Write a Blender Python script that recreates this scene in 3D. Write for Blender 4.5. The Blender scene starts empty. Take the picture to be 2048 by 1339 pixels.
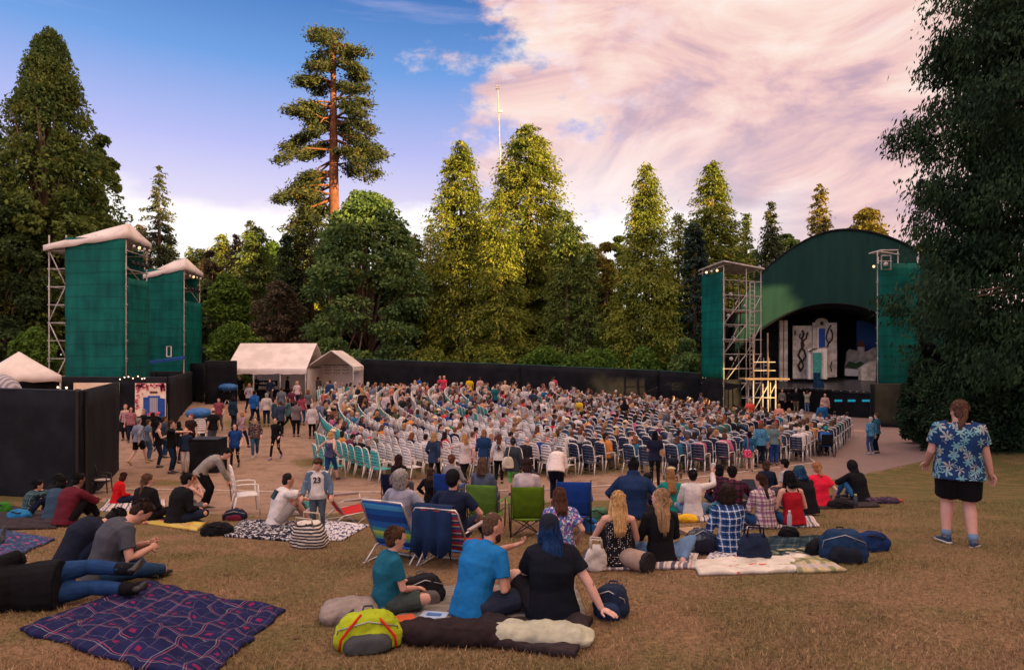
import bpy, bmesh, math, random
import numpy as np
from mathutils import Vector, Matrix, noise
random.seed(7); RNG = np.random.default_rng(7)
S = bpy.context.scene; COL = S.collection
R = math.radians
# ---------------------------------------------------------------- camera, sky, sun
F, CX, HY, CZ = 1334.0, 1024.0, 715.0, 4.0
cam = bpy.data.objects.new('camera', bpy.data.cameras.new('camera')); COL.objects.link(cam)
cam.location = (0, 0, CZ); cam.rotation_euler = (R(90), 0, 0)
cam.data.sensor_width = 36; cam.data.lens = 36*F/2048; cam.data.shift_y = (HY-669.5)/2048
cam.data.clip_end = 4000; cam.data.clip_start = .05
S.camera = cam
S.render.resolution_x, S.render.resolution_y = 1024, 669
S.view_settings.view_transform = 'Standard'; S.view_settings.look = 'None'; S.view_settings.exposure = 1.6
SUNV = Vector((0.74, -0.67, 0)).normalized(); SUNEL = R(11)
sl = bpy.data.lights.new('sun', 'SUN'); sl.energy = 5; sl.angle = R(.5); sl.color = (1, .63, .22)
so = bpy.data.objects.new('sun', sl); COL.objects.link(so)
sd = SUNV*math.cos(SUNEL)+Vector((0, 0, math.sin(SUNEL)))
so.rotation_euler = sd.to_track_quat('Z', 'Y').to_euler()

class NT:
    """tiny node helper"""
    def __init__(s, t): s.t = t; s.n = t.nodes; s.n.clear()
    def __call__(s, typ, out=0, props=None, **ins):
        n = s.n.new('ShaderNode'+typ)
        for k, v in (props or {}).items(): setattr(n, k, v)
        for k, v in ins.items():
            key = int(k[1:]) if k[0] == 'i' and k[1:].isdigit() else k.replace('_', ' ')
            if isinstance(v, (bpy.types.NodeSocket,)): s.t.links.new(v, n.inputs[key])
            else: n.inputs[key].default_value = v
        return n.outputs[out] if out is not None else n
    def math(s, op, a, b=0.0, c=0.0, clamp=False): return s('Math', props={'operation': op, 'use_clamp': clamp}, i0=a, i1=b, i2=c)
    def mix(s, f, a, b, bt='MIX'):
        n = s.n.new('ShaderNodeMix'); n.data_type = 'RGBA'; n.blend_type = bt
        for i, v in ((0, f), (6, a), (7, b)):
            if isinstance(v, bpy.types.NodeSocket): s.t.links.new(v, n.inputs[i])
            else: n.inputs[i].default_value = v if i == 0 else (tuple(v)+(1,))[:4]
        return n.outputs[2]
    def ramp(s, f, stops, interp='LINEAR'):
        n = s.n.new('ShaderNodeValToRGB'); n.color_ramp.interpolation = interp; e = n.color_ramp.elements
        while len(e) < len(stops): e.new(.5)
        for i, (p, c) in enumerate(stops):
            e[i].position = p; e[i].color = (tuple(c)+(1,))[:4] if not isinstance(c, (int, float)) else (c, c, c, 1)
        s.t.links.new(f, n.inputs[0]); return n.outputs[0]
    def ss(s, x, a, b): return s('MapRange', props={'interpolation_type': 'SMOOTHSTEP'}, Value=x, From_Min=a, From_Max=b)
    def noise(s, vec, scale, detail=4.0, rough=.55, out=0, **k): return s('TexNoise', out, Vector=vec, Scale=scale, Detail=detail, Roughness=rough, **k)

def srgb(r, g, b):
    f = lambda c: (c/255/12.92 if c <= 10 else ((c/255+.055)/1.055)**2.4)
    return (f(r), f(g), f(b))

w = bpy.data.worlds.new('World'); S.world = w; w.use_nodes = True
N = NT(w.node_tree)
tc = N('TexCoord'); nv = N('VectorMath', props={'operation': 'NORMALIZE'}, i0=tc)
sep = N('SeparateXYZ', None, Vector=nv); X_, Y_, Z_ = sep.outputs
hl = N.math('SQRT', N.math('ADD', N.math('MULTIPLY', X_, X_), N.math('MULTIPLY', Y_, Y_)))
v = N.math('DIVIDE', Z_, N.math('MAXIMUM', hl, .02))            # tangent of the elevation
az = N.math('ARCTAN2', X_, Y_)
uv = N('CombineXYZ', X=az, Y=N.math('MULTIPLY', v, 1.5), Z=.3)
blue = N.ramp(v, [(0.0, srgb(255, 240, 235)), (.20, srgb(225, 208, 228)), (.30, srgb(176, 174, 228)), (.42, srgb(96, 144, 212)), (.56, srgb(18, 92, 170)), (1, srgb(16, 70, 150))])
lf = N.ss(N.math('ADD', az, N.math('MULTIPLY', v, -.9)), -1.2, -.35)
blue = N.mix(N.math('SUBTRACT', 1.0, lf), blue, srgb(20, 96, 168), 'MIX') if False else blue
n1 = N.noise(uv, 5.5, 7.0, .62); n2 = N.noise(N('VectorMath', props={'operation': 'MULTIPLY'}, i0=uv, i1=(1.0, 1.5, 1)), 3.6, 9.0, .60, Distortion=.7); n3 = N.noise(uv, 13, 6, .6)
# big cloud mass to the right of azimuth 0, boundary leaning with height
edge = N.math('SUBTRACT', az, N.math('MULTIPLY', N.math('SUBTRACT', .42, v), .22))
msk = N.ss(N.math('ADD', edge, N.math('MULTIPLY', N.math('SUBTRACT', n1, .5), .95)), -.07, .07)
msk = N.math('MULTIPLY', msk, N.ss(N.math('ADD', v, N.math('MULTIPLY', N.math('SUBTRACT', n3, .5), .2)), 1.6, 1.1))
pk = N.ramp(n2, [(.30, srgb(166, 136, 156)), (.42, srgb(206, 164, 170)), (.50, srgb(242, 194, 182)), (.58, srgb(252, 216, 198)), (.70, srgb(255, 240, 226))])
wh = N.mix(N.ss(v, .5, .2), pk, N.mix(.12, pk, srgb(205, 178, 200)))
wh = N.mix(N.math('MULTIPLY', N.ss(v, .38, .14), N.ss(N.math('ABSOLUTE', N.math('SUBTRACT', az, .13)), .30, .0)), wh, srgb(255, 245, 242))
puff = N.math('MULTIPLY', N.ss(n3, .5, .72), N.ss(az, .35, .02)); wh = N.mix(puff, wh, srgb(250, 226, 228))
sky = N.mix(N.math('MULTIPLY', msk, .96), blue, wh)
# low bank of white cloud all round the horizon
bank = N.ss(N.math('ADD', v, N.math('MULTIPLY', N.math('SUBTRACT', N.noise(uv, 3.4, 6, .55), .5), .16)), .232, .205)
bkc = N.ramp(n2, [(.3, srgb(246, 226, 228)), (.6, srgb(255, 248, 244))])
bank = N.math('MULTIPLY', bank, N.ss(az, .5, .25)); sky = N.mix(bank, sky, bkc)
wisp = N.math('MULTIPLY', N.ss(N.noise(N('VectorMath', props={'operation': 'MULTIPLY'}, i0=uv, i1=(1.0, 5, 1)), 2.6, 6, .6), .6, .85), .35); sky = N.mix(wisp, sky, srgb(215, 200, 235))
# unseen cloud overhead and sunset side, boosted as added fill light for the ground
boost = N.ramp(N.math('MULTIPLY', v, .5), [(.29, 0.0), (.55, 1.0)])
back = N.math('MULTIPLY', N.ss(Y_, .25, -.5), N.ss(v, -.05, .15))
sky = N.mix(N.math('MULTIPLY', boost, .85), sky, (1.05, .86, .74))
sky = N.mix(1.0, sky, N.mix(N.math('MAXIMUM', boost, back, clamp=True), (1, 1, 1), (2.6, 2.2, 1.95)), 'MULTIPLY')
nis = N('TexSky', props={'sky_type': 'NISHITA', 'sun_disc': False, 'sun_elevation': SUNEL, 'sun_rotation': math.atan2(SUNV.x, SUNV.y)})
sky = N.mix(1.0, sky, N.mix(1.0, nis, (.1, .1, .1), 'MULTIPLY'), 'ADD') if False else sky
b1 = N('Background', Color=nis, Strength=0.012); b2 = N('Background', Color=sky, Strength=.33)
N('OutputWorld', None, Surface=N('AddShader', i0=b1, i1=b2))

# ---------------------------------------------------------------- terrain
def curve(pts):
    xs = np.array([p[0] for p in pts], float); ys = np.array([p[1] for p in pts], float)
    m = np.gradient(ys, xs)
    def f(x):
        x = np.clip(np.asarray(x, float), xs[0], xs[-1]); i = np.clip(np.searchsorted(xs, x)-1, 0, len(xs)-2)
        h = xs[i+1]-xs[i]; t = (x-xs[i])/h
        return (2*t**3-3*t**2+1)*ys[i]+(t**3-2*t**2+t)*h*m[i]+(-2*t**3+3*t**2)*ys[i+1]+(t**3-t**2)*h*m[i+1]
    return f
PL = curve([(-80, 6), (-25, 3.6), (0, 2.35), (4.5, 1.92), (5.5, 1.83), (6.7, 1.72), (8, 1.56), (10.5, 1.28), (13, .9), (15.3, .5), (18, .17), (21, .02), (26, 0), (60, 0), (500, 0)])
PR = curve([(-80, 6), (-25, 3.6), (0, 2.35), (4.5, 1.98), (8, 1.72), (10.5, 1.42), (12.7, 1.17), (13.7, 1.05), (17, .58), (21, .1), (24, 0), (60, 0), (500, 0)])
sst = lambda x, a, b: (lambda t: t*t*(3-2*t))(np.clip((np.asarray(x, float)-a)/(b-a), 0, 1))
def tz(x, y):
    k = sst(x, -1, 6); z = PL(y)*(1-k)+PR(y)*k
    z = z+sst(y, 25, 45)*(1-sst(x, 0, 14))*1.0+sst(y, 48, 75)*1.2
    z = z+sst(np.asarray(x, float), 15, 24)*sst(y, 34, 24)*sst(y, 2, 10)*.8
    return z
def at(px, py):
    Y = 3.4
    while Y < 120:
        z = CZ-(py-HY)/F*Y
        if z <= tz((px-CX)/F*Y, Y): break
        Y += .02 if Y < 30 else .1
    x = (px-CX)/F*Y
    return Vector((x, Y, float(tz(x, Y))))
def pl(px, py, Y): return Vector(((px-CX)/F*Y, Y, CZ-(py-HY)/F*Y))

# ---------------------------------------------------------------- materials
MATS = {}
def newmat(name):
    m = bpy.data.materials.new(name); m.use_nodes = True; MATS[name] = m
    return m, NT(m.node_tree)
def finish(N, bsdf, disp=None):
    o = N('OutputMaterial', None, Surface=bsdf)
def simple(name, col=None, rough=.7, var=.15, nscale=8.0, bump=.15, bscale=60.0, metal=0.0, spec=.3, dirt=0.0, sheen=0.0, **kw):
    """plain procedural material; col None = the object's own colour"""
    if name in MATS: return MATS[name]
    m, N = newmat(name); tc = N('TexCoord', 3)
    c = N('ObjectInfo', 1) if col is None else None
    nz = N.noise(tc, nscale, 5)
    k = N('MapRange', Value=nz, From_Min=.3, From_Max=.7, To_Min=1-var, To_Max=1+var)
    kc = N('CombineColor', Red=k, Green=k, Blue=k)
    c = N.mix(1.0, c if c is not None else col, kc, 'MULTIPLY')
    if dirt: c = N.mix(N.math('MULTIPLY', N.ss(N.noise(tc, nscale*.35, 6, .65), .48, .72), dirt), c, (.09, .065, .045))
    bp = N('Bump', Strength=bump, Distance=.02, Height=N.noise(tc, bscale, 4))
    b = N('BsdfPrincipled', Base_Color=c, Roughness=rough, Metallic=metal, Specular_IOR_Level=spec, Normal=bp, Sheen_Weight=sheen)
    finish(N, b); return m
def pattern(name, fn, rough=.85, bump=.2, bscale=90.0, coord=3):
    if name in MATS: return MATS[name]
    m, N = newmat(name); tc = N('TexCoord', coord); c = fn(N, tc)
    bp = N('Bump', Strength=bump, Distance=.02, Height=N.noise(tc, bscale if coord == 3 else bscale*2, 4))
    finish(N, N('BsdfPrincipled', Base_Color=c, Roughness=rough, Specular_IOR_Level=.15, Normal=bp)); return m
simple('cloth', None, .9, .22, 7, .35, 26, spec=.12)
simple('skin', None, .55, .08, 14, .12, 90, spec=.35)
simple('plastic', None, .38, .05, 9, .04, 30, spec=.45, dirt=.10)
simple('metal', None, .42, .14, 12, .1, 40, metal=.75)
simple('paint', None, .62, .12, 3, .12, 25, dirt=.22)
simple('tarp', None, .62, .12, 1.3, .5, 3.2, spec=.3, dirt=.12)
simple('wood', (.22, .15, .10), .8, .35, 5, .5, 40)
simple('rubber', (.012, .012, .013), .7, .2, 12, .1, 50)
simple('eye', (.01, .008, .008), .2, .1)
simple('bark', (.13, .085, .06), .95, .4, 3, 1.0, 9)
simple('redbark', (.17, .07, .04), .9, .35, 2, 1.0, 6)
def _hair():
    m, N = newmat('hair'); tc = N('TexCoord', 3)
    mp = N('Mapping', Vector=tc, Scale=(1, 1, .09)); nz = N.noise(mp, 95, 4, .6); c = N('ObjectInfo', 1)
    k = N('MapRange', Value=nz, From_Min=.3, From_Max=.7, To_Min=.45, To_Max=1.6)
    c = N.mix(1.0, c, N('CombineColor', Red=k, Green=k, Blue=k), 'MULTIPLY')
    finish(N, N('BsdfPrincipled', Base_Color=c, Roughness=.6, Specular_IOR_Level=.12, Normal=N('Bump', Strength=1.0, Distance=.012, Height=nz)))
_hair()
def foliage(name, a, b, c3=None, trans=.25):
    m, N = newmat(name); tc = N('TexCoord', 3)
    nz = N.noise(tc, .55, 4); rp = N('NewGeometry', 8)
    f = N.math('ADD', N.math('MULTIPLY', N.ss(nz, .35, .65), .6), N.math('MULTIPLY', rp, .4))
    c = N.mix(f, a, b)
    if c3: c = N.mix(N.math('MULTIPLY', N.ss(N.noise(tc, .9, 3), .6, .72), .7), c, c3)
    d = N('BsdfPrincipled', Base_Color=c, Roughness=.75, Specular_IOR_Level=.12); t = N('BsdfTranslucent', Color=c)
    finish(N, N('MixShader', i0=trans, i1=d, i2=t)); return m
foliage('leaf_cedar', (.060, .110, .020), (.29, .31, .045), (.44, .33, .04))
foliage('leaf_dark', (.022, .048, .020), (.080, .125, .040))
foliage('leaf_maple', (.050, .115, .045), (.17, .26, .07), (.32, .28, .04))  # yellow mixed into the leaf colour imitates sunlit gold on the crown
foliage('leaf_fir', (.032, .055, .032), (.11, .125, .045), (.20, .16, .035))
foliage('leaf_gold', (.10, .10, .02), (.30, .24, .04), (.38, .27, .03))
foliage('leaf_spruce', (.016, .036, .032), (.045, .075, .055))
foliage('leaf_brown', (.055, .048, .032), (.13, .105, .065))
foliage('leaf_green', (.045, .10, .018), (.15, .26, .04))
foliage('leaf_conif', (.046, .090, .026), (.17, .22, .05), (.28, .25, .04))
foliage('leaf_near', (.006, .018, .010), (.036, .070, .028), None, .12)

def net_mat():
    m, N = newmat('green_net'); tc = N('TexCoord', 3)
    big = N.noise(tc, .55, 5, .6); mp = N('Mapping', Vector=tc, Scale=(1, 1, .12)); st = N.noise(mp, 3, 4, .6)
    c = N.mix(N.ss(N.math('ADD', N.math('MULTIPLY', big, .6), N.math('MULTIPLY', st, .4)), .35, .65), (.0, .078, .070), (.003, .19, .155))
    wv = N('TexWave', Vector=tc, Scale=.5, Distortion=1.0, props={'bands_direction': 'Z'})
    c = N.mix(N.math('MULTIPLY', N.ss(wv, .93, 1.0), .5), c, (.0, .035, .03))
    d = N('BsdfPrincipled', Base_Color=c, Roughness=.6, Specular_IOR_Level=.2, Normal=N('Bump', Strength=.5, Distance=.1, Height=N.noise(tc, 2.2, 5)))
    tl = N('BsdfTranslucent', Color=(.0, .22, .17, 1)); tp = N('BsdfTransparent', Color=(.25, .7, .6, 1))
    finish(N, N('MixShader', i0=.10, i1=N('MixShader', i0=.25, i1=d, i2=tl), i2=tp)); return m
net_mat()

# ---------------------------------------------------------------- mesh builder
class MB:
    def __init__(s): s.v = []; s.f = []; s.m = []; s.c = 0
    def add(s, vs, fs):
        o = len(s.v); s.v += [tuple(p) for p in vs]; s.f += [tuple(i+o for i in f) for f in fs]; s.m += [s.c]*len(fs); return s
    def box(s, c, sz, rz=0, M=None):
        M = M or Matrix.Rotation(rz, 3, 'Z'); c = Vector(c); a, b, d = [k/2 for k in sz]
        P = [c+M@Vector((x*a, y*b, z*d)) for z in (-1, 1) for y in (-1, 1) for x in (-1, 1)]
        return s.add(P, [(0, 2, 3, 1), (4, 5, 7, 6), (0, 1, 5, 4), (2, 6, 7, 3), (0, 4, 6, 2), (1, 3, 7, 5)])
    def loft(s, rings, cap=True):
        n = len(rings[0]); P = [p for r in rings for p in r]; fs = []
        for i in range(len(rings)-1):
            for j in range(n): fs.append((i*n+j, i*n+(j+1) % n, (i+1)*n+(j+1) % n, (i+1)*n+j))
        if cap: fs.append(tuple(reversed(range(n)))); fs.append(tuple((len(rings)-1)*n+j for j in range(n)))
        return s.add(P, fs)
    def tube(s, pts, rs, n=8, sq=1.0, up=None, round_=False):
        pts = [Vector(p) for p in pts]
        if not hasattr(rs, '__len__'): rs = [rs]*len(pts)
        if round_:
            d0 = (pts[0]-pts[1]).normalized(); d1 = (pts[-1]-pts[-2]).normalized()
            pts = [pts[0]+d0*rs[0]*.85, pts[0]+d0*rs[0]*.5]+pts+[pts[-1]+d1*rs[-1]*.5, pts[-1]+d1*rs[-1]*.85]
            rs = [rs[0]*.3, rs[0]*.82]+list(rs)+[rs[-1]*.82, rs[-1]*.3]
        rings = []; t = (pts[1]-pts[0]).normalized()
        a = Vector(up) if up else (Vector((0, 0, 1)) if abs(t.z) < .9 else Vector((0, 1, 0)))
        for i, p in enumerate(pts):
            t = (pts[min(i+1, len(pts)-1)]-pts[max(i-1, 0)]).normalized()
            u = t.cross(a); u = u.normalized() if u.length > 1e-5 else Vector((1, 0, 0)); q = u.cross(t).normalized(); a = q if not up else Vector(up)
            rings.append([p+u*(rs[i]*math.cos(2*math.pi*k/n))+q*(rs[i]*sq*math.sin(2*math.pi*k/n)) for k in range(n)])
        return s.loft(rings)
    def cyl(s, a, b, r, n=8): return s.tube([a, b], [r, r] if not hasattr(r, '__len__') else r, n)
    def ell(s, c, r, M=None, n=12, m=8):
        c = Vector(c); M = M or Matrix.Identity(3)
        if not hasattr(r, '__len__'): r = (r, r, r)
        P = []; fs = []
        for i in range(1, m):
            th = math.pi*i/m
            for j in range(n):
                ph = 2*math.pi*j/n; P.append(c+M@Vector((r[0]*math.sin(th)*math.cos(ph), r[1]*math.sin(th)*math.sin(ph), -r[2]*math.cos(th))))
        P += [c+M@Vector((0, 0, -r[2])), c+M@Vector((0, 0, r[2]))]
        for i in range(m-2):
            for j in range(n): fs.append((i*n+j, i*n+(j+1) % n, (i+1)*n+(j+1) % n, (i+1)*n+j))
        for j in range(n): fs.append(((m-1)*n, (j+1) % n, j)); fs.append(((m-1)*n+1, (m-2)*n+j, (m-2)*n+(j+1) % n))
        return s.add(P, fs)
    def prism(s, pts, d):
        """closed outline pts extruded by vector d"""
        d = Vector(d); n = len(pts); P = [Vector(p) for p in pts]; return s.loft([P, [p+d for p in P]])
    def mesh(s, name, mats=(), smooth=False):
        me = bpy.data.meshes.new(name); me.from_pydata(s.v, [], s.f)
        for m in mats: me.materials.append(MATS[m] if isinstance(m, str) else m)
        if s.c or any(s.m): me.polygons.foreach_set('material_index', s.m)
        if smooth: me.polygons.foreach_set('use_smooth', [True]*len(s.f))
        me.update(); return me
    def build(s, name, mat, parent=None, smooth=False, col=None, loc=None, bev=0):
        mats = mat if isinstance(mat, (list, tuple)) else [mat]
        o = bpy.data.objects.new(name, s.mesh(name, mats, smooth)); COL.objects.link(o)
        if parent: o.parent = parent
        if col: o.color = (*col[:3], 1)
        if loc is not None: o.location = loc
        if bev:
            b = o.modifiers.new('bevel', 'BEVEL'); b.width = bev; b.segments = 2; b.limit_method = 'ANGLE'
        return o
def tag(o, label=None, cat=None, group=None, kind=None):
    if label: o['label'] = label
    if cat: o['category'] = cat
    if group: o['group'] = group
    if kind: o['kind'] = kind
    return o
def thing(name, label, cat, loc=(0, 0, 0), rz=0, group=None):
    o = bpy.data.objects.new(name, None); COL.objects.link(o); o.location = loc; o.rotation_euler = (0, 0, rz)
    o.empty_display_size = .1
    return tag(o, label, cat, group)
KIDS = {}
def kids(o):
    return list(o.children)
def copy_tree(o, parent=None):
    c = o.copy(); COL.objects.link(c); c.parent = parent
    for k in kids(o): copy_tree(k, c)
    return c
JOBS = []
def soft(o, vox, disp=0.0, dscale=.1, sm=4, extra=None, exmats=()):
    """melt the overlapping shapes of o into one continuous skin (baked later in one go)"""
    m = o.modifiers.new('r', 'REMESH'); m.mode = 'VOXEL'; m.voxel_size = vox; m.use_smooth_shade = True
    if sm: m2 = o.modifiers.new('s', 'SMOOTH'); m2.iterations = sm; m2.factor = .5
    if disp:
        t = bpy.data.textures.get('cl%g' % dscale) or bpy.data.textures.new('cl%g' % dscale, 'CLOUDS'); t.noise_scale = dscale; t.noise_depth = 2
        m3 = o.modifiers.new('d', 'DISPLACE'); m3.texture = t; m3.strength = disp; m3.mid_level = .5; m3.texture_coords = 'LOCAL'
    JOBS.append((o, extra, exmats)); return o
def bake():
    dg = bpy.context.evaluated_depsgraph_get()
    done = []
    for o, ex, exm in JOBS: done.append(bpy.data.meshes.new_from_object(o.evaluated_get(dg)))
    for (o, ex, exm), me in zip(JOBS, done):
        o.modifiers.clear(); mats = list(o.data.materials)
        if ex is not None and ex.v:
            bm = bmesh.new(); bm.from_mesh(me); e = ex.mesh('x'); n0 = len(bm.faces); bm.from_mesh(e)
            bm.faces.ensure_lookup_table()
            for f in bm.faces[n0:]: f.smooth = True
            bm.to_mesh(me); bm.free()
            mi = np.zeros(len(me.polygons), dtype=np.int32); mi[n0:] = ex.m; me.polygons.foreach_set('material_index', mi)
            mats = [mats[0]]+[MATS[k] for k in exm]
        me.materials.clear()
        for m in mats: me.materials.append(m)
        old = o.data; o.data = me; me.name = o.name
    JOBS.clear()
# ---------------------------------------------------------------- ground
def ax(lo, a, b, hi, st, n):
    m = np.arange(a, b+1e-6, st); g = np.geomspace(1, abs(lo-a)+1, n)[1:]-1; h = np.geomspace(1, abs(hi-b)+1, n)[1:]-1
    return np.concatenate([a-g[::-1], m, b+h])
gx = ax(-900, -26, 28, 900, .3, 22); gy = ax(-300, 2, 56, 1500, .3, 24)
GX, GY = np.meshgrid(gx, gy); GZ = tz(GX, GY)
bumpz = np.array([noise.noise(Vector((x*.9, y*.9, 0)))*.03 for x, y in zip(GX.ravel(), GY.ravel())]).reshape(GX.shape)
GZ = GZ+bumpz*0.5
# dirt mask: near edge given along the picture, then the worn areas
NEAR = [(-400, 960), (0, 972), (240, 1008), (450, 1030), (600, 1034), (700, 1022), (900, 1010), (1100, 1003), (1340, 996), (1500, 985), (1600, 968), (1740, 945), (1860, 918), (1950, 880), (2400, 840)]
px_ = CX+F*GX/np.maximum(GY, 1); py_ = HY+F*(CZ-tz(GX, GY))/np.maximum(GY, 1)
ne = np.interp(px_, [p[0] for p in NEAR], [p[1] for p in NEAR])
dirt = np.where(GY > 3, np.clip((ne-py_)/10+.5, 0, 1), 0)
ch = np.clip(np.interp(px_, [600, 660, 760, 1100, 1400, 1660, 1720], [0, 962, 968, 962, 948, 905, 0])-py_, 0, 12)/12*sst(px_, 610, 690)*sst(px_, 1640, 1540)*sst(GY, 46, 40)
dirt = dirt*(1-.62*ch)
gb = np.exp(-(((px_-520)/150)**2+((py_-845)/22)**2)*1.2)+np.exp(-(((px_-620)/60)**2+((py_-925)/14)**2))+np.exp(-(((px_-330)/90)**2+((py_-965)/10)**2))
dirt = np.clip(dirt-.75*gb, 0, 1)
far = sst(GY, 49, 53); dirt = dirt*(1-far)
grav = sst(px_, 1500, 1740)*sst(GY, 17, 22)
nx, ny = len(gx), len(gy)
V = np.stack([GX, GY, GZ], -1).reshape(-1, 3)
idx = np.arange(nx*ny).reshape(ny, nx)
Q = np.stack([idx[:-1, :-1], idx[:-1, 1:], idx[1:, 1:], idx[1:, :-1]], -1).reshape(-1, 4)
def np_mesh(name, V, Q, mat=None, smooth=False):
    me = bpy.data.meshes.new(name); k = Q.shape[1]
    me.vertices.add(len(V)); me.vertices.foreach_set('co', np.asarray(V, np.float32).ravel())
    me.loops.add(Q.size); me.loops.foreach_set('vertex_index', np.asarray(Q, np.int32).ravel())
    me.polygons.add(len(Q)); me.polygons.foreach_set('loop_start', np.arange(0, Q.size, k, dtype=np.int32)); me.polygons.foreach_set('loop_total', np.full(len(Q), k, np.int32))
    if smooth: me.polygons.foreach_set('use_smooth', np.ones(len(Q), bool))
    me.update(calc_edges=True)
    if mat: me.materials.append(MATS[mat])
    return me
m, N = newmat('ground'); tc = N('TexCoord', 3)
at1 = N('Attribute', None, props={'attribute_name': 'dirt'}); dv = at1.outputs[2]
gr = N('Attribute', None, props={'attribute_name': 'gravel'}).outputs[2]
big = N.noise(tc, .35, 5, .6); mid = N.noise(tc, 1.7, 5, .6); fin = N.noise(tc, 22, 5, .7); mp = N('Mapping', Vector=tc, Scale=(1, .5, 1)); vf = N.noise(mp, 70, 4, .75)
dry = N.mix(N.ss(fin, .3, .7), (.125, .075, .040), (.31, .19, .105))
dry = N.mix(N.math('MULTIPLY', N.ss(vf, .52, .7), .6), dry, (.42, .29, .17))
grn = N.mix(N.ss(fin, .3, .7), (.045, .055, .014), (.14, .135, .042))
gm = N.ss(N.math('ADD', N.math('MULTIPLY', big, .6), N.math('MULTIPLY', mid, .4)), .47, .58)
gx_ = N('SeparateXYZ', None, Vector=tc); gm = N.math('MAXIMUM', N.math('MULTIPLY', gm, .55), N.math('MULTIPLY', N.ss(gx_.outputs[0], 2, 11), N.math('ADD', N.math('MULTIPLY', N.ss(mid, .35, .6), .55), .35)), clamp=True)
gm = N.math('MAXIMUM', gm, N.math('MULTIPLY', N.ss(gx_.outputs[1], 10.5, 15), N.math('ADD', N.math('MULTIPLY', N.ss(mid, .35, .6), .5), .25)))
grass = N.mix(gm, dry, grn)
so_ = N.mix(N.ss(fin, .3, .7), (.22, .14, .10), (.39, .265, .19)); so_ = N.mix(N.math('MULTIPLY', N.ss(mid, .45, .65), .5), so_, (.14, .09, .062))
so_ = N.mix(N.math('MULTIPLY', N.ss(N.noise(tc, 45, 3), .6, .75), .5), so_, (.38, .28, .22))
gv = N.mix(N.ss(N.noise(tc, 60, 3), .35, .65), (.14, .095, .088), (.33, .235, .215)); so_ = N.mix(gr, so_, gv)
dm = N.ss(N.math('ADD', dv, N.math('MULTIPLY', N.math('SUBTRACT', N.math('ADD', N.math('MULTIPLY', mid, .6), N.math('MULTIPLY', fin, .4)), .5), 1.3)), .38, .58)
c = N.mix(dm, grass, so_)
h = N.math('ADD', N.math('MULTIPLY', fin, .6), N.math('MULTIPLY', vf, .5))
finish(N, N('BsdfPrincipled', Base_Color=c, Roughness=.95, Specular_IOR_Level=.1, Normal=N('Bump', Strength=.9, Distance=.05, Height=h)))
me = np_mesh('ground', V, Q, 'ground', True)
for nm, arr in (('dirt', dirt), ('gravel', grav)):
    a = me.attributes.new(nm, 'FLOAT', 'POINT'); a.data.foreach_set('value', arr.ravel().astype(np.float32))
g = bpy.data.objects.new('ground', me); COL.objects.link(g); tag(g, kind='structure')

# grass blades on the lawn near the camera
def blades(n, y0, y1, h, wd, name, label):
    Y = y0+(y1-y0)*RNG.random(n)**1.25; X = (RNG.random(n)*2-1)*(Y*.80+.6); keep = np.ones(n, bool)
    px = CX+F*X/Y; Z = tz(X, Y); py = HY+F*(CZ-Z)/Y
    keep = py > np.interp(px, [p[0] for p in NEAR], [p[1] for p in NEAR])-4+RNG.normal(size=n)*5
    cl = np.array([noise.noise(Vector((x*1.3, y*1.3, 5))) for x, y in zip(X, Y)]); keep &= RNG.random(n) < (.62+.9*cl)
    X, Y, Z = X[keep], Y[keep], Z[keep]; n = len(X)
    a = RNG.random(n)*6.283; L = h*(.45+.8*RNG.random(n)); t = RNG.random(n)*6.283; ln = (.25+.75*RNG.random(n))
    B = np.stack([X, Y, Z-.004], -1); U = np.stack([np.cos(a), np.sin(a), 0*a], -1)*(wd*(.6+.8*RNG.random(n)))[:, None]
    T = np.stack([np.cos(t)*ln*L, np.sin(t)*ln*L, L*(1.1-.55*ln)], -1)
    V = np.stack([B-U, B+U, B+T], 1).reshape(-1, 3); Q = np.arange(3*n).reshape(n, 3)
    o = bpy.data.objects.new(name, np_mesh(name, V, Q, name)); COL.objects.link(o); tag(o, label, 'grass', kind='stuff')
def blade_mat(name, green):
    m, N = newmat(name); tc = N('TexCoord', 3); rp = N('NewGeometry', 8); big = N.noise(tc, .5, 4); x = N('SeparateXYZ', None, Vector=tc)
    d = N.ramp(rp, [(0, (.12, .07, .038)), (.5, (.27, .165, .09)), (1, (.46, .32, .19))]); g_ = N.ramp(rp, [(0, (.04, .055, .014)), (.6, (.12, .13, .04)), (1, (.26, .23, .09))])
    f = N.math('MAXIMUM', N.math('MULTIPLY', N.ss(big, .46, .6), .7), N.math('MULTIPLY', N.ss(x.outputs[0], 1.5, 9), .75)); f = N.math('MAXIMUM', f, N.math('MULTIPLY', N.ss(x.outputs[1], 10.5, 14), .6))
    finish(N, N('BsdfPrincipled', Base_Color=N.mix(f, d, g_), Roughness=.9, Specular_IOR_Level=.1))
blade_mat('dry_grass', 0)
blades(330000, 4.2, 14, .046, .0027, 'dry_grass', 'short dry straw and green grass blades covering the sloping lawn')
# fallen leaves
mb = MB()
for i in range(60):
    Y = random.uniform(4.6, 12); X = random.uniform(-.7, .7)*Y; z = float(tz(X, Y))+.02; a = random.random()*6.28; s = random.uniform(.018, .035)
    P = [Vector((X+s*math.cos(a+k)*r_, Y+s*math.sin(a+k)*r_, z+random.uniform(-.008, .012))) for k, r_ in ((0, 1.3), (1.2, .7), (2.4, 1), (3.3, .6), (4.6, .9))]
    mb.add(P, [(0, 1, 2, 3, 4)])
simple('dead_leaf', (.09, .04, .022), .8, .4)
tag(mb.build('fallen_leaves', 'dead_leaf'), 'brown fallen leaves scattered over the dry lawn', 'leaves', kind='stuff')
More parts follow.
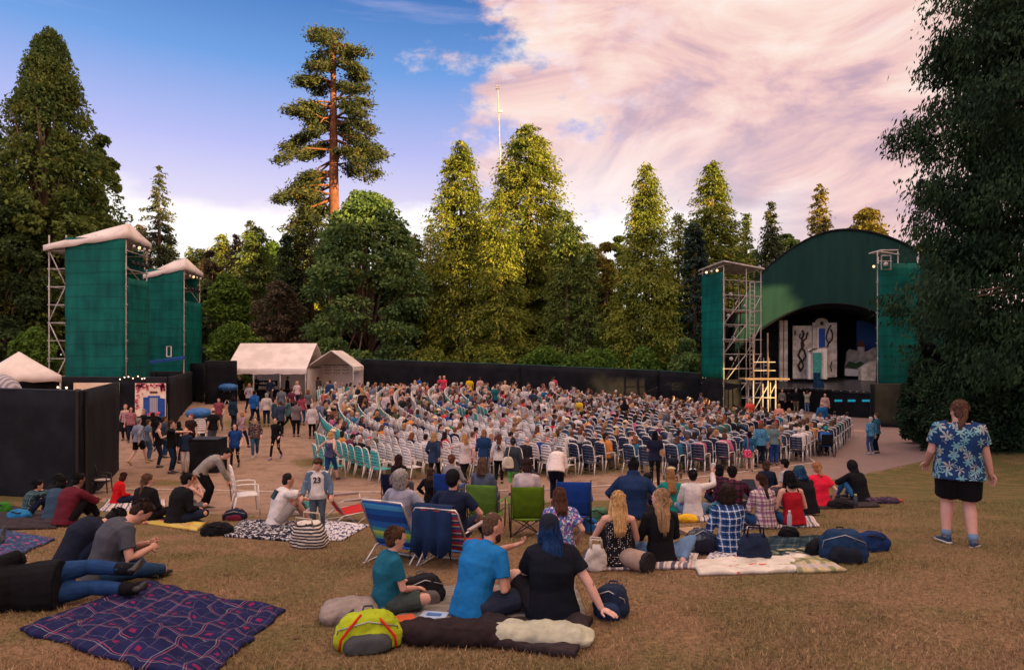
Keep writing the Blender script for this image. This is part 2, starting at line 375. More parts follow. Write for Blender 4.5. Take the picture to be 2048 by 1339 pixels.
# timber edging along the path
simple('edging', (.42, .33, .27), .85, .2, 6, .4, 30)
E = [(180, 985), (245, 979), (430, 981), (560, 985), (760, 985), (1097, 979), (1230, 971), (1336, 962), (1440, 950), (1537, 938), (1630, 926), (1618, 915)]
ps = [at(*e) for e in E]; mb = MB()
for a, b in zip(ps[:-1], ps[1:]):
    d = (b-a); n = Vector((-d.y, d.x, 0)).normalized()*.045; k = max(1, int(d.length/1.2))
    for i in range(k):
        p = a+d*(i/k)+d.normalized()*.01; q = a+d*((i+1)/k); p.z = float(tz(p.x, p.y)); q.z = float(tz(q.x, q.y))
        mb.loft([[p-n-Vector((0, 0, .05)), p+n-Vector((0, 0, .05)), p+n+Vector((0, 0, .035)), p-n+Vector((0, 0, .035))], [q-n-Vector((0, 0, .05)), q+n-Vector((0, 0, .05)), q+n+Vector((0, 0, .035)), q-n+Vector((0, 0, .035))]])
tag(mb.build('path_edging', 'edging'), 'pale timber board edging running along the dirt path below the seats', 'edging')

# ---------------------------------------------------------------- trees
def leafquads(P, A, L, W, jit=.5):
    n = len(P); A = A+RNG.normal(size=(n, 3))*jit; A /= np.linalg.norm(A, axis=1)[:, None]+1e-9
    B = np.cross(A, RNG.normal(size=(n, 3))*.6+np.array([0, 0, 1.0])); B /= np.linalg.norm(B, axis=1)[:, None]+1e-9
    L = (L*(.6+.8*RNG.random(n)))[:, None]; W = (W*(.6+.8*RNG.random(n)))[:, None]
    Vv = np.stack([P-A*L*.5, P+B*W*.5-A*L*.05, P+A*L*.5, P-B*W*.5-A*L*.05], 1)
    return Vv.reshape(-1, 3), np.arange(4*n).reshape(n, 4)
def mk_tree(name, label, loc, crown_VQ, leafm, trunkmb, bark='bark', group=None, core=None, cat='tree'):
    t = thing(name, label, cat, loc, 0, group)
    V, Q = crown_VQ
    o = bpy.data.objects.new('crown', np_mesh('crown', V, Q, leafm)); COL.objects.link(o); o.parent = t
    if trunkmb: trunkmb.build('trunk', bark, t, True)
    return t
def conifer(h, r, dens=1.0, z0=.06, leaf=.45, droop=.35, pw=.75, spread=.28, lobes=0.0, up=0.1, seed=0):
    """crown of drooping branches, each carrying sprays"""
    rg = np.random.default_rng(seed+1); Ps = []; As = []; tb = MB()
    nb = int(26*h/10*dens*7.6); zz = z0+(1-z0)*rg.random(nb)**1.1
    ph = rg.random(nb)*6.283; lob = 1+lobes*np.sin(ph*3+zz*9+seed)*.6+lobes*rg.normal(size=nb)*.4
    ln = r*np.clip(1-zz, .0, 1)**pw*(.72+.38*rg.random(nb))*lob*np.clip((zz-z0)*9+.55, 0, 1)+.25
    for i in range(nb):
        d = np.array([math.cos(ph[i]), math.sin(ph[i]), 0]); k = max(9, int(ln[i]*24*dens**.3)); t = .25+.75*rg.random(k)**.8
        P = np.array([0, 0, zz[i]*h])+d*(t*ln[i])[:, None]; P[:, 2] += up*ln[i]*t-droop*ln[i]*t**2
        sp = spread*.82*(.35+.9*t)[:, None]*min(1.5, .5+ln[i]*.3)
        P = P+rg.normal(size=(k, 3))*sp*np.array([1, 1, .55]); Ps.append(P)
        a = np.tile(d, (k, 1)); a[:, 2] = -.25-droop*t*1.6+rg.normal(size=k)*.15; As.append(a)
        if i % 9 == 0 and ln[i] > 1: tb.tube([(0, 0, zz[i]*h), tuple(d*ln[i]*.5+np.array([0, 0, zz[i]*h+.05*ln[i]])), tuple(d*ln[i]*.8+np.array([0, 0, zz[i]*h-.15*ln[i]]))], [.05+.01*ln[i], .04, .015], 5)
    tr = max(.12, h*.014); tb.tube([(0, 0, -.3), (.05, 0, h*.3), (0, .04, h*.65), (0, 0, h*.98)], [tr*1.25, tr, tr*.6, .02], 8)
    P = np.concatenate(Ps); return leafquads(P, np.concatenate(As), leaf, leaf*.42), tb
def broad(h, r, z0=.12, n=60, per=230, leaf=.30, seed=0, top=.5, clump=.33, flat=.8):
    rg = np.random.default_rng(seed+5); Ps = []; As = []; tb = MB(); H = h*(1-z0)
    for i in range(n):
        zz = rg.random()**.85; ph = rg.random()*6.283; q = .35+.65*rg.random()**.45
        prof = math.sqrt(max(0, 1-((zz-.36)/.66)**2))**1.15 if zz > .36 else 1-.18*(.36-zz)/.36
        cr = r*clump*(.6+.7*rg.random()); q = q*max(.05, r*prof-cr*.55)
        c = np.array([q*math.cos(ph), q*math.sin(ph), h*z0+(H-cr*.8)*zz])
        w_ = rg.normal(size=(per, 3)); w_ /= np.linalg.norm(w_, axis=1)[:, None]; w_[:, 2] = np.where(rg.random(per) < .5, np.abs(w_[:, 2]), w_[:, 2])
        P = c+w_*cr*(.6+.45*rg.random(per))[:, None]*np.array([1.1, 1.1, flat]); Ps.append(P); a = w_.copy(); a[:, 2] -= .5; As.append(a)
        if i % 3 == 0: tb.tube([(0, 0, h*(z0+.12)), tuple((c*.55+np.array([0, 0, h*.2]))), tuple(c)], [r*.035, r*.02, .02], 5)
    tr = h*.02; tb.tube([(0, 0, -.3), (0, .03, h*.3), (.05, 0, h*.7)], [tr*1.3, tr, tr*.4], 8)
    return leafquads(np.concatenate(Ps), np.concatenate(As), leaf, leaf*.62, .7), tb
def tpos(px, Y): x = (px-CX)/F*Y; return (x, Y, float(tz(x, Y)))
def hgt(py, Y, z=None): return CZ+(HY-py)/F*Y-(1.5 if z is None else z)
def con(px, top, Y, wpx, label, mat='leaf_cedar', name='conifer_tree', **k):
    loc = tpos(px, Y); h = hgt(top, Y, loc[2]); r = wpx/2*Y/F*1.22
    k.setdefault('leaf', .30*Y/55); VQ, tb = conifer(h, r, **k); return mk_tree(name, label, loc, VQ, mat, tb)
def bro(px, top, Y, wpx, label, mat='leaf_maple', name='broadleaf_tree', **k):
    loc = tpos(px, Y); h = hgt(top, Y, loc[2]); r = wpx/2*Y/F
    VQ, tb = broad(h, r, **k); return mk_tree(name, label, loc, VQ, mat, tb)
con(922, 282, 60, 178, 'tall conical cedar with gold lit top standing behind the middle of the fence', dens=1.5, pw=.62, lobes=.25, seed=3, droop=.4)
con(1058, 252, 66, 205, 'broad rounded golden cedar standing tallest beside the thin white mast', 'leaf_cedar', dens=1.5, pw=.42, lobes=.15, seed=4)
con(1000, 380, 57, 120, 'dark olive cedar squeezed between the two tall golden cedars', dens=1.3, pw=.6, seed=21)
con(1133, 420, 58, 105, 'dark green conifer right of the golden cedars', 'leaf_conif', dens=1.3, pw=.7, seed=5, lobes=.2)
con(1175, 485, 57, 80, 'small pointed conifer left of the bright yellow tree', 'leaf_conif', dens=1.2, pw=.75, seed=6)
bro(1212, 482, 66, 62, 'slim bright yellow tree glowing in a gap of the conifers', 'leaf_gold', n=40, per=170, leaf=.4, seed=7, name='yellow_tree')
con(1293, 328, 56, 168, 'tall pointed conifer with drooping boughs left of the stage scaffold', 'leaf_cedar', dens=1.7, pw=.72, lobes=.3, seed=8, droop=.42)
con(1357, 425, 60, 80, 'short conifer between the two tall pointed conifers', 'leaf_cedar', dens=1.1, pw=.7, seed=9)
con(1425, 322, 62, 150, 'tall thick conifer directly behind the stage scaffold', 'leaf_cedar', dens=1.6, pw=.6, lobes=.25, seed=10)
con(1389, 445, 54, 56, 'narrow blue green spruce column left of the stage scaffold', 'leaf_spruce', dens=1.8, pw=.35, seed=11, spread=.15, droop=.2)
con(1492, 430, 66, 60, 'thin conifer left of the curved stage roof', 'leaf_conif', dens=1.1, pw=.8, seed=12)
con(1542, 405, 68, 85, 'dark spiky fir rising beside the curved stage roof', 'leaf_fir', dens=1.2, pw=.8, seed=13, lobes=.3)
con(1640, 370, 82, 66, 'pale gold slim tree rising behind the curved stage roof', 'leaf_gold', dens=.8, pw=.55, seed=14, name='gold_tree')
bro(1735, 412, 78, 110, 'round yellow green oak behind the right end of the stage roof', 'leaf_gold', n=55, per=200, leaf=.42, seed=15, name='oak_tree')
con(318, 332, 62, 112, 'open spiky fir between the big left tree and the scaffold towers', 'leaf_fir', dens=.95, pw=.85, seed=16, lobes=.5, spread=.2)
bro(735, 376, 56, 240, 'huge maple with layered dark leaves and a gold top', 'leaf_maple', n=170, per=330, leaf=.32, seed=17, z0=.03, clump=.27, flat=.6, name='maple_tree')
con(622, 350, 66, 150, 'dark fir with wide ragged boughs left of the red trunk', 'leaf_fir', dens=1.0, pw=.62, seed=18, lobes=.5, z0=.1)
con(510, 452, 66, 110, 'dark rounded conifer behind the white marquee', 'leaf_conif', dens=1.3, pw=.5, seed=19)
con(472, 470, 75, 60, 'small pale conifer behind the white marquee', 'leaf_brown', dens=1.0, pw=.7, seed=20)
bro(455, 545, 60, 100, 'bright green bushy tree right of the second scaffold tower', 'leaf_green', n=60, per=220, leaf=.34, seed=22)
bro(420, 500, 72, 62, 'pale feathery tree beside the second scaffold tower', 'leaf_brown', n=36, per=140, leaf=.34, seed=23)
bro(560, 560, 58, 120, 'brown bare looking tree behind the white marquee', 'leaf_brown', n=60, per=200, leaf=.28, seed=24)
con(415, 560, 64, 70, 'dark conifer partly hidden by the second scaffold tower', 'leaf_dark', dens=1.3, pw=.6, seed=25)
con(575, 470, 64, 90, 'dark fir between the rounded conifer and the maple', 'leaf_dark', dens=1.2, pw=.6, seed=26)
con(830, 470, 63, 100, 'hazy cedar left of the tall conical cedar', 'leaf_cedar', dens=1.0, pw=.6, seed=27)
# left-hand big trees
def left_big():
    loc = tpos(100, 46); VQ, tb = broad(hgt(55, 46, loc[2]), 4.6, z0=.04, n=260, per=300, leaf=.32, seed=31, clump=.27, flat=.9)
    V, Q = VQ; z = V[:, 2]/V[:, 2].max(); V[:, :2] *= (1.10-.55*sst(z, .3, 1.0))[:, None]; mk_tree('poplar_tree', 'huge dark leafy tree towering behind the left scaffold tower', loc, (V, Q), 'leaf_conif', tb)
left_big()
bro(-5, 385, 42, 230, 'dark rounded tree at the left edge behind the pop up canopy', 'leaf_dark', n=150, per=300, leaf=.26, seed=32, clump=.2, z0=.02)
bro(205, 270, 50, 100, 'dark tree merged with the right side of the huge left tree', 'leaf_conif', n=90, per=260, leaf=.30, seed=33, clump=.22, z0=.02)
bro(-60, 180, 50, 200, 'dark tree crown cut by the left picture edge', 'leaf_dark', n=110, per=260, leaf=.30, seed=34, clump=.2, z0=.02)
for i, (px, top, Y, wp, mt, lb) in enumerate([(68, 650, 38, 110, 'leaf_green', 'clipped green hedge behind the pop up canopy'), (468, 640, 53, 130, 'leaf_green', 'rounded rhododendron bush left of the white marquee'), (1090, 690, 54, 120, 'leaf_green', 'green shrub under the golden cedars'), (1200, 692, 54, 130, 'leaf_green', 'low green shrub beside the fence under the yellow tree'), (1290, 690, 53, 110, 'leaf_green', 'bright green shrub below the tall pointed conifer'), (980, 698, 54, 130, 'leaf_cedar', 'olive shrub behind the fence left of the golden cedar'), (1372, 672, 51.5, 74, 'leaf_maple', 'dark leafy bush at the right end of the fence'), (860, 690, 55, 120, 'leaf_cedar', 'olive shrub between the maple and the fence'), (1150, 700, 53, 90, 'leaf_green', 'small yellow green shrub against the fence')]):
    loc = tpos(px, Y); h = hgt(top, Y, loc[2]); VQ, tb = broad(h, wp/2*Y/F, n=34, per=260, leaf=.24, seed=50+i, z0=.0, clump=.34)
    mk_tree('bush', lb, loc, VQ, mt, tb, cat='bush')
# tall Douglas fir with a bare red trunk, branches listed where they leave it
def tall_fir():
    Y = 62; b = tpos(668, Y); m = Y/F; t = thing('tall_fir_tree', 'very tall ragged fir with bare red trunk rising above the maple', 'tree', b)
    tb = MB(); zt = lambda py: (HY-py)*m+CZ-b[2]; rg = np.random.default_rng(3)
    tb.tube([(0, 0, -.3), (0, 0, zt(400)), (-.05, 0, zt(250)), (-.05, 0, zt(130)), (0.02, 0, zt(75))], [.62, .46, .36, .24, .16], 10)
    Ps = []; As = []
    BR = [(668, 95, 612, 92, 12), (664, 92, 640, 72, 8), (668, 90, 668, 72, 6), (668, 100, 650, 110, 8), (672, 85, 705, 110, 10), (672, 120, 735, 145, 12), (672, 130, 715, 160, 9), (670, 110, 690, 100, 8), (665, 165, 607, 178, 12), (665, 175, 625, 190, 10), (666, 150, 645, 150, 7), (672, 180, 700, 170, 8), (665, 215, 600, 230, 12), (665, 205, 620, 245, 10), (672, 215, 720, 235, 12), (672, 235, 745, 262, 14), (672, 250, 763, 290, 14), (672, 265, 755, 325, 14), (672, 280, 725, 340, 12), (672, 300, 735, 350, 10), (666, 250, 590, 245, 12), (666, 260, 580, 290, 14), (666, 280, 610, 310, 14), (666, 300, 590, 330, 12), (672, 240, 705, 275, 9), (666, 235, 640, 265, 9), (666, 320, 605, 355, 14), (666, 340, 560, 385, 16), (666, 350, 600, 380, 14), (666, 370, 575, 405, 12), (672, 330, 700, 320, 9), (672, 200, 740, 215, 8), (674, 310, 760, 305, 8), (666, 390, 610, 430, 14), (660, 400, 580, 445, 10)]
    for i, (x0, y0, x1, y1, k) in enumerate(BR):
        for rep in range(2):
            dp = rg.normal()*1.2+(rep-.5)*2.2; a = np.array([(x0-668)*m, 0, zt(y0)]); c = np.array([(x1-668)*m*(1-.10*rep), dp, zt(y1)+rg.normal()*.6]); c2 = (a+c)/2+np.array([0, 0, .6])
            tb.tube([tuple(a), tuple(c2), tuple(c)], [.13, .08, .03], 5)
            for q in range(k):
                tt = .5+.55*rg.random(); p = a+(c-a)*tt+np.array([0, 0, .6*4*tt*(1-tt)*.6]); n = 46
                P = p+rg.normal(size=(n, 3))*np.array([.42, .45, .17]); Ps.append(P); d = (c-a)/np.linalg.norm(c-a); A = np.tile(d, (n, 1)); A[:, 2] += .1; As.append(A)
    V, Q = leafquads(np.concatenate(Ps), np.concatenate(As), .40, .14, .6)
    o = bpy.data.objects.new('crown', np_mesh('crown', V, Q, 'leaf_fir')); COL.objects.link(o); o.parent = t; tb.build('trunk', 'redbark', t, True)
tall_fir()
# near big cedars on the right, hanging sprays
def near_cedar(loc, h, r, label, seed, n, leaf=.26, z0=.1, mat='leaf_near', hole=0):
    rg = np.random.default_rng(seed); Ps = []; As = []; tb = MB()
    for i in range(n):
        z = z0+(1-z0)*rg.random()**.9; ph = rg.random()*6.283; L = r*(1-.45*z)*(.55+.5*rg.random())*(1+.22*math.sin(ph*5+z*14)+.18*math.sin(z*40+seed))
        d = np.array([math.cos(ph), math.sin(ph), 0]); c = d*L+np.array([0, 0, z*h]); k = 230
        sidev = np.array([-d[1], d[0], 0]); u = rg.normal(size=k)*.55; t = rg.random(k)
        P = c+sidev*u[:, None]+d*(rg.normal(size=k)*.35-.15*np.abs(u))[:, None]; P[:, 2] -= t*1.1+.3*np.abs(u)*(.3+rg.random())
        P -= d*(t*.35)[:, None]; Ps.append(P); A = np.tile(np.array([d[0]*.35, d[1]*.35, -1.0]), (k, 1)); As.append(A)
        if i % 5 == 0: tb.tube([(0, 0, z*h+.4), tuple(c*.5+np.array([0, 0, z*h*.5+.25])), tuple(c*.75+np.array([0, 0, z*h*.25]))], [.10, .06, .02], 5)
    tb.tube([(0, 0, -.5), (0, 0, h*.4), (0, 0, h*.95)], [.55, .42, .1], 10)
    ki = rg.random(260)*6.283
    V, Q = leafquads(np.concatenate(Ps), np.concatenate(As), leaf, leaf*.32, .34)
    return mk_tree('cedar_tree', label, loc, (V, Q), mat, tb)
x, y = 22.2, 27.0
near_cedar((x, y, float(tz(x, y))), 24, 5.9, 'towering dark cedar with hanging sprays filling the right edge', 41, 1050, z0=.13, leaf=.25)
def hedge(px, top, Y, r, label, seed, sx=1.0):
    loc = tpos(px, Y); VQ, tb = broad(hgt(top, Y, loc[2]), r, n=110, per=300, leaf=.15, seed=seed, z0=.0, clump=.22, flat=1); V, Q = VQ
    return mk_tree('bush', label, loc, (V, Q), 'leaf_near', tb, cat='bush')
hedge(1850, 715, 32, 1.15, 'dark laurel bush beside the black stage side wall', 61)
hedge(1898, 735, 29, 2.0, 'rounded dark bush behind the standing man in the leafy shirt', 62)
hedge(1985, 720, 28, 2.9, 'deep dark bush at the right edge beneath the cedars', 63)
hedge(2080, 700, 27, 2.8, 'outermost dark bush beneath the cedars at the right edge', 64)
# a darker row of trees further back closes the horizon
SRC = [o for o in COL.objects if o.name.startswith(('conifer_tree', 'broadleaf_tree')) and o.parent is None and o.type == 'EMPTY']
ORD = ['leftmost']+[('%d%s' % (k, 'th' if 10 <= k % 100 <= 20 else {1: 'st', 2: 'nd', 3: 'rd'}.get(k % 10, 'th'))) for k in range(2, 40)]
FARX = [400, 445, 500, 545, 600, 660, 800, 860, 900, 960, 1020, 1080, 1150, 1190, 1240, 1330, 1390, 1450, 1510, 1570, 380, 340, 280, 1790, 1850]
for i, (px, Y) in enumerate([(400, 84), (445, 90), (500, 86), (545, 92), (600, 84), (660, 90), (800, 84), (860, 92), (900, 80), (960, 86), (1020, 80), (1080, 84), (1150, 82), (1190, 90), (1240, 82), (1330, 84), (1390, 90), (1450, 84), (1510, 88), (1570, 92), (380, 96), (340, 80), (280, 70), (1790, 84), (1850, 70)]):
    s = SRC[(i*5) % len(SRC)]; t = copy_tree(s); x, y, z = tpos(px, Y); t.location = (x, y, z); t.rotation_euler = (0, 0, i*1.7); hh = max(v.co.z for v in s.children[0].data.vertices)
    t.scale = (1.3, 1.3, (16+(i*7 % 5)*.9)*(Y/86)/hh); tag(t, 'distant background tree, %s of the far row counted from the left' % ORD[sorted(FARX).index(px)], 'tree', 'distant trees behind the park')
# unseen wood added behind the camera; solid cores and gaps shape the evening sun
PERP = Vector((-SUNV.y, SUNV.x, 0))
def shade(s_, z0, h, r, i, label=None):
    b = PERP*s_+SUNV*45; x, y = b.x, b.y; t = thing('shade_tree', label or 'unseen tall leafy tree behind the viewer, shaped to block the low sun', 'tree', (x, y, 0), 0, 'wood behind the viewer'); rg = np.random.default_rng(200+i)
    pr = lambda k: (1-abs(2*k-1)**7)**.5; n = 3200; k = rg.random(n); a = rg.random(n)*6.283; rr_ = r*np.sqrt(np.clip(1-np.abs(2*k-1)**7, 0, 1))*(.92+.16*rg.random(n)); Pp = np.stack([rr_*np.cos(a), rr_*np.sin(a), z0+(h-z0)*k], -1)
    V, Q = leafquads(Pp, np.stack([np.cos(a), np.sin(a), -.6+0*a], -1), 1.1, .6, .5); o = bpy.data.objects.new('crown', np_mesh('crown', V, Q, 'leaf_dark')); COL.objects.link(o); o.parent = t
    mb = MB(); mb.loft([[Vector((r*.97*pr(q)*math.cos(c)*(1+.06*math.sin(c*3+q*9)), r*.97*pr(q)*math.sin(c)*(1+.06*math.sin(c*3+q*9)), z0+(h-z0)*q)) for c in np.linspace(0, 6.283, 13)[:-1]] for q in (.004, .03, .1, .3, .5, .7, .9, .97, .996)]); mb.build('sun_block_core', 'leaf_dark', t)  # solid core added inside the crown so no sun leaks through
    mb = MB(); mb.tube([(0, 0, -1), (0, 0, max(z0+1, 5))], [.35, .25], 8); mb.build('trunk', 'bark', t, True)
for i, (s_, z0, h, r) in enumerate([(-9, 0, 34, 3.4), (-4, 0, 38, 3.3), (1.5, 0, 43, 3.3), (7, 0, 46, 3.3), (12.5, 0, 46, 3.3), (18, 0, 44, 3.3), (23.5, 0, 38, 3.3), (28.8, 0, 33, 3.2), (33.6, 0, 30.5, 3.0), (37.9, 0, 28, 3.2), (43.4, 0, 10.8, 2.6), (45.9, 16.4, 27.5, 4.6), (48.2, 0, 28.5, 2.9), (52.7, 0, 17.0, 2.6), (55.2, 22.6, 31.5, 4.2), (57.2, 0, 31, 3.1), (62, 0, 31, 3.3), (67, 0, 31, 3.3), (71.5, 0, 29, 3.3)]): shade(s_, z0, h, r, i)
# ---------------------------------------------------------------- structures
pattern('black_cloth', lambda N, tc: N.mix(N.ss(N.noise(tc, 1.2, 5), .35, .65), (.003, .0037, .006), (.008, .009, .013)), .75, .8, 3.0)
pattern('black_paint', lambda N, tc: N.mix(N.ss(N.noise(tc, 2, 5), .35, .65), (.004, .005, .007), (.011, .012, .017)), .7, .1)
pattern('shell_green', lambda N, tc: N.mix(N.ss(N.noise(N('Mapping', Vector=tc, Scale=(1, 1, .15)), 1.2, 5, .6), .3, .7), (.004, .032, .028), (.008, .046, .038)), .7, .15, 8)
pattern('stage_floor', lambda N, tc: N.mix(N.ss(N.noise(tc, 1.2, 5), .3, .7), (.012, .013, .017), (.035, .036, .042)), .32, .05)
pattern('canvas', lambda N, tc: N.mix(N.ss(N.noise(tc, 1.1, 5), .3, .7), (.56, .50, .46), (.70, .64, .60)), .7, .45, 2.6)
pattern('plaster', lambda N, tc: N.mix(N.ss(N.noise(tc, 1.6, 6, .65), .35, .65), (.30, .27, .235), (.60, .56, .50)), .85, .3, 6)
pattern('stone', lambda N, tc: N.mix(N.ss(N.noise(tc, 4, 6, .65), .35, .65), (.07, .065, .06), (.20, .185, .17)), .95, .8, 12)
pattern('galv', lambda N, tc: N.mix(N.ss(N.noise(tc, 3, 5), .3, .7), (.30, .28, .26), (.48, .45, .42)), .45, .1)
simple('white_paint', (.72, .70, .66), .6, .1); simple('blue_paint', (.012, .07, .30), .6, .2, 4); simple('turq', (.05, .30, .27), .7, .35, 5)
simple('black_metal', (.012, .012, .014), .5, .2)
def wall(name, label, cat, a, b, h, mat='black_cloth', th=.07, top=None, sink=.4, posts=2.4, wob=.02, group=None, postmat='black_metal'):
    """a fence or screen from a to b (x, y[, ztop]) with posts behind it"""
    t = thing(name, label, cat, (a[0], a[1], 0), 0, group); a3 = Vector((a[0], a[1], 0)); b3 = Vector((b[0], b[1], 0)); d = b3-a3; L = d.length; u = d.normalized(); n = Vector((-u.y, u.x, 0))
    za = a[2] if len(a) > 2 else float(tz(*a[:2]))+h; zb = b[2] if len(b) > 2 else float(tz(*b[:2]))+h
    nx_ = max(2, int(L/.25)); mb = MB(); rings = []
    for i in range(nx_+1):
        k = i/nx_; p = d*k; zt = za+(zb-za)*k; zg = float(tz(a[0]+p.x, a[1]+p.y))-sink
        col = []
        for j in range(8):
            zz = zg+(zt-zg)*j/7; o = wob*noise.noise(Vector((k*L*.8, zz*.9, a[0])))*3; col.append(p+n*o+Vector((0, 0, zz)))
        sag = wob*.6*noise.noise(Vector((k*L*1.1, 3, a[0]))); col[-1].z += sag
        rings.append(col+[q+n*th for q in reversed(col)])
    mb.loft(rings); mb.build('panel', mat, t, True)
    k = 0.0; m2 = 0
    while k <= L+.01 and posts:
        p = u*k; kk = k/L; z0 = float(tz(a[0]+p.x, a[1]+p.y))-.3; q = MB(); q.box((p.x+n.x*.16, p.y+n.y*.16, (z0+za+(zb-za)*kk+.02)/2), (.07, .07, za+(zb-za)*kk-z0), math.atan2(u.y, u.x)); q.build('post', postmat, t); k += posts
    # thin rail along the top
    q = MB(); q.tube([n*.05+Vector((0, 0, za+.015)), d+n*.05+Vector((0, 0, zb+.015))], .035, 6); q.build('top_rail', postmat, t)
    return t
A = pl(160, 783, 17.9); wall('screen_wall', 'near black cloth screen wall at the left picture edge', 'screen wall', (-23, 21.6, 3.15), (A.x, A.y, A.z), 2.7, sink=.5)
B = pl(240, 765, 23.9); wall('screen_wall', 'near black screen wall turning away behind the dark chair', 'screen wall', (A.x+.08, A.y+.05, A.z), (B.x, B.y, B.z), 2.9)
wall('screen_wall', 'black wall carrying the painted mural and the timber menu board', 'screen wall', (-27, 33.4, 3.05), (-17.1, 33, 3.0), 3)
wall('screen_wall', 'black side wall running back from the painted mural', 'screen wall', (-17.0, 33.1, 3.0), (-21.1, 44, 3.05), 3)
wall('screen_wall', 'black rear wall below the green scaffold towers', 'screen wall', (-21.2, 44.2, 3.05), (-36, 44.4, 3.1), 3)
P1 = pl(368, 727, 46); P2 = pl(408, 727, 45); P3 = pl(410, 722, 43.5); P4 = pl(474, 722, 44)
wall('screen_wall', 'short black panel at the foot of the second scaffold tower', 'screen wall', tuple(P1), tuple(P2), 3, posts=1.4)
wall('screen_wall', 'black panel standing in front of the white marquee', 'screen wall', tuple(P3), tuple(P4), 3, posts=1.1)
wall('fence', 'dark fence rising behind the marquee at the back left', 'fence', tuple(pl(392, 692, 54)), tuple(pl(470, 712, 55)), 3)
Q1 = pl(660, 716, 51); Q2 = pl(1040, 729, 50.5); Q3 = pl(1318, 741, 50); Q4 = pl(1420, 748, 49)
simple('fence_green', (.008, .06, .05), .6, .2)
wall('fence', 'long black cloth fence behind the left half of the audience', 'fence', tuple(Q1), tuple(Q2), 2.8, postmat='fence_green')
wall('fence', 'black cloth fence behind the right half of the audience', 'fence', tuple(Q2), tuple(Q3), 2.8, postmat='fence_green')
wall('fence', 'short black fence section with green posts beside the stage scaffold', 'fence', tuple(Q3), tuple(Q4), 2.8, postmat='fence_green', posts=1.3)
# podium box near the people on the left
c = at(405, 946); t = thing('podium', 'black box podium standing behind the bending man in the grey sweater', 'podium', c)
MB().box((0, .45, .57), (.98, .85, 1.14)).build('box', 'black_paint', t, bev=.015); MB().box((0, .45, 1.16), (1.0, .9, .03)).build('lid', 'black_metal', t)
MB().tube([(.50, .15, .55), (.56, .15, .52), (.58, .15, .42), (.53, .15, .36)], .015, 6).build('hook', 'black_metal', t, True)

# --- scaffold towers
def scaf(name, label, O, ux, uy, L, D, H, bays, net_h0, net_h1, roof=True, open_to=None, lifts=2.0, braces=True, netf=(0, 1), peak=.9, side_top=None, zig=1):
    """O near corner, ux along the long face, uy depth; bays list of x stations"""
    t = thing(name, label, 'scaffold tower', O); ux = Vector(ux).normalized(); uy = Vector(uy).normalized(); Z = Vector((0, 0, 1))
    st = [0]+bays
    for s_ in st:
        for d_ in (0, D):
            q = MB(); p = ux*s_+uy*d_; q.cyl(p-Z*.3, p+Z*H, .035, 8)
            for j in range(int(H/lifts)+1): q.cyl(p+Z*(j*lifts-.04), p+Z*(j*lifts+.04), .055, 8)
            q.build('standard', 'galv', t, True)
    led = MB(); z = .15
    while z < H:
        for d_ in (0, D): led.cyl(ux*-.1+uy*d_+Z*z, ux*(bays[-1]+.1)+uy*d_+Z*z, .028, 6)
        for s_ in st: led.cyl(ux*s_+Z*z, ux*s_+uy*D+Z*z, .028, 6)
        z += lifts/2 if lifts > 1.5 else lifts
    led.build('ledgers', 'galv', t, True)
    br = MB()
    for i in range(len(st)-1):
        z = .2; k = 0
        while z+lifts < H:
            a, b = (st[i], st[i+1]) if (k+i+zig) % 2 else (st[i+1], st[i])
            if zig == 2: a, b = st[i], st[i+1]
            br.cyl(ux*a+Z*z+uy*-.03, ux*b+Z*(z+lifts)+uy*-.03, .03, 6); br.cyl(ux*a+Z*z+uy*(D+.03), ux*b+Z*(z+lifts)+uy*(D+.03), .03, 6); z += lifts; k += 1
    br.build('braces', 'galv', t, True)
    return t, ux, uy
def netpanel(t, o, u, W, z0, z1, nrm, name='netting', mat='green_net', th=.02):
    mb = MB(); u = Vector(u); nrm = Vector(nrm); n = max(4, int(W/.3)); m = max(4, int((z1-z0)/.35)); rings = []
    for i in range(n+1):
        col = []
        for j in range(m+1):
            x = W*i/n; z = z0+(z1-z0)*j/m; w_ = .055*noise.noise(Vector((x*1.3+z0, z*.8, W)))+.03*abs(math.sin(z*math.pi/2)); col.append(Vector(o)+u*x+Vector((0, 0, z))+nrm*w_)
        rings.append(col+[q+nrm*th for q in reversed(col)])
    mb.loft(rings); return mb.build(name, mat, t, True)
def lamp(t, p, d, s=1, lit=False):
    d = Vector(d).normalized(); p = Vector(p); m = MB(); m.tube([p, p+d*.14*s, p+d*.3*s], [.07*s, .10*s, .12*s], 10); o = m.build('spotlight', 'black_metal', t, True)
    m = MB(); m.cyl(p+d*.27*s, p+d*.305*s, .105*s, 10); m.build('lens', 'lens_lit' if lit else 'white_paint', o, True)
    m = MB(); m.tube([p+Vector((-.12*s, 0, 0)), p+Vector((-.12*s, 0, .2*s)), p+Vector((.12*s, 0, .2*s)), p+Vector((.12*s, 0, 0))], .015, 5); m.build('yoke', 'black_metal', o)
m, N = newmat('lens_lit'); finish(N, N('Emission', Color=(1, .62, .3, 1), Strength=.75))
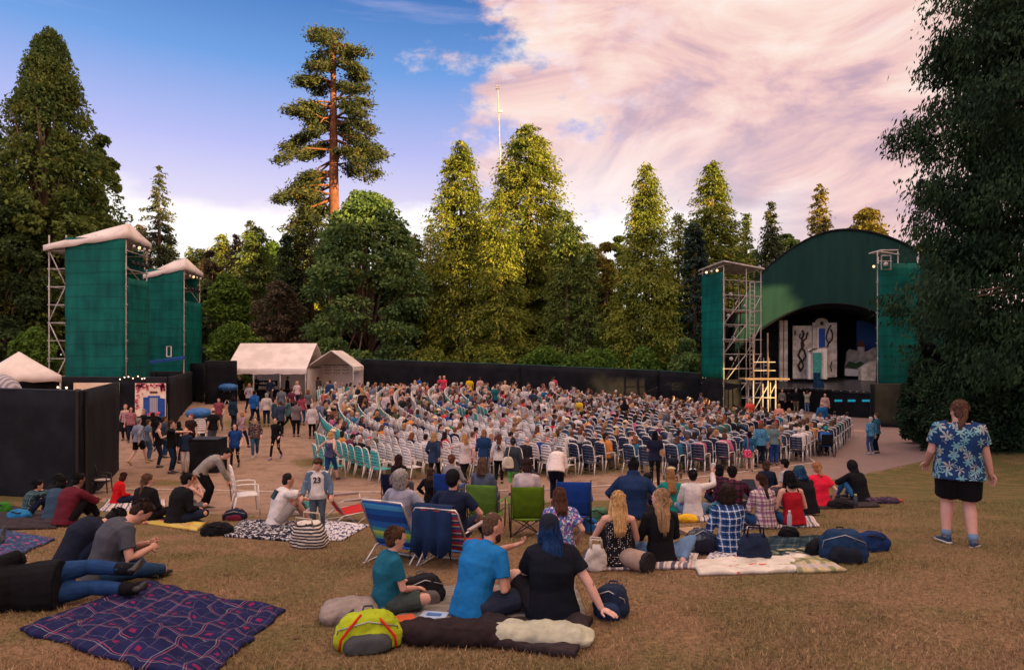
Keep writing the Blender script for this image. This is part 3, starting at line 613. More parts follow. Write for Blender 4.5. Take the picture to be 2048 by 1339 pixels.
def roofmesh(t, pts_lo, pts_hi, mat='canvas', drop=.35, name='canopy'):
    """pyramid-ish canvas: pts_lo outline (list), pts_hi ridge/peak per outline point"""
    mb = MB(); n = len(pts_lo); top = [Vector(p) for p in pts_hi]; lo = [Vector(p) for p in pts_lo]; rings = []
    K = 8; out = []
    for i in range(n):
        for k in range(K):
            s = k/K; a = lo[i].lerp(lo[(i+1) % n], s); b = top[i].lerp(top[(i+1) % n], s); out.append((a, b, s))
    def sag(s): return -.05*math.sin(s*math.pi)
    val = [a+Vector((0, 0, -drop*(.75+.25*abs(math.cos(s*math.pi*3))))) for a, b, s in out]
    r0 = [v_ for v_ in val]; r1 = [a for a, b, s in out]; r2 = [a.lerp(b, .5)+Vector((0, 0, sag(s)*1.5-.03)) for a, b, s in out]; r3 = [b for a, b, s in out]
    mb.loft([r0, r1, r2, r3], cap=False)
    o = mb.build(name, mat, t, True); sm_ = o.modifiers.new('th', 'SOLIDIFY'); sm_.thickness = .02
    return o
m_ = lambda px, Y: (px-CX)/F*Y
def tower(name, label, cx, Yc, pxl, pxe, top, zig, span, netside, D=2.1):
    X0 = m_(cx, Yc); g0 = 0.0; H = CZ+(HY-top)/F*Yc-.25; W = X0-m_(pxl, Yc); We = X0-m_(pxe, Yc)
    t, ux, uy = scaf(name, label, (X0, Yc, g0), (-1, .03, 0), (-.03, 1, 0), W, D, H-.05, [W/2, W] if pxe >= pxl else [W/2, W, We], 0, H, zig=zig, lifts=1.9)
    netpanel(t, (0, -.06, 0), (-1, .03, 0), W, .3, H-.2, (0, -1, 0)); netpanel(t, (.05, 0, 0), (0, 1, 0), D, .3, H-2.3, (1, 0, 0), 'side_netting')
    netpanel(t, (-W*.1, D+.04, 0), (-1, .0, 0), W*.9, .3, H-.6, (0, 1, 0), 'rear_netting')
    e = .14; zl = H-.35
    Lo = [(e, -e, H+.05), (e, D+e, H-.15), (-We-e, D+e, H-.5), (-We-e, -e, H-.62)]
    Hi = [(-.12, .35, H+.62), (-.12, .75, H+.60), (-W*.35, .95, H+.36), (-W*.35, .35, H+.36)]
    roofmesh(t, Lo, Hi, drop=.30)
    for k in range(4): lamp(t, (.12, .3+k*.5, H-.55), (.9, -.5, -.35), .8, k == 1)
    for k in range(4): lamp(t, (.10, .4+k*.45, H-1.35), (.2, .3, -.9), .9)
    return t
tower('scaffold_tower', 'tall green netted scaffold tower with white canvas roof at the left', 252, 35.2, 130, 95, 458, 1, 0, True)
tower('scaffold_tower', 'smaller green netted tower standing behind the tall left one', 368, 45, 288, 288, 525, 2, 0, True, D=2.4)
# small blue awning and white frame in front of the second tower
c = pl(335, 716, 43); t = thing('awning', 'blue fabric awning hung at the foot of the second green tower', 'awning', c)
MB().loft([[Vector((-1.35, 0, -.2)), Vector((-1.35, -.5, -.25)), Vector((-1.35, -.5, -.42)), Vector((-1.35, 0, -.38))], [Vector((1.15, 0, .15)), Vector((1.15, -.5, .08)), Vector((1.15, -.5, -.1)), Vector((1.15, 0, -.05))]]).build('fabric', 'blue_paint', t)
MB().tube([(-1.3, -.1, -.3), (-1.3, -.1, -3.6)], .04, 6).build('pole', 'galv', t); MB().tube([(1.1, -.1, -.1), (1.1, -.1, -3.6)], .04, 6).build('pole', 'galv', t)
c = pl(338, 702, 44.6); t = MB().tube([(-.15, 0, -.35), (-.15, 0, .32), (.14, 0, .32), (.14, 0, -.35), (-.15, 0, -.35)], .035, 6).build('hanging_frame', 'white_paint', None, False, None, c); tag(t, 'small white rectangular frame hanging on the second green tower', 'frame')

# stage-side scaffold tower (open face)
O = Vector((14.6, 46, 0)); u1 = Vector((-.4, .92, 0)).normalized(); u2 = Vector((.92, .4, 0)).normalized(); H = 10.3
t, ux, uy = scaf('scaffold_tower', 'open scaffold tower with green netted side at the left of the stage', tuple(O), u2, u1, 3.33, 2.2, H, [2.0, 3.33], 0, H, zig=2, lifts=2.05)
netpanel(t, -u2*.05, u1, 2.2, 2.6, H-.4, -u2); netpanel(t, u1*0-u1*.0-u2*.0+Vector((0, 0, 0))+u1*2.3, u2, 1.0, 2.6, H-.5, u1, 'rear_netting')
netpanel(t, -u2*.06, u1, 2.25, .0, 2.55, -u2, 'skirt', 'black_cloth'); netpanel(t, -u1*.06, u2, 1.5, .0, 2.5, -u1, 'skirt', 'black_cloth')
cor = [Vector((0, 0, 0)), u1*2.2, u1*2.2+u2*3.33, u2*3.33]; e = .15
q = MB(); rf = [-u1*.2-u2*.2+Vector((0, 0, H+.35)), u1*2.4-u2*.2+Vector((0, 0, H-.0)), u1*2.4+u2*3.5+Vector((0, 0, H-.12)), -u1*.2+u2*3.5+Vector((0, 0, H+.02))]
q.loft([[p for p in rf], [p+Vector((0, 0, .04)) for p in rf]]); q.build('roof_sheet', 'galv', t)
q = MB()
for k in range(10): s = k/9; q.cyl(rf[0].lerp(rf[3], s)-Vector((0, 0, .05)), rf[1].lerp(rf[2], s)-Vector((0, 0, .05)), .03, 5)
q.cyl(rf[0]-Vector((0, 0, .35)), rf[1]-Vector((0, 0, .3)), .03, 5); q.cyl(rf[0]-Vector((0, 0, .05)), rf[3]-Vector((0, 0, .05)), .04, 5); q.build('roof_bars', 'galv', t)
for k in range(3): lamp(t, tuple(u1*(.5+k*.55)-u2*.15+Vector((0, 0, H-.2))), (-.3, -1, -.3), .85, k != 1)
# things inside the open bay: decks, boxes, dangling cables
for z in (3.2, 5.1, 7.2): q = MB(); q.loft([[u1*.3+u2*.4+Vector((0, 0, z)), u1*1.9+u2*.4+Vector((0, 0, z)), u1*1.9+u2*2.9+Vector((0, 0, z)), u1*.3+u2*2.9+Vector((0, 0, z))], [u1*.3+u2*.4+Vector((0, 0, z+.06)), u1*1.9+u2*.4+Vector((0, 0, z+.06)), u1*1.9+u2*2.9+Vector((0, 0, z+.06)), u1*.3+u2*2.9+Vector((0, 0, z+.06))]]); q.build('deck', 'wood', t)
for k in range(9):
    p = u2*random.uniform(.3, 2.8)+u1*random.uniform(.3, 1.5)+Vector((0, 0, 3.3+k*.75)); lamp(t, tuple(p), (random.uniform(-1, 1), -1, -.3), 1.3)
q = MB()
for k in range(5): x = .4+k*.55; q.tube([u2*x+u1*.8+Vector((0, 0, 9.6)), u2*(x+.3)+u1*.9+Vector((0, 0, 7.4)), u2*(x-.1)+u1*.7+Vector((0, 0, 5.2)), u2*(x+.2)+u1*.8+Vector((0, 0, 3.3))], .03, 5)
q.build('cables', 'rubber', t, True)
def ladder(p, u, h, label, cat='ladder', w_=.42, r=.03, mat='galv', parent=None):
    u = Vector(u).normalized(); q = MB(); q.cyl(u*-w_/2, u*-w_/2+Vector((0, 0, h)), r, 6); q.cyl(u*w_/2, u*w_/2+Vector((0, 0, h)), r, 6)
    z = .2
    while z < h: q.cyl(u*-w_/2+Vector((0, 0, z)), u*w_/2+Vector((0, 0, z)), r*.8, 5); z += .3
    o = q.build('ladder', mat, parent, True, loc=None if parent else p)
    if parent: o.location = p
    if not parent: tag(o, label, cat)
ladder(u2*2.45-u1*.1+Vector((0, 0, 1.9)), u2, 7.4, '', parent=t)
# low timber lookout platform in front of it
c = Vector((16.6, 44.0, 0)); t = thing('platform', 'narrow timber lookout platform on scaffold legs beside the stage', 'platform', c)
zp = CZ+(HY-757)/F*44
MB().box((0, 0, zp), (2.9, 1.3, .10)).build('deck', 'wood', t)
for x in (-.85, .1, .6):
    for y in (-.45, .45): MB().cyl((x, y, -.2), (x, y, zp-.05), .05, 7).build('leg', 'galv', t, True)
q = MB(); q.cyl((-.85, -.48, .5), (.1, -.48, 2.2), .035, 6); q.cyl((.1, -.48, 1.3), (.6, -.48, 2.3), .035, 6); q.cyl((-.85, -.48, 1.4), (.6, -.48, 1.4), .035, 6); q.build('braces', 'galv', t, True)
for x in (-.85, .1): MB().cyl((x, -.45, zp), (x, -.45, zp+3.0), .05, 7).build('upright', 'wood', t, True)
q = MB(); q.cyl((-.85, -.45, zp+1.1), (.6, -.45, zp+1.1), .03, 6); q.cyl((-.85, -.45, zp+.55), (.6, -.45, zp+.55), .03, 6); q.build('guard_rail', 'galv', t)
c = pl(1533, 752, 49); ladder(c, (1, 0, 0), 1.35, 'short metal ladder standing on the left edge of the stage')

# --- stage shell
UX = Vector((math.cos(R(-9)), math.sin(R(-9)), 0)); NR = Vector((UX.y, -UX.x, 0))   # faces the seats
FO = Vector((25.0, 52.0, 0))
def fp(px, py, off=0.0):
    """point of the fascia plane seen at that place; used for the real outline"""
    d = Vector(((px-CX)/F, 1, (HY-py)/F)); o = Vector((0, 0, CZ)); P = FO-NR*off; k = (P-o).dot(NR)/d.dot(NR); return o+d*k
t = thing('bandshell', 'dark green arched open air stage roof with black interior', 'stage', FO)
TOP = [(1470, 640), (1490, 592), (1525, 545), (1560, 514), (1600, 487), (1645, 467), (1690, 460), (1735, 464), (1790, 480), (1840, 505), (1885, 540), (1925, 590), (1950, 640)]
LOW = [(1470, 705), (1490, 684), (1525, 656), (1560, 634), (1600, 617), (1640, 608), (1680, 607), (1720, 613), (1770, 632), (1820, 656), (1870, 690), (1915, 720), (1950, 745)]
def res(pts, n):
    P = [fp(*p)-FO for p in pts]; xs = [p.dot(UX) for p in P]; zs = [p.z for p in P]; X = np.linspace(xs[0], xs[-1], n); c_ = curve(list(zip(xs, zs)))(X); return [UX*x+Vector((0, 0, float(z))) for x, z in zip(X, c_)]
n = 40; T_ = res(TOP, n); L_ = res(LOW, n)
q = MB(); rings = []
for a, b in zip(L_, T_): rings.append([a, a.lerp(b, .5), b, b-NR*.3, a-NR*.3])
q.loft(rings); q.build('fascia', 'shell_green', t, False)
q = MB(); q.loft([[p+Vector((0, 0, .12))+NR*.10, p-Vector((0, 0, .02))+NR*.10, p-Vector((0, 0, .02))-NR*9.5-Vector((0, 0, 2.0)), p+Vector((0, 0, .12))-NR*9.5-Vector((0, 0, 2.0))] for p in T_]); q.build('roof', 'black_paint', t, True)
q = MB(); q.loft([[p+NR*.05+Vector((0, 0, .05)), p+NR*.05-Vector((0, 0, .02)), p-NR*2.5-Vector((0, 0, .5)), p-NR*2.5-Vector((0, 0, .3))] for p in L_]); q.build('soffit', 'black_paint', t, True)
xl = T_[0].dot(UX); xr = T_[-1].dot(UX); q = MB()
for x in (xl, xr-.3): q.prism([UX*x, UX*(x+.3), UX*(x+.3)-NR*9.4, UX*x-NR*9.4], (0, 0, L_[0].z))
q.build('side_wall', 'black_paint', t)
q = MB(); q.prism([UX*xl-NR*9.4, UX*xr-NR*9.4, UX*xr-NR*9.7, UX*xl-NR*9.7], (0, 0, 9.5)); q.build('back_wall', 'black_paint', t)
q = MB(); p0 = fp(1500, 700, 2.6)-FO; q.prism([UX*p0.dot(UX)-NR*2.6, UX*(p0.dot(UX)+3.1)-NR*2.6, UX*(p0.dot(UX)+3.1)-NR*2.8, UX*p0.dot(UX)-NR*2.8], (0, 0, 7.6)); q.build('wing_wall', 'black_paint', t)
for px in (1562, 1571):
    p = fp(px, 750, 2.0); q = MB(); q.box((0, 0, 0), (.28, .2, 5.0)); o = q.build('column', 'plaster', t); o.location = Vector((p.x, p.y, 4.55))-FO
# raked stage floor with a curved apron
t = thing('stage_platform', 'dark glossy raised stage platform with curved front edge', 'stage', (0, 0, 0))
ED = [(1500, 764), (1522, 763.5), (1545, 766), (1566, 772), (1585, 773.5), (1610, 774), (1650, 778), (1700, 781), (1741, 782.5), (1790, 783), (1850, 783)]
ZS = 1.72; front = []
for px, py in ED: Y = (CZ-ZS)*F/(py-HY); Y = min(Y, 50.5); Y = max(Y, 45.2); front.append(Vector((m_(px, Y), Y, ZS)))
back = [Vector((20+13.5*i/(len(front)-1), 60.5, 2.45)) for i in range(len(front))]
q = MB(); q.loft([[f, b, b-Vector((0, 0, .25)), f-Vector((0, 0, .16))] for f, b in zip(front, back)]); q.build('floor', 'stage_floor', t)
q = MB(); q.loft([[f-Vector((0, -.12, .165)), f-Vector((0, -.35, .165)), Vector((f.x, f.y+.35, -.1)), Vector((f.x, f.y+.12, -.1))] for f in front]); q.build('front_skirt', 'black_cloth', t)
q = MB()
for a, b in zip(front[:-1], front[1:]):
    for k in (0, .33, .66): p = a.lerp(b, k); q.box(p+Vector((0, -.02, -.03)), (.09, .04, .03))
q.build('edge_lights', 'white_paint', t)
m, N = newmat('teal_glow'); finish(N, N('Emission', Color=(.02, .35, .5, 1), Strength=.22))
for px in (1540, 1664, 1690, 1718): p = pl(px, 799 if px > 1600 else 782, 46.2); MB().box(p-Vector((0, .9 if px > 1600 else .1, 0)), (.5 if px > 1600 else .12, .05, .14)).build('step_light', 'teal_glow', t)
# orchestra wall / stone kerb below the stage
q = MB(); KX = [(1560, 812), (1600, 820), (1650, 826), (1700, 829), (1742, 831)]
ps = [at(*k) for k in KX]; q.loft([[p+Vector((0, 0, -.2)), p+Vector((0, 0, .26)), p+Vector((0, .5, .26)), p+Vector((0, .5, -.2))] for p in ps]); tag(q.build('stone_kerb', 'stone'), 'low rough stone kerb at the foot of the stage', 'kerb')
q = MB(); ps = [at(*k)+Vector((0, .55, 0)) for k in KX]; q.loft([[p+Vector((0, 0, -.1)), p+Vector((0, 0, .95)), p+Vector((0, .05, .95)), p+Vector((0, .05, -.1))] for p in ps]); tag(q.build('pit_wall', 'black_paint'), 'dark low orchestra pit wall in front of the stage', 'pit wall')
# chair with a dark cover on stage
c = pl(1637, 768, 47.5); c.z = 1.86; t = thing('stage_chair', 'chair under a dark blue cloth standing alone near the stage front', 'chair', c)
q = MB(); q.loft([[Vector((x*s_, y*s_+o, z)) for x, y in ((-.25, -.25), (.25, -.25), (.25, .25), (-.25, .25))] for z, s_, o in ((0, 1.15, 0), (.48, 1.0, 0))]); q.build('draped_seat', 'blue_dark', t) if False else None
pattern('blue_dark', lambda N, tc: N.mix(N.ss(N.noise(tc, 14, 3), .45, .6), (.004, .02, .055), (.015, .07, .14)))
q = MB(); q.loft([[Vector((x*s_, y*s_, z)) for x, y in ((-.25, -.25), (.25, -.25), (.25, .25), (-.25, .25))] for z, s_ in ((0, 1.15), (.48, 1.0))]); q.build('draped_seat', 'blue_dark', t)
q = MB(); q.loft([[Vector((x, .2+y, z)) for x, y in ((-.23, 0), (.23, 0), (.23, .08), (-.23, .08))] for z in (.4, .8, 1.08)]); q.build('draped_back', 'blue_dark', t)

# --- scenery on stage
def flatp(px, py, Y): return pl(px, py, Y)
def panel(t, name, outline, Y, mat, th=.12, off=0.0, **k):
    P = [pl(x, y, Y)-Vector(t.location)+Vector((0, -off, 0)) for x, y in outline]; q = MB(); q.prism(P, (0, th, 0)); return q.build(name, mat, t, **k)
simple('vine', (.030, .022, .014), .8, .3); simple('pink', (.55, .10, .17), .8, .4, 9); simple('leafpaint', (.03, .09, .03), .8, .4, 9)
Yf = 54.5
t = thing('scenery_house', 'painted plaster house front with turquoise door and climbing vines on stage', 'stage scenery', pl(1628, 753, Yf))
panel(t, 'left_wall', [(1586, 757), (1586, 651), (1624, 651), (1624, 757)], Yf, 'plaster')
dome = [(1624, 757), (1624, 645), (1629, 645)]+[(1642+13*math.cos(a), 645-9*math.sin(a)) for a in np.linspace(math.pi, 0, 9)]+[(1672, 645), (1672, 753)]
panel(t, 'gable_wall', dome, Yf, 'plaster', off=.15)
panel(t, 'upper_window', [(1635, 694), (1635, 657), (1648, 657), (1648, 694)], Yf, 'blue_paint', .05, .19)
panel(t, 'window_frame', [(1633, 695), (1633, 655), (1635, 655), (1635, 695)], Yf, 'white_paint', .05, .21); panel(t, 'niche', [(1639, 650), (1639, 644), (1642, 642), (1645, 644), (1645, 650)], Yf, 'vine', .04, .18)
panel(t, 'porch_wall', [(1608, 757), (1608, 697), (1645, 697), (1645, 757)], Yf, 'white_paint', .3, .8); panel(t, 'door', [(1616, 757), (1616, 705), (1634, 705), (1634, 757)], Yf, 'turq', .05, .84)
panel(t, 'door_frame', [(1613, 757), (1613, 702), (1616, 702), (1616, 757)], Yf, 'plaster', .05, .86); panel(t, 'door_frame', [(1634, 757), (1634, 702), (1637, 702), (1637, 757)], Yf, 'plaster', .05, .86)
panel(t, 'slot', [(1589, 670), (1589, 661), (1591.5, 661), (1591.5, 670)], Yf, 'vine', .03, .03)
q = MB(); V0 = Vector(t.location)
def vine(pts, off, r=.05):
    P = [pl(x, y, Yf)-V0+Vector((0, -off, 0)) for x, y in pts]; q.tube(P, r, 6)
vine([(1600, 742), (1596, 730), (1602, 720), (1596, 710), (1600, 700), (1607, 690), (1603, 678), (1607, 668), (1604, 660)], .06, .09); vine([(1600, 742), (1606, 732), (1604, 722), (1611, 712), (1608, 700), (1603, 694)], .06, .07); vine([(1603, 694), (1602, 685), (1612, 676), (1615, 664)], .06, .07); vine([(1608, 703), (1616, 698), (1624, 697)], .9, .05); vine([(1604, 678), (1598, 674), (1600, 667)], .06, .05)
vine([(1652, 694), (1655, 686), (1650, 676), (1652, 666), (1656, 656), (1660, 650)], .2, .06); vine([(1655, 686), (1662, 678), (1663, 668), (1659, 658)], .2, .06); vine([(1661, 742), (1659, 732), (1662, 722)], .2, .04)
q.build('vines', 'vine', t, True)
t = thing('scenery_backdrop', 'blue painted sky flat with white village and red tower at the right of the stage', 'stage scenery', pl(1735, 760, 56))
panel(t, 'sky_flat', [(1714, 700), (1714, 640), (1790, 640), (1790, 745), (1714, 745)], 57.5, 'blue_paint'); V0 = Vector(t.location)
simple('redroof', (.12, .03, .02), .8, .2)
panel(t, 'village', [(1690, 748), (1690, 735), (1694, 703), (1700, 698), (1710, 700), (1722, 705), (1735, 702), (1748, 695), (1790, 690), (1790, 748)], 56.6, 'plaster'); panel(t, 'tower', [(1716, 715), (1716, 692), (1722, 686), (1729, 692), (1729, 715)], 56.5, 'plaster', .1); panel(t, 'tower_roof', [(1715, 693), (1718, 684), (1722, 679), (1727, 684), (1730, 693)], 56.4, 'redroof', .1)
panel(t, 'stairs', [(1722, 760), (1722, 735), (1732, 728), (1745, 722), (1790, 715), (1790, 765)], 54, 'plaster', .4); panel(t, 'bush', [(1692, 732), (1700, 722), (1712, 726), (1722, 722), (1731, 728), (1720, 734), (1705, 736)], 56.2, 'leafpaint', .15); panel(t, 'low_wall', [(1690, 751), (1690, 736), (1724, 739), (1724, 752)], 56.0, 'white_paint', .1)

# right stage scaffold, netted, with black base
c = Vector((m_(1755, 41.5), 41.5, 0)); H = 10.6; W = m_(1835, 41.5)-c.x
t, ux, uy = scaf('scaffold_tower', 'green netted scaffold tower at the right of the stage half hidden by the cedar', tuple(c), (1, -.04, 0), (.50, .87, 0), W, 2.4, H, [W/2, W], 0, H, zig=1, lifts=1.9)
netpanel(t, (0, -.06, 0), (1, -.04, 0), W, 2.2, H-.75, (0, -1, 0)); netpanel(t, (-.05, 0, 0), (.5, .87, 0), 2.4, 2.2, H-.75, (-1, 0, 0), 'side_netting'); netpanel(t, (W+.05, 0, 0), (.5, .87, 0), 2.4, 2.2, H-.75, (1, 0, 0), 'side_netting')
netpanel(t, (1.2, 2.15, 0), (1, 0, 0), W, 2.2, H-.9, (0, 1, 0), 'rear_netting')
q = MB(); q.box((.75, .7, H+.1), (1.1, 1.4, .06)); q.cyl((0, 0, H-.6), (.9, 0, H-.6), .03, 6); q.cyl((0, -.1, H), (1.3, -.1, H-.2), .03, 6); q.build('roof_sheet', 'canvas', t)
lamp(t, (.35, -.2, H-.75), (-.4, -1, -.3), 1.3); lamp(t, (-.15, -.1, H-.9), (-1, -.6, -.3), .8, True)
q = MB(); q.tube([(.08, -.3, H-.3), (.65, -.3, H-.3), (.65, -.3, H-1.15), (.08, -.3, H-1.15), (.08, -.3, H-.3)], .04, 5); q.build('lamp_frame', 'galv', t)
A = pl(1742, 768, 40.3); B = pl(1832, 768, 39.3); wall('screen_wall', 'black screen wall at the foot of the right stage tower', 'screen wall', (A.x, A.y, A.z), (B.x, B.y, B.z), 2.4, posts=1.3)

# mast among the golden trees
c = tpos(1016, 88); t = thing('mast', 'thin white leaning mast rising beside the golden cedar', 'mast', c); zt = CZ+(HY-178)/F*88-c[2]
MB().tube([(0, 0, -.5), ((995.5-1016)*88/F, 0, zt)], [.11, .07], 8).build('pole', 'galv', t, True); q = MB(); q.box(((995-1016)*88/F, 0, zt+.1), (.5, .3, .25)); q.ell(((993.5-1016)*88/F, 0, zt+.35), .16); q.ell(((997.5-1016)*88/F, 0, zt+.4), .13); q.build('antenna_head', 'metal', t, col=(.3, .3, .32))
MB().box((-1.0, -.1, zt-3.0), (.45, .2, .3)).build('antenna_box', 'white_paint', t)

# --- tents
def posts(t, pts, z0, z1s, mat='galv', r=.035):
    for (x, y), z in zip(pts, z1s): MB().cyl((x, y, z0), (x, y, z), r, 6).build('leg', mat, t, True)
XL, XR, YF, YB = m_(452, 45), m_(613, 45), 45.0, 50.0
zf = CZ+(HY-738)/F*45; zr = CZ+(HY-686)/F*47.3; base = float(tz(-16, 46))
t = thing('marquee', 'large white canvas marquee with sloping roof at the back left', 'marquee', (XL, YF, 0)); W = XR-XL
q = MB(); nn = 14; rings = []
for i in range(nn+1):
    x = W*i/nn; s_ = .03*math.sin(i*2.3)+.02*math.sin(i*5)
    rings.append([Vector((x, -.0, zf-.33+s_)), Vector((x, -.02, zf-.1+s_*.3)), Vector((x, .0, zf+.03)), Vector((x, 1.1, (zf+zr)/2-.03)), Vector((x, 2.4, zr)), Vector((x, 4.8, zf)), Vector((x, 4.8, zf-.3)), Vector((x, 4.77, zf-.3)), Vector((x, 4.77, zf-.03)), Vector((x, 2.4, zr-.04)), Vector((x, 1.1, (zf+zr)/2-.07)), Vector((x, .04, zf)), Vector((x, .03, zf-.33+s_))])
q.loft(rings); q.build('canopy', 'canvas', t, False)
q = MB(); q.prism([(W*.0, 4.6, base-.1), (W, 4.6, base-.1), (W, 4.6, zf), (W*.0, 4.6, zf)], (0, .04, 0)); q.prism([(W-.05, .3, base-.1), (W-.05, 4.6, base-.1), (W-.05, 4.6, zf), (W-.05, .3, zf)], (.03, 0, 0)); q.build('rear_curtain', 'canvas', t)
posts(t, [(W*.01, .05), (W*.34, .05), (W*.67, .05), (W*.985, .05)], base-.2, [zf-.05]*4)
# dark cloth tables below
for i, (px, w_) in enumerate([(520, 70), (578, 42)]):
    c = tpos(px, 47); t = thing('table', ['long table under a black cloth inside the marquee', 'short table under a black cloth at the right end of the marquee'][i], 'table', c); ww = w_*47/F
    MB().box((0, 0, .74), (ww, .8, .04)).build('tabletop', 'black_paint', t); MB().loft([[Vector((x*s_, y*s_, z)) for x, y in ((-ww/2, -.42), (ww/2, -.42), (ww/2, .42), (-ww/2, .42))] for z, s_ in ((0, 1.04), (.72, 1.0))]).build('tablecloth', 'black_cloth', t)
c = pl(535, 766, 46.3); t = thing('banner', 'black banner with white lettering hung on the marquee table', 'banner', c); MB().box((0, 0, 0), (1.4, .03, .4)).build('cloth', 'black_cloth', t)
q = MB()
for k in range(9): q.tube([(-.52+k*.12, -.03, -.07+.02*(k % 2)), (-.50+k*.12, -.03, .05+.03*(k % 3)), (-.45+k*.12, -.03, .0), (-.42+k*.12, -.03, -.06)], .018, 5)
q.build('lettering', 'white_paint', t)
# gable tent
XL, XR = m_(613, 46), m_(707, 46); W = XR-XL; ze = CZ+(HY-733)/F*46; zk = CZ+(HY-700)/F*46; D = 3.2
t = thing('gable_tent', 'small white gable tent with a written board on its rear curtain', 'tent', (XL, 46, 0))
q = MB(); prof = [(0, ze-.28), (0, ze), (W*.27, (ze+zk)/2+.06), (W*.52, zk), (W*.77, (ze+zk)/2+.02), (W, ze), (W, ze-.28), (W-.03, ze-.28), (W-.04, ze-.04), (W*.52, zk-.05), (.04, ze-.04), (.03, ze-.28)]
q.loft([[Vector((x, y, z)) for x, z in prof] for y in (0, .8, 1.6, 2.4, D)]); q.build('canopy', 'canvas', t)
q = MB(); q.prism([(.05, D-.1, base-.1), (W-.05, D-.1, base-.1), (W-.05, D-.1, ze), (W*.52, D-.1, zk-.06), (.05, D-.1, ze)], (0, .03, 0)); q.build('rear_curtain', 'canvas', t)
posts(t, [(.03, .03), (W-.03, .03), (.03, D-.2), (W-.03, D-.2)], base-.2, [ze]*4)
q = MB(); z = ze-.02
for r_ in range(3):
    for k in range(4):
        x = W*.14+k*W*.2
        for s_ in range(3): q.box((x+s_*.17+.02*((k*7+r_) % 3), D-.16, z-r_*.24-(s_ % 2)*.05), (.13, .02, .045))
q.box((W*.5, D-.16, z+.12), (W*.82, .02, .05)); q.build('lettering', 'black_metal', t)
# pop-up canopies at the far left
def popup(px, Y, s, ze, zk, rz, label):
    x, y, z = tpos(px, Y); t = thing('popup_canopy', label, 'canopy', (x, y, 0), R(rz)); h = s/2
    Lo = [(h, -h, ze), (h, h, ze), (-h, h, ze), (-h, -h, ze)]; roofmesh(t, Lo, [(.02, -.02, zk), (.02, .02, zk), (-.02, .02, zk), (-.02, -.02, zk)], drop=.32)
    posts(t, [(h*.97, -h*.97), (h*.97, h*.97), (-h*.97, h*.97), (-h*.97, -h*.97)], -.2, [ze]*4)
popup(38, 32, 3.0, CZ+(HY-752)/F*30.5, CZ+(HY-703)/F*32, 42, 'pale grey pop up canopy with pointed top at the left edge')
c = pl(-8, 778, 24); q = MB(); q.ell((0, 0, -.4), (.85, .85, 1.0), n=16, m=10); pattern('striped_grey', lambda N, tc: N.mix(N.ss(N('TexWave', Vector=tc, Scale=3.0), .4, .6), (.22, .21, .25), (.42, .40, .44))); o = q.build('umbrella', 'striped_grey', None, True, loc=c); tag(o, 'grey striped umbrella top behind the near black wall', 'umbrella')
# mural and boards on the black wall
YW = 32.85
t = thing('mural', 'painted mural of blue shutters and pink blossom on the black wall', 'mural', pl(301, 800, YW)); V0 = Vector(t.location)
simple('cream', (.78, .62, .46), .7, .15, 3)
panel(t, 'board', [(270, 832), (270, 766), (331, 766), (331, 832)], YW, 'cream', .05); panel(t, 'shutter', [(287, 830), (287, 794), (297, 794), (297, 830)], YW, 'blue_paint', .03, .03); panel(t, 'shutter', [(319, 834), (319, 795), (330, 797), (330, 834)], YW, 'blue_paint', .03, .03)
panel(t, 'window_frame', [(296, 826), (296, 791), (320, 791), (320, 826)], YW, 'blue_paint', .03, .035); panel(t, 'curtain', [(300, 824), (300, 795), (316, 795), (316, 824)], YW, 'striped_grey', .02, .05); panel(t, 'plaque', [(300, 786), (300, 782), (315, 782), (315, 786)], YW, 'redroof', .02, .03)
q = MB()
for k in range(90):
    a = random.random(); px, py = (272+random.random()*58, 767+abs(random.gauss(0, 5))) if a < .5 else ((272+abs(random.gauss(0, 5)), 767+random.random()*50) if a < .8 else (322+random.random()*8, 768+random.random()*14))
    p = pl(min(px, 330), py, YW)-V0; q.box(p+Vector((0, -.03, 0)), (.06+.06*random.random(), .012, .05+.05*random.random()), 0, Matrix.Rotation(random.random()*3, 3, 'Y'))
q.build('blossom', 'pink', t)
q = MB()
for k in range(26): p = pl(298+random.random()*24, 824+random.random()*6, YW)-V0; q.ell(p+Vector((0, -.12, 0)), .05, n=6, m=4)
q.build('flowers', 'pink', t)
t = thing('menu_board', 'pale timber board fixed on the black wall left of the mural', 'board', pl(190, 775, YW)); panel(t, 'board', [(147, 788), (147, 765), (238, 765), (238, 788)], YW, 'cream', .05); V0 = Vector(t.location); q = MB()
for k in range(3): p = pl(153+k*4, 781, YW)-V0; q.box(p+Vector((0, -.04, 0)), (.05, .02, .16))
q.box(pl(157, 778, YW)-V0+Vector((0, -.04, 0)), (.28, .02, .03)); q.build('lettering', 'black_metal', t)
# string lights
m, N = newmat('bulb'); finish(N, N('Emission', Color=(1, .72, .45, 1), Strength=1.1))
t = thing('string_lights', 'string of small warm bulbs hung on the black wall above the mural', 'string lights', pl(265, 755, 32.4)); V0 = Vector(t.location)
SP = [(236, 762), (240, 758), (249, 754), (257, 753), (266, 756), (276, 752), (284, 757), (289, 756), (296, 748)]; q = MB(); q.tube([pl(x, y-2, 32.4)-V0 for x, y in SP], .012, 5); q.build('cable', 'rubber', t)
for x, y in SP[1:-1]: MB().ell(pl(x, y, 32.4)-V0, .032, n=8, m=6).build('bulb', 'bulb', t, True)
t = thing('string_lights', 'two small bulbs on a cable under the pop up canopy', 'string lights', pl(120, 775, 31)); V0 = Vector(t.location); q = MB(); q.tube([pl(x, y, 31)-V0 for x, y in ((112, 768), (116, 772), (125, 774), (134, 772), (140, 766))], .012, 5); q.build('cable', 'rubber', t)
for x, y in ((116, 774), (133, 775)): MB().ell(pl(x, y, 31)-V0, .05, n=8, m=6).build('bulb', 'bulb', t, True)
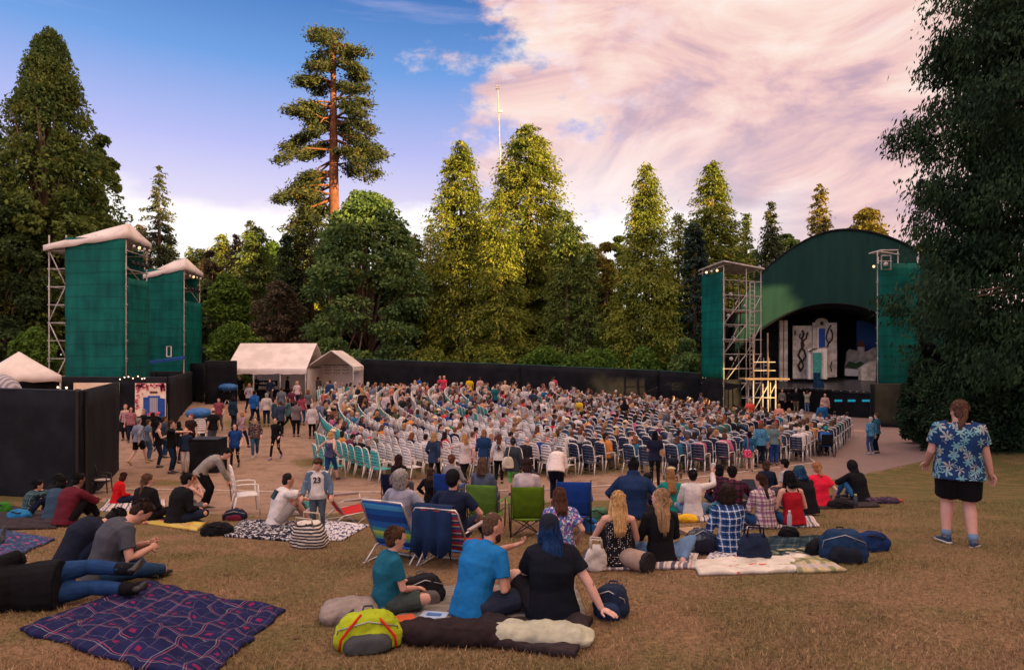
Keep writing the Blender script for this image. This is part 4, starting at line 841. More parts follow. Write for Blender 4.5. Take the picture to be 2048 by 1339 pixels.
# carts with blue round covers
def cart(px, py, label):
    c = at(px, py); t = thing('cart', label, 'cart', c); s = 1.0; h = 1.1
    q = MB(); q.ell((0, 0, h), (.62, .55, .26), n=20, m=10); soft(q.build('cover', 'tarp', t, True, col=(.02, .11, .30)), .03, .09, .25)
    q = MB(); q.tube([(-.3, -.1, h-.1), (.15, -.1, 0)], .035, 6); q.tube([(.25, -.1, h-.1), (-.2, -.1, 0)], .035, 6); q.tube([(-.3, .25, h-.1), (.15, .25, 0)], .035, 6); q.build('legs', 'white_paint', t)
    MB().box((.0, .05, .55), (.75, .5, .5)).build('body', 'black_paint', t, bev=.03); q = MB()
    for x in (-.3, .3): q.cyl((x, -.3, .12), (x, -.25, .12), .12, 12)
    q.build('wheels', 'rubber', t)
cart(398, 872, 'cart with a crumpled blue cover beside the bald man'); cart(456, 808, 'cart with a round blue cover in front of the black panel')
q = MB(); c = at(420, 806)
for a, b in [((-1.0, 0, .1), (.3, 0, 1.1)), ((-.7, .2, 0), (.5, .2, .9)), ((-.1, 0, 0), (.4, 0, 1.2)), ((.4, 0, 0), (.1, 0, 1.1)), ((-.9, .1, .3), (.5, .1, .35))]: q.cyl(a, b, .035, 6)
q.cyl((-.1, 0, .9), (.4, 0, .9), .22, 12); q.box((.1, .1, .5), (.6, .3, .4)); tag(q.build('music_stand', 'black_metal', loc=c), 'tangle of black stands and cases beside the black panel at the back left', 'stands')
# utility stones / small items on the gravel
c = at(1795, 852); tag(MB().box((0, 0, .04), (.12, .12, .1)).build('yellow_marker', 'paint', None, col=(.5, .4, .05), loc=c), 'tiny yellow marker on the gravel beside the dark wall', 'marker')
# ---------------------------------------------------------------- people
V3 = lambda *a: Vector(a)
def ik(a, b, l1, l2, hint):
    a = Vector(a); b = Vector(b); d = b-a; L = min(d.length, .995*(l1+l2)); L = max(L, abs(l1-l2)+.02); u = d.normalized(); b = a+u*L
    x = (l1*l1-l2*l2+L*L)/(2*L); h = math.sqrt(max(0, l1*l1-x*x)); hn = Vector(hint); hn = hn-u*hn.dot(u)
    hn = hn.normalized() if hn.length > 1e-4 else Vector((0, 0, 1)); return a+u*x+hn*h, b
POSES = {
 'stand': dict(pz=.92, lean=2, ar=(.10, -.01, .08), al=(-.10, .02, .08), kr=(0, 1, 0), kl=(0, 1, 0), hr=(.27, .04, .86), hl=(-.27, .04, .86), er=(.3, -1, 0), el=(-.3, -1, 0)),
 'walk': dict(pz=.905, lean=4, ar=(.08, .30, .09), al=(-.08, -.32, .15), kr=(0, 1, 0), kl=(0, 1, 0), hr=(.24, -.16, .90), hl=(-.24, .20, .95), er=(.3, -1, 0), el=(-.3, -1, 0), fl=(0, .8, -.5)),
 'chair': dict(pz=.53, lean=4, curl=6, ar=(.12, .47, .08), al=(-.12, .44, .08), kr=(.1, .5, 1), kl=(-.1, .5, 1), hr=(.12, .30, .64), hl=(-.12, .31, .64), er=(.5, -1, -.5), el=(-.5, -1, -.5)),
 'cross': dict(pz=.125, lean=12, curl=14, ar=(-.10, .33, .08), al=(.12, .28, .07), kr=(1, .45, .25), kl=(-1, .45, .25), hr=(.13, .32, .24), hl=(-.13, .32, .24), er=(.7, -.8, -.5), el=(-.7, -.8, -.5), fr=(-.8, .5, 0), fl=(.8, .5, 0)),
 'knees': dict(pz=.125, lean=20, curl=16, ar=(.12, .50, .08), al=(-.12, .52, .08), kr=(.2, 0, 1), kl=(-.2, 0, 1), hr=(.06, .52, .36), hl=(-.08, .52, .38), er=(1, -.2, -.3), el=(-1, -.2, -.3)),
 'legsout': dict(pz=.125, lean=-6, curl=10, ar=(.13, .80, .09), al=(-.10, .82, .09), kr=(.1, 0, 1), kl=(-.1, 0, 1), hr=(.30, -.22, .06), hl=(-.18, .35, .22), er=(.4, -1, 0), el=(-1, -.4, -.2), fr=(.3, .3, 1), fl=(-.2, .3, 1)),
 'low': dict(pz=.30, lean=-8, curl=18, ar=(.13, .72, .08), al=(-.13, .70, .08), kr=(.1, 0, 1), kl=(-.1, 0, 1), hr=(.24, .22, .38), hl=(-.24, .22, .38), er=(1, -.6, 0), el=(-1, -.6, 0)),
 'kneel': dict(pz=.27, lean=6, ar=(.10, -.16, .07), al=(-.10, -.16, .07), kr=(.2, 1, 0), kl=(-.2, 1, 0), hr=(.13, .34, .36), hl=(-.13, .34, .36), er=(1, -.6, 0), el=(-1, -.6, 0), fr=(0, -1, 0), fl=(0, -1, 0)),
}
def skel(p):
    g = lambda k, d=None: p.get(k, d); X = V3(1, 0, 0); lean, curl, side = R(g('lean', 0)), R(g('curl', 0)), R(g('side', 0)); tw = R(g('twist', 0))
    def U(a): return V3(math.sin(side), math.sin(a)*math.cos(side), math.cos(a)*math.cos(side)).normalized()
    J = {}; pel = V3(g('px', 0), g('py', 0), g('pz', .92)); u1, u2, u3 = U(lean*.5), U(lean), U(lean+curl)
    J['u'] = (u1, u2, u3); J['pel'] = pel; J['belly'] = pel+u1*.16; J['chest'] = J['belly']+u2*.17; J['sh'] = J['chest']+u3*.15; J['neck'] = J['sh']+u3*.06
    sx = (X*math.cos(tw)+V3(0, 1, 0)*math.sin(tw)); sx = (sx-u3*sx.dot(u3)).normalized(); J['sx'] = sx; J['fs'] = u3.cross(sx).normalized()
    w_ = .158 if g('fem') else .178; w_ *= g('sw', 1.0)
    J['SR'] = J['sh']+sx*w_-u3*.03; J['SL'] = J['sh']-sx*w_-u3*.03
    hx = X; J['HR'] = pel+hx*.09-u1*.02; J['HL'] = pel-hx*.09-u1*.02
    J['KR'], J['AR'] = ik(J['HR'], V3(*g('ar')), .43, .41, g('kr')); J['KL'], J['AL'] = ik(J['HL'], V3(*g('al')), .43, .41, g('kl'))
    J['ER'], J['WR'] = ik(J['SR'], V3(*g('hr')), .285, .25, g('er')); J['EL'], J['WL'] = ik(J['SL'], V3(*g('hl')), .285, .25, g('el'))
    hp, hy, hr_ = g('head', (0, 0, 0)); a = (lean+curl)*.45+R(hp); hd = V3(math.sin(side*.5+R(hr_)), math.sin(a), math.cos(a)).normalized()
    J['hd'] = hd; J['hc'] = J['neck']+hd*.125; x0 = (X-hd*X.dot(hd)).normalized(); f0 = hd.cross(x0).normalized(); y_ = R(hy)+tw*.4
    J['hf'] = (f0*math.cos(y_)+x0*math.sin(y_)).normalized(); J['hx'] = J['hf'].cross(hd).normalized()
    J['fr'] = Vector(g('fr', (.12, 1, 0))).normalized(); J['fl'] = Vector(g('fl', (-.12, 1, 0))).normalized()
    return J
def torso(mb, J, g=1.0, fem=False, inf=0.0, lo=.08, top=True, belly=0.0, n=16, flare=0.0):
    u1, u2, u3 = J['u']; pel = J['pel']; X = V3(1, 0, 0); sx = J['sx']
    T = [(pel-u1*lo, u1, .182+flare, .136+flare), (pel, u1, .180 if fem else .176, .136), (J['belly'], u2, .140 if fem else .152, .108+belly), (J['chest'], u2, .152 if fem else .172, .120), (J['chest']+u3*.08, u3, .150 if fem else .172, .112)]
    if top: T += [(J['sh']-u3*.01, u3, .128 if fem else .145, .088), (J['sh']+u3*.03, u3, .085, .068)]
    rings = []
    for i, (c, u, rx, ry) in enumerate(T):
        k = min(1, i/3); s = (X*(1-k)+sx*k).normalized(); f = u.cross(s).normalized(); rx = rx*g+inf; ry = ry*g**1.25+inf
        off = f*(.02+belly*.6 if i in (1, 2) else 0)
        rings.append([c+off+s*(rx*math.copysign(abs(math.cos(a))**.85, math.cos(a)))+f*(ry*math.copysign(abs(math.sin(a))**.85, math.sin(a))) for a in [2*math.pi*j/n for j in range(n)]])
    mb.loft(rings)
def hand(mb, E, W, side, pn=None, curl=.6, sc=1.0, fing=True, d=None):
    """five-fingered hand continuing the forearm; pn = palm normal"""
    d = Vector(d).normalized() if d else (W-E).normalized(); pn = Vector(pn) if pn else V3(0, 0, -1); pn = pn-d*pn.dot(d)
    pn = pn.normalized() if pn.length > .05 else d.orthogonal().normalized(); s = d.cross(pn).normalized()*side   # thumb side is -s
    M = Matrix((s, d, pn)).transposed(); c = W+d*.045*sc; mb.ell(c, (.040*sc, .055*sc, .019*sc), M, 10, 7); mb.ell(W+d*.002, (.027*sc, .03*sc, .022*sc), M, 8, 6)
    if not fing: mb.ell(c+d*.06*sc+pn*.02*curl, (.034*sc, .045*sc, .016*sc), M, 8, 6); return
    for i, (o, L, r) in enumerate(((-.029, .072, .0088), (-.010, .082, .0092), (.010, .076, .0088), (.028, .060, .0078))):
        b = W+d*(.083 if 0 < i < 3 else .076)*sc+s*o*sc; a1 = curl*.5; a2 = curl*1.3; a3 = curl*1.9; q = [b]
        for a, l in ((a1, .45), (a2, .32), (a3, .23)): q.append(q[-1]+(d*math.cos(a)+pn*math.sin(a)+s*(o*1.2)).normalized()*L*l*sc)
        mb.tube(q, [r*1.1*sc, r*sc, r*.92*sc, r*.7*sc], 7, round_=True)
    b = W+d*.022*sc-s*.030*sc; q = [b, b+(d*.55-s*.75+pn*.3).normalized()*.034*sc, b+(d*.55-s*.75+pn*.3).normalized()*.034*sc+(d*.85-s*.3+pn*(.2+curl*.3)).normalized()*.034*sc]
    mb.tube(q, [.0125*sc, .0108*sc, .0085*sc], 7, round_=True)
def foot(mb, K, A, f, r=1.0, bare=False):
    up = (K-A).normalized(); f = f-up*f.dot(up)*(.0 if abs(f.z) < .3 else .6); f = f.normalized(); s = f.cross(V3(0, 0, 1) if abs(f.z) < .9 else V3(0, 1, 0)).normalized(); n = s.cross(f).normalized()
    c = A-n*.045 if abs(f.z) < .3 else A-up*.03
    rings = []
    for t, w_, h0, h1 in ((-.065, .022, -.025, .03), (-.055, .034, -.033, .05), (.0, .037, -.034, .060), (.06, .040, -.034, .030), (.12, .047, -.034, .008), (.165, .040, -.033, -.006), (.185, .022, -.030, -.014)):
        p = c+f*t*r; rings.append([p+s*w_*r*math.cos(a)+n*((h0+h1)/2+(h1-h0)/2*math.sin(a))*r for a in [2*math.pi*j/10 for j in range(10)]])
    mb.loft(rings)
    if bare:
        for i in range(5): p = c+f*(.17-.012*i)*r+s*(-.032+.016*i)*r-n*.018*r; mb.ell(p, .011*r if i else .015*r, n=6, m=5)
HEADP = [(-.118, .022, .026, .040), (-.108, .040, .045, .032), (-.085, .052, .064, .018), (-.055, .062, .078, .006), (-.02, .069, .088, .0), (.02, .073, .095, -.004), (.055, .072, .094, -.008), (.085, .060, .080, -.011), (.106, .040, .054, -.013), (.117, .016, .022, -.014)]
def headmesh(mb, J, sc=1.0, face=None):
    c, up, f, x = J['hc'], J['hd'], J['hf'], J['hx']
    mb.loft([[c+up*t*sc+f*o*sc+x*rx*sc*math.cos(a)+f*ry*sc*math.sin(a) for a in [2*math.pi*j/16 for j in range(16)]] for t, rx, ry, o in HEADP])
    M = Matrix((x, f, up)).transposed(); E = lambda a, b, z, r: mb.ell(c+x*a*sc+f*b*sc+up*z*sc, [k*sc for k in r], M, 8, 6)
    E(0, .096, -.022, (.011, .016, .020)); E(0, .090, -.002, (.008, .010, .022)); E(.074, -.008, -.012, (.010, .018, .030)); E(-.074, -.008, -.012, (.010, .018, .030))
    E(0, .082, -.062, (.022, .012, .012)); E(0, .078, -.092, (.020, .016, .014)); E(.030, .078, .022, (.020, .010, .008)); E(-.030, .078, .022, (.020, .010, .008)); E(.036, .068, -.028, (.018, .016, .016)); E(-.036, .068, -.028, (.018, .016, .016))
    if face is not None:
        F_ = lambda a, b, z, r: face.ell(c+x*a*sc+f*b*sc+up*z*sc, [k*sc for k in r], M, 8, 6)
        face.c = 1; F_(.030, .0845, .004, (.013, .006, .0055)); F_(-.030, .0845, .004, (.013, .006, .0055)); F_(.030, .087, .024, (.017, .006, .004)); F_(-.030, .087, .024, (.017, .006, .004))
        face.c = 2; F_(0, .093, -.062, (.021, .0045, .0055)); face.c = 0
def hairmesh(mb, J, kind, ln=.3, sc=1.0, strands=None):
    c, up, f, x = J['hc'], J['hd'], J['hf'], J['hx']; M = Matrix((x, f, up)).transposed(); D = V3(0, 0, -1); bk = -J['fs'] if J['fs'].y > 0 or True else -f
    E = lambda a, b, z, r: mb.ell(c+x*a*sc+f*b*sc+up*z*sc, [k*sc for k in r], M, 12, 9)
    k = {'buzz': .95, 'curly': 1.12, 'short': 1.0}.get(kind, 1.0)
    k0 = {'buzz': .95, 'curly': 1.12}.get(kind, 1.0)
    if kind == 'fringe': E(0, -.040, -.01, (.079, .062, .050)); return
    E(0, -.018, .035, (.083*k, .098*k, .091*k)); E(0, -.040, -.015, (.076*k, .066*k, .085*k))
    if kind == 'short': E(0, .03, .085, (.055, .055, .035))
    if kind == 'bob': E(0, -.025, -.05, (.095, .08, .10)); E(.070, .01, -.05, (.022, .045, .08)); E(-.070, .01, -.05, (.022, .045, .08))
    if kind == 'curly': E(0, -.03, 0, (.105, .105, .11)); E(0, -.05, -.08, (.10, .08, .09)); E(.07, -.02, -.09, (.04, .05, .07)); E(-.07, -.02, -.09, (.04, .05, .07))
    if kind == 'bun': E(0, -.115, .03, (.042, .040, .042)); E(0, -.08, -.02, (.05, .04, .05))
    if kind == 'topbun': E(0, -.06, .135, (.040, .040, .036))
    nb = J['neck']+bk*.075; b2 = J['sh']+bk*.115; u3 = J['u'][2]; u2 = J['u'][1]
    pts = [c-f*.055*sc+up*.05*sc, c-f*.088*sc-up*.03*sc, c*.35+nb*.65-f*.02, b2]
    rem = max(0, ln-.05); p = b2
    while rem > 0: q = min(.09, rem); p = p-(u3*.5+u2*.5)*q+bk*.004; pts.append(p); rem -= q
    if kind == 'long':
        n = len(pts); mb.tube(pts, [.060, .082, .088]+[.092-.04*(i/max(1, n-4)) for i in range(n-3)], 12, .42, up=tuple(bk))
        for s_ in (1, -1): mb.tube([c+x*.062*s_*sc+up*.02, c+x*.078*s_*sc-up*.06, J['neck']+x*.085*s_-f*.0+up*-.02, J['sh']+x*.095*s_+bk*.06-u3*.06], [.030, .034, .036, .022], 8, .8)
    if strands is not None and kind in ('long', 'pony', 'curly'):
        pp = [Vector(q) for q in pts]; rs = random.Random(int(abs(c.x*991+c.z*77+ln*13)*100)); wid = .075 if kind == 'long' else (.02 if kind == 'pony' else .09)
        if kind != 'curly':
            for i in range(70):
                o = (rs.random()*2-1); dep = rs.uniform(.0, .012); st = rs.randint(0, 2); fl = rs.uniform(.7, 1.15); q = []
                for k, b in enumerate(pp[st:]): sp = wid*(1-.25*max(0, k-3)/max(1, len(pp)-3)); q.append(b+x*(o*sp*fl+.008*math.sin(k*2+i))+bk*(.036*math.sqrt(max(0, 1-o*o*.8))+dep))
                q[-1] = q[-1]+Vector((0, 0, -rs.uniform(-.02, .05)))
                if len(q) > 1: strands.tube(q, [.0035]+[.0055]*(len(q)-2)+[.0012], 4, .7) if len(q) > 2 else strands.tube(q, [.005, .001], 4, .7)
    if strands is not None:
        rs = random.Random(int(abs(c.x*991+c.z*77)*100)); R3 = {'curly': (.118, .118, .122)}.get(kind, (.083*k0, .100*k0, .092*k0)); cc0 = c-f*.020*sc+up*.030*sc if kind != 'curly' else c-f*.03-up*.02
        for i in range(230 if kind != 'buzz' else 0):
            ph = rs.random()*6.283; th = rs.random()*1.9; d_ = x*(math.sin(th)*math.cos(ph))+f*(math.sin(th)*math.sin(ph))+up*math.cos(th); e_ = Vector((d_.dot(x)*R3[0], d_.dot(f)*R3[1], d_.dot(up)*R3[2]))*sc
            if d_.dot(f) > .55 and d_.dot(up) < .55: continue
            b = cc0+x*e_.x+f*e_.y+up*e_.z; tg = (-up+d_*up.dot(d_)-f*.35+x*rs.uniform(-.5, .5)); tg = tg.normalized() if tg.length > .1 else x; L_ = rs.uniform(.018, .040)*(1.4 if kind == 'curly' else 1)
            strands.tube([b-d_*.006, b+tg*L_*.5+d_*.004, b+tg*L_+d_*(.002 if kind != 'curly' else .012)], [.0045, .004, .0008], 4)
    if kind == 'pony':
        pts = [c-f*.085*sc+up*.03*sc, c-f*.125*sc+up*.0*sc, c-f*.12*sc-up*.07]+[q+bk*.01 for q in pts[3:]]; n = len(pts); mb.tube(pts, [.022]+[.030]*(n-2)+[.010], 8, .8)
def person(name, label, loc, yaw, pose='stand', H=1.70, g=1.0, fem=False, skin=(.55, .33, .25), hair=('short', (.035, .02, .012), .3), top=('tee', (.1, .1, .1)), bottom=('pants', (.02, .03, .06)), shoes=(.03, .03, .03), det=1, group=None, dz=0.0, hat=None, mods=None, belly=0.0, rot=None, hands=None, skirt=None, hsc=1.0, cat='person', rx=0, tag_='', vox=None):
    p = dict(POSES[pose] if isinstance(pose, str) else pose); p.update(mods or {}); p['fem'] = fem; J = skel(p)
    t = thing(name, label, cat, loc, R(-yaw), group)
    if rot: t.rotation_euler = rot
    sc = H/1.71*(.95 if p['pz'] < .2 else 1); t.scale = (sc, sc, sc); t.location.z += dz
    vx = vox or (.0095 if det >= 3 else (.013 if det == 2 else (.019 if det == 1 else .028))); sm = 5 if det >= 2 else 3
    def C(c): return (c if isinstance(c, str) else 'cloth'), (None if isinstance(c, str) else c)
    # --- body, one continuous skin
    b = MB(); torso(b, J, g*.93, fem, -.012, n=12, belly=belly*.9); headmesh(b, J, hsc, ex := MB())
    b.tube([J['sh'], J['neck']+J['hd']*.02, J['hc']-J['hd']*.05-J['hf']*.008], [.062*g**.5, .053*g**.5, .052], 10, round_=True)
    ag = g**.8
    for s, e, w_, sd in (('SR', 'ER', 'WR', 1), ('SL', 'EL', 'WL', -1)):
        S_, E_, W_ = J[s], J[e], J[w_]; b.tube([J['sh']+(S_-J['sh'])*.5, S_, S_.lerp(E_, .5), E_, E_.lerp(W_, .35), W_], [.05*ag, .050*ag, .045*ag, .037*ag, .037*ag, .0255*ag], 10, round_=True)
        hk = (hands or {}).get('r' if sd == 1 else 'l', {}); hand(ex if det >= 1 else b, E_, W_, sd, hk.get('pn'), hk.get('curl', .55), hk.get('sc', 1.0), det >= 1, hk.get('d'))
    bare = shoes is None
    for h, k, a, f in (('HR', 'KR', 'AR', 'fr'), ('HL', 'KL', 'AL', 'fl')):
        H_, K_, A_ = J[h], J[k], J[a]; b.tube([H_, H_.lerp(K_, .5), K_, K_.lerp(A_, .33), A_], [.086*g, .072*g, .052*ag, .053*ag, .036*ag], 10, round_=True)
        foot(b, K_, A_, J[f], .86 if not bare else .95, bare)
    o = b.build('body', 'skin', t, True, skin); soft(o, vx, 0, .1, sm, ex, ('eye', 'lips'))
    # --- clothes
    tk, tcol = top; mt, oc = C(tcol); c = MB(); inf = .012+(.008 if tk in ('coat', 'hoodie', 'loose') else 0); lo = {'tank': .07, 'coat': .2, 'hoodie': .12, 'loose': .13, 'dress': .1, 'crop': -.04}.get(tk, .09)
    if pose in ('cross', 'knees', 'legsout', 'low', 'chair', 'kneel') or p.get('pz', 1) < .6: lo = min(lo, .09)
    if tk == 'tank' or tk == 'crop':
        torso(c, J, g, fem, inf*.7, lo, False, belly)
        for s_ in (1, -1): c.tube([J['chest']+J['sx']*.06*s_+J['fs']*.09+J['u'][2]*.05, J['sh']+J['sx']*.085*s_+J['u'][2]*.022, J['chest']+J['sx']*.06*s_-J['fs']*.09+J['u'][2]*.05], [.02, .02, .02], 6)
    else:
        torso(c, J, g, fem, inf, lo, True, belly)
        fr = {'long': 1.0, 'coat': 1.0, 'hoodie': 1.0, 'sleeve34': .75}.get(tk, .30)
        for s, e, w_ in (('SR', 'ER', 'WR'), ('SL', 'EL', 'WL')):
            S_, E_, W_ = J[s], J[e], J[w_]; m_r = .062*ag+(.008 if fr > .5 else .006)+(.008 if tk in ('coat', 'loose') else 0)
            q = [J['sh']+(S_-J['sh'])*.55, S_]; rr = [m_r, m_r]
            if fr <= .5: q += [S_.lerp(E_, .35), S_.lerp(E_, .66)]; rr += [m_r*.96, m_r*.98]
            else:
                q += [S_.lerp(E_, .5), E_]; rr += [m_r*.92, m_r*.82]; k2 = (fr-.5)/.5; q += [E_.lerp(W_, k2*.5), E_.lerp(W_, k2*.97)]; rr += [m_r*.74, m_r*.60]
            c.tube(q, rr, 10)
        c.tube([J['sh']+J['u'][2]*.0, J['neck']+J['hd']*.004-J['hf']*.004], [.082, .060], 10)
        if tk == 'hoodie': c.ell(J['neck']-J['fs']*.055+J['u'][2]*.01, (.105, .06, .07))
    if tk == 'dress' or skirt:
        pass
    o = c.build('shirt' if tk not in ('coat', 'hoodie', 'dress') else {'coat': 'jacket', 'hoodie': 'hoodie', 'dress': 'dress_top'}[tk], mt, t, True, oc); soft(o, vx, .014 if det >= 1 else 0, .13, sm)
    if det >= 2: o.modifiers['d'].strength = .018
    bk_, bcol = bottom; mt, oc = C(bcol); c = MB(); u1 = J['u'][0]
    lg = {'pants': .985, 'jeans': .97, 'capri': .78, 'shorts': .44, 'skirt': 0, 'leggings': .97}[bk_]; wd = {'jeans': 1.0, 'leggings': .88, 'shorts': 1.14, 'pants': 1.06}.get(bk_, 1.0)
    rg_ = []; nn = 14
    for z_, a_, b_ in ((-.09, .150, .112), (-.03, .174, .128), (.04, .168, .122), (.10, .150 if fem else .158, .110)):
        cc = J['pel']+u1*z_; ff = u1.cross(V3(1, 0, 0)).normalized(); rg_.append([cc+V3(1, 0, 0)*(a_*g+.006)*math.cos(2*math.pi*j/nn)+ff*(b_*g**1.25+.006+belly*.4)*math.sin(2*math.pi*j/nn)+ff*(.012+belly*.6 if z_ > -.05 else .004) for j in range(nn)])
    c.loft(rg_)
    if bk_ == 'skirt':
        km = (J['KR']+J['KL'])/2; rg_ = []
        for k_, ex_ in ((0, 0), (.5, .02), (1.0, .03), (1.5, .05), (1.85, .07)):
            if k_ <= 1: cc = J['pel'].lerp(km, k_)
            else: cc = km.lerp((J['AR']+J['AL'])/2, k_-1)
            nx_ = (km-J['pel']).normalized() if k_ <= 1 else V3(0, 0, -1); a1 = V3(1, 0, 0); a2 = nx_.cross(a1).normalized(); wr = .17*g+ex_; rg_.append([cc+a1*(wr*(1+.06*math.sin(j*3)))*math.cos(2*math.pi*j/24)+a2*(.125+ex_)*(1+.06*math.sin(j*3))*math.sin(2*math.pi*j/24) for j in range(24)])
        c.loft(rg_)
    else:
        for h, k, a in (('HR', 'KR', 'AR'), ('HL', 'KL', 'AL')):
            H_, K_, A_ = J[h], J[k], J[a]; P_ = [H_, H_.lerp(K_, .4), H_.lerp(K_, .8), K_, K_.lerp(A_, .3), K_.lerp(A_, .65), A_.lerp(K_, .06)]; rr = [.100*g, .088*g, .070*g, .063*ag, .062*ag, .054*ag, .048*ag]
            cum = [0, .2, .4, .5, .65, .82, .97]; m = [i for i, q in enumerate(cum) if q <= lg+.001]; q = [P_[i] for i in m]; r_ = [rr[i]*wd for i in m]
            if lg < .5: q = [H_, H_.lerp(K_, .4), H_.lerp(K_, .82)]; r_ = [.102*g*wd, .092*g*wd, .084*g*wd]
            c.tube(q, r_, 12)
    o = c.build({'skirt': 'skirt', 'shorts': 'shorts'}.get(bk_, 'trousers'), mt, t, True, oc); soft(o, vx, .014 if det >= 1 else 0, .12, sm)
    if shoes is not None:
        mt, oc = C(shoes)
        for k, a, f in (('KR', 'AR', 'fr'), ('KL', 'AL', 'fl')):
            c = MB(); foot(c, J[k], J[a], J[f], 1.0); o = c.build('shoe', mt if mt != 'cloth' else 'plastic', t, True, oc)
            if det >= 2: soft(o, .009, 0, .1, 2)
    # --- hair / hats
    hk, hc = hair[0], hair[1]
    if hk and hk != 'bald':
        c = MB(); sx_ = MB() if det >= 2 and not (hat and hat[0] != 'sunhat' and hk != 'long') else None; hairmesh(c, J, hk, hair[2] if len(hair) > 2 else .3, hsc, sx_); o = c.build('hair', 'hair', t, True, hc); soft(o, vx*.8, (.026 if hk in ('curly',) else .013) if det >= 1 else .006, .035, 2, sx_, ('hair',))
    if hat:
        hk, hc = hat[:2]; c = MB(); cc, up, f, x = J['hc'], J['hd'], J['hf'], J['hx']; M = Matrix((x, f, up)).transposed(); mt, oc = C(hc)
        if hk == 'cap': c.ell(cc+up*.045-f*.012, (.090, .108, .088), M); brim = Vector(f) if len(hat) < 3 else Vector(hat[2]); c.ell(cc+up*.045+f*.10, (.062, .075, .012), M)
        if hk == 'beanie': c.ell(cc+up*.04-f*.022, (.094, .110, .100), M); c.ell(cc+up*.0-f*.045, (.086, .084, .07), M)
        if hk == 'hood': c.ell(cc+up*.012-f*.030, (.112, .118, .140), M); c.tube([cc-up*.06-f*.05, J['neck']-J['fs']*.06, J['sh']-J['fs']*.05-J['u'][2]*.02], [.095, .10, .10], 10, .8)
        if hk == 'sunhat': c.ell(cc+up*.055-f*.01, (.092, .105, .085), M); c.ell(cc+up*.045-f*.01, (.175, .19, .014), M, 18, 6)
        o = c.build({'cap': 'cap', 'beanie': 'beanie', 'hood': 'hood', 'sunhat': 'sun_hat'}[hk], mt, t, True, oc); soft(o, max(.010, vx*.8), .006 if hk == 'hood' else 0, .1, 3)
    t['J'] = 0; del t['J']
    return t, J
simple('lips', (.30, .10, .085), .5, .05)
# ---------------------------------------------------------------- patterned cloths
def plaid(name, base, lines, sc=8.0, coord=3, axes=(0, 2)):
    """lines: list of (axis 0/1, period-phase, width, colour, strength)"""
    def fn(N, tc):
        sp = N('SeparateXYZ', None, Vector=N('VectorMath', props={'operation': 'ADD'}, i0=tc, i1=N('VectorMath', props={'operation': 'MULTIPLY'}, i0=N.noise(tc, 3, 2, out=1), i1=(.03, .03, .03))))
        A = [N.math('FRACT', N.math('MULTIPLY', sp.outputs[a], sc)) for a in axes]; c = N.mix(N.ss(N.noise(tc, 6, 3), .3, .7), base, tuple(k*1.35 for k in base))
        for a, ph, wd, col, st in lines:
            f = N.math('MULTIPLY', N.math('LESS_THAN', N.math('ABSOLUTE', N.math('SUBTRACT', A[a], ph)), wd), st); c = N.mix(f, c, col)
        return c
    return pattern(name, fn, .92, .3, 120.0, coord)
W_ = (.65, .62, .60)
plaid('plaid_blue', (.012, .04, .13), [(0, .5, .13, (.10, .22, .42), .6), (1, .5, .13, (.10, .22, .42), .6), (0, .5, .05, W_, .75), (1, .5, .05, W_, .75), (0, .02, .12, (.004, .012, .04), .6), (1, .02, .12, (.004, .012, .04), .6)], 11)
plaid('plaid_pink', (.42, .33, .30), [(0, .3, .15, (.16, .05, .14), .7), (1, .3, .17, (.15, .05, .13), .75), (0, .75, .04, (.02, .02, .05), .8), (1, .75, .04, (.02, .02, .05), .8)], 8)
plaid('plaid_maroon', (.06, .012, .028), [(0, .5, .14, (.005, .005, .01), .8), (1, .5, .14, (.005, .005, .01), .8)], 9)
plaid('plaid_teal', (.01, .04, .05), [(0, .4, .12, (.05, .14, .15), .6), (1, .4, .12, (.02, .03, .05), .7), (0, .8, .03, (.3, .3, .25), .6), (1, .8, .03, (.3, .3, .25), .5)], 10)
def splash(name, base, cols, sc=14.0, th=.55, coord=3):
    def fn(N, tc):
        c = N.mix(N.ss(N.noise(tc, 5, 3), .3, .7), base, tuple(k*1.3+.003 for k in base))
        for i, col in enumerate(cols):
            mp = N('Mapping', Vector=tc, Location=(3.7*i, 1.3*i, 2.1*i)); c = N.mix(N.ss(N.noise(mp, sc*(1+.15*i), 3, .6), th, th+.035), c, col)
        return c
    return pattern(name, fn, .9, .3, 80, coord)
splash('floral_dress', (.05, .05, .20), [(.40, .08, .22), (.05, .28, .35), (.60, .55, .58), (.10, .12, .35)], 20, .53)
splash('floral_dark', (.02, .02, .03), [(.5, .22, .17), (.45, .36, .25)], 22, .58); splash('lace', (.50, .46, .43), [(.62, .58, .55)], 40)
splash('cheetah', (.55, .50, .47), [(.10, .06, .05)], 24, .63); splash('camo', (.02, .03, .06), [(.06, .10, .18), (.10, .10, .09)], 9, .52)
splash('pink_bag', (.50, .03, .10), [(.70, .45, .45)], 22, .58); splash('blue_print', (.02, .09, .22), [(.06, .22, .36), (.10, .28, .3)], 26, .52)
splash('flower_pattern_shirt', (.28, .16, .17), [(.5, .42, .40), (.10, .05, .12)], 22, .55)
def dots(name, base, dot, sc=38.0, r=.26):
    def fn(N, tc):
        vo = N('TexVoronoi', 0, props={'feature': 'F1'}, Vector=tc, Scale=sc, Randomness=.45); return N.mix(N.math('LESS_THAN', vo, r), base, dot)
    return pattern(name, fn, .9, .25)
dots('polka', (.008, .008, .010), (.62, .58, .52), 44, .25); dots('bird_blouse', (.66, .56, .52), (.08, .10, .12), 14, .14); dots('white_dots', (.03, .04, .09), (.5, .5, .5), 40, .22)
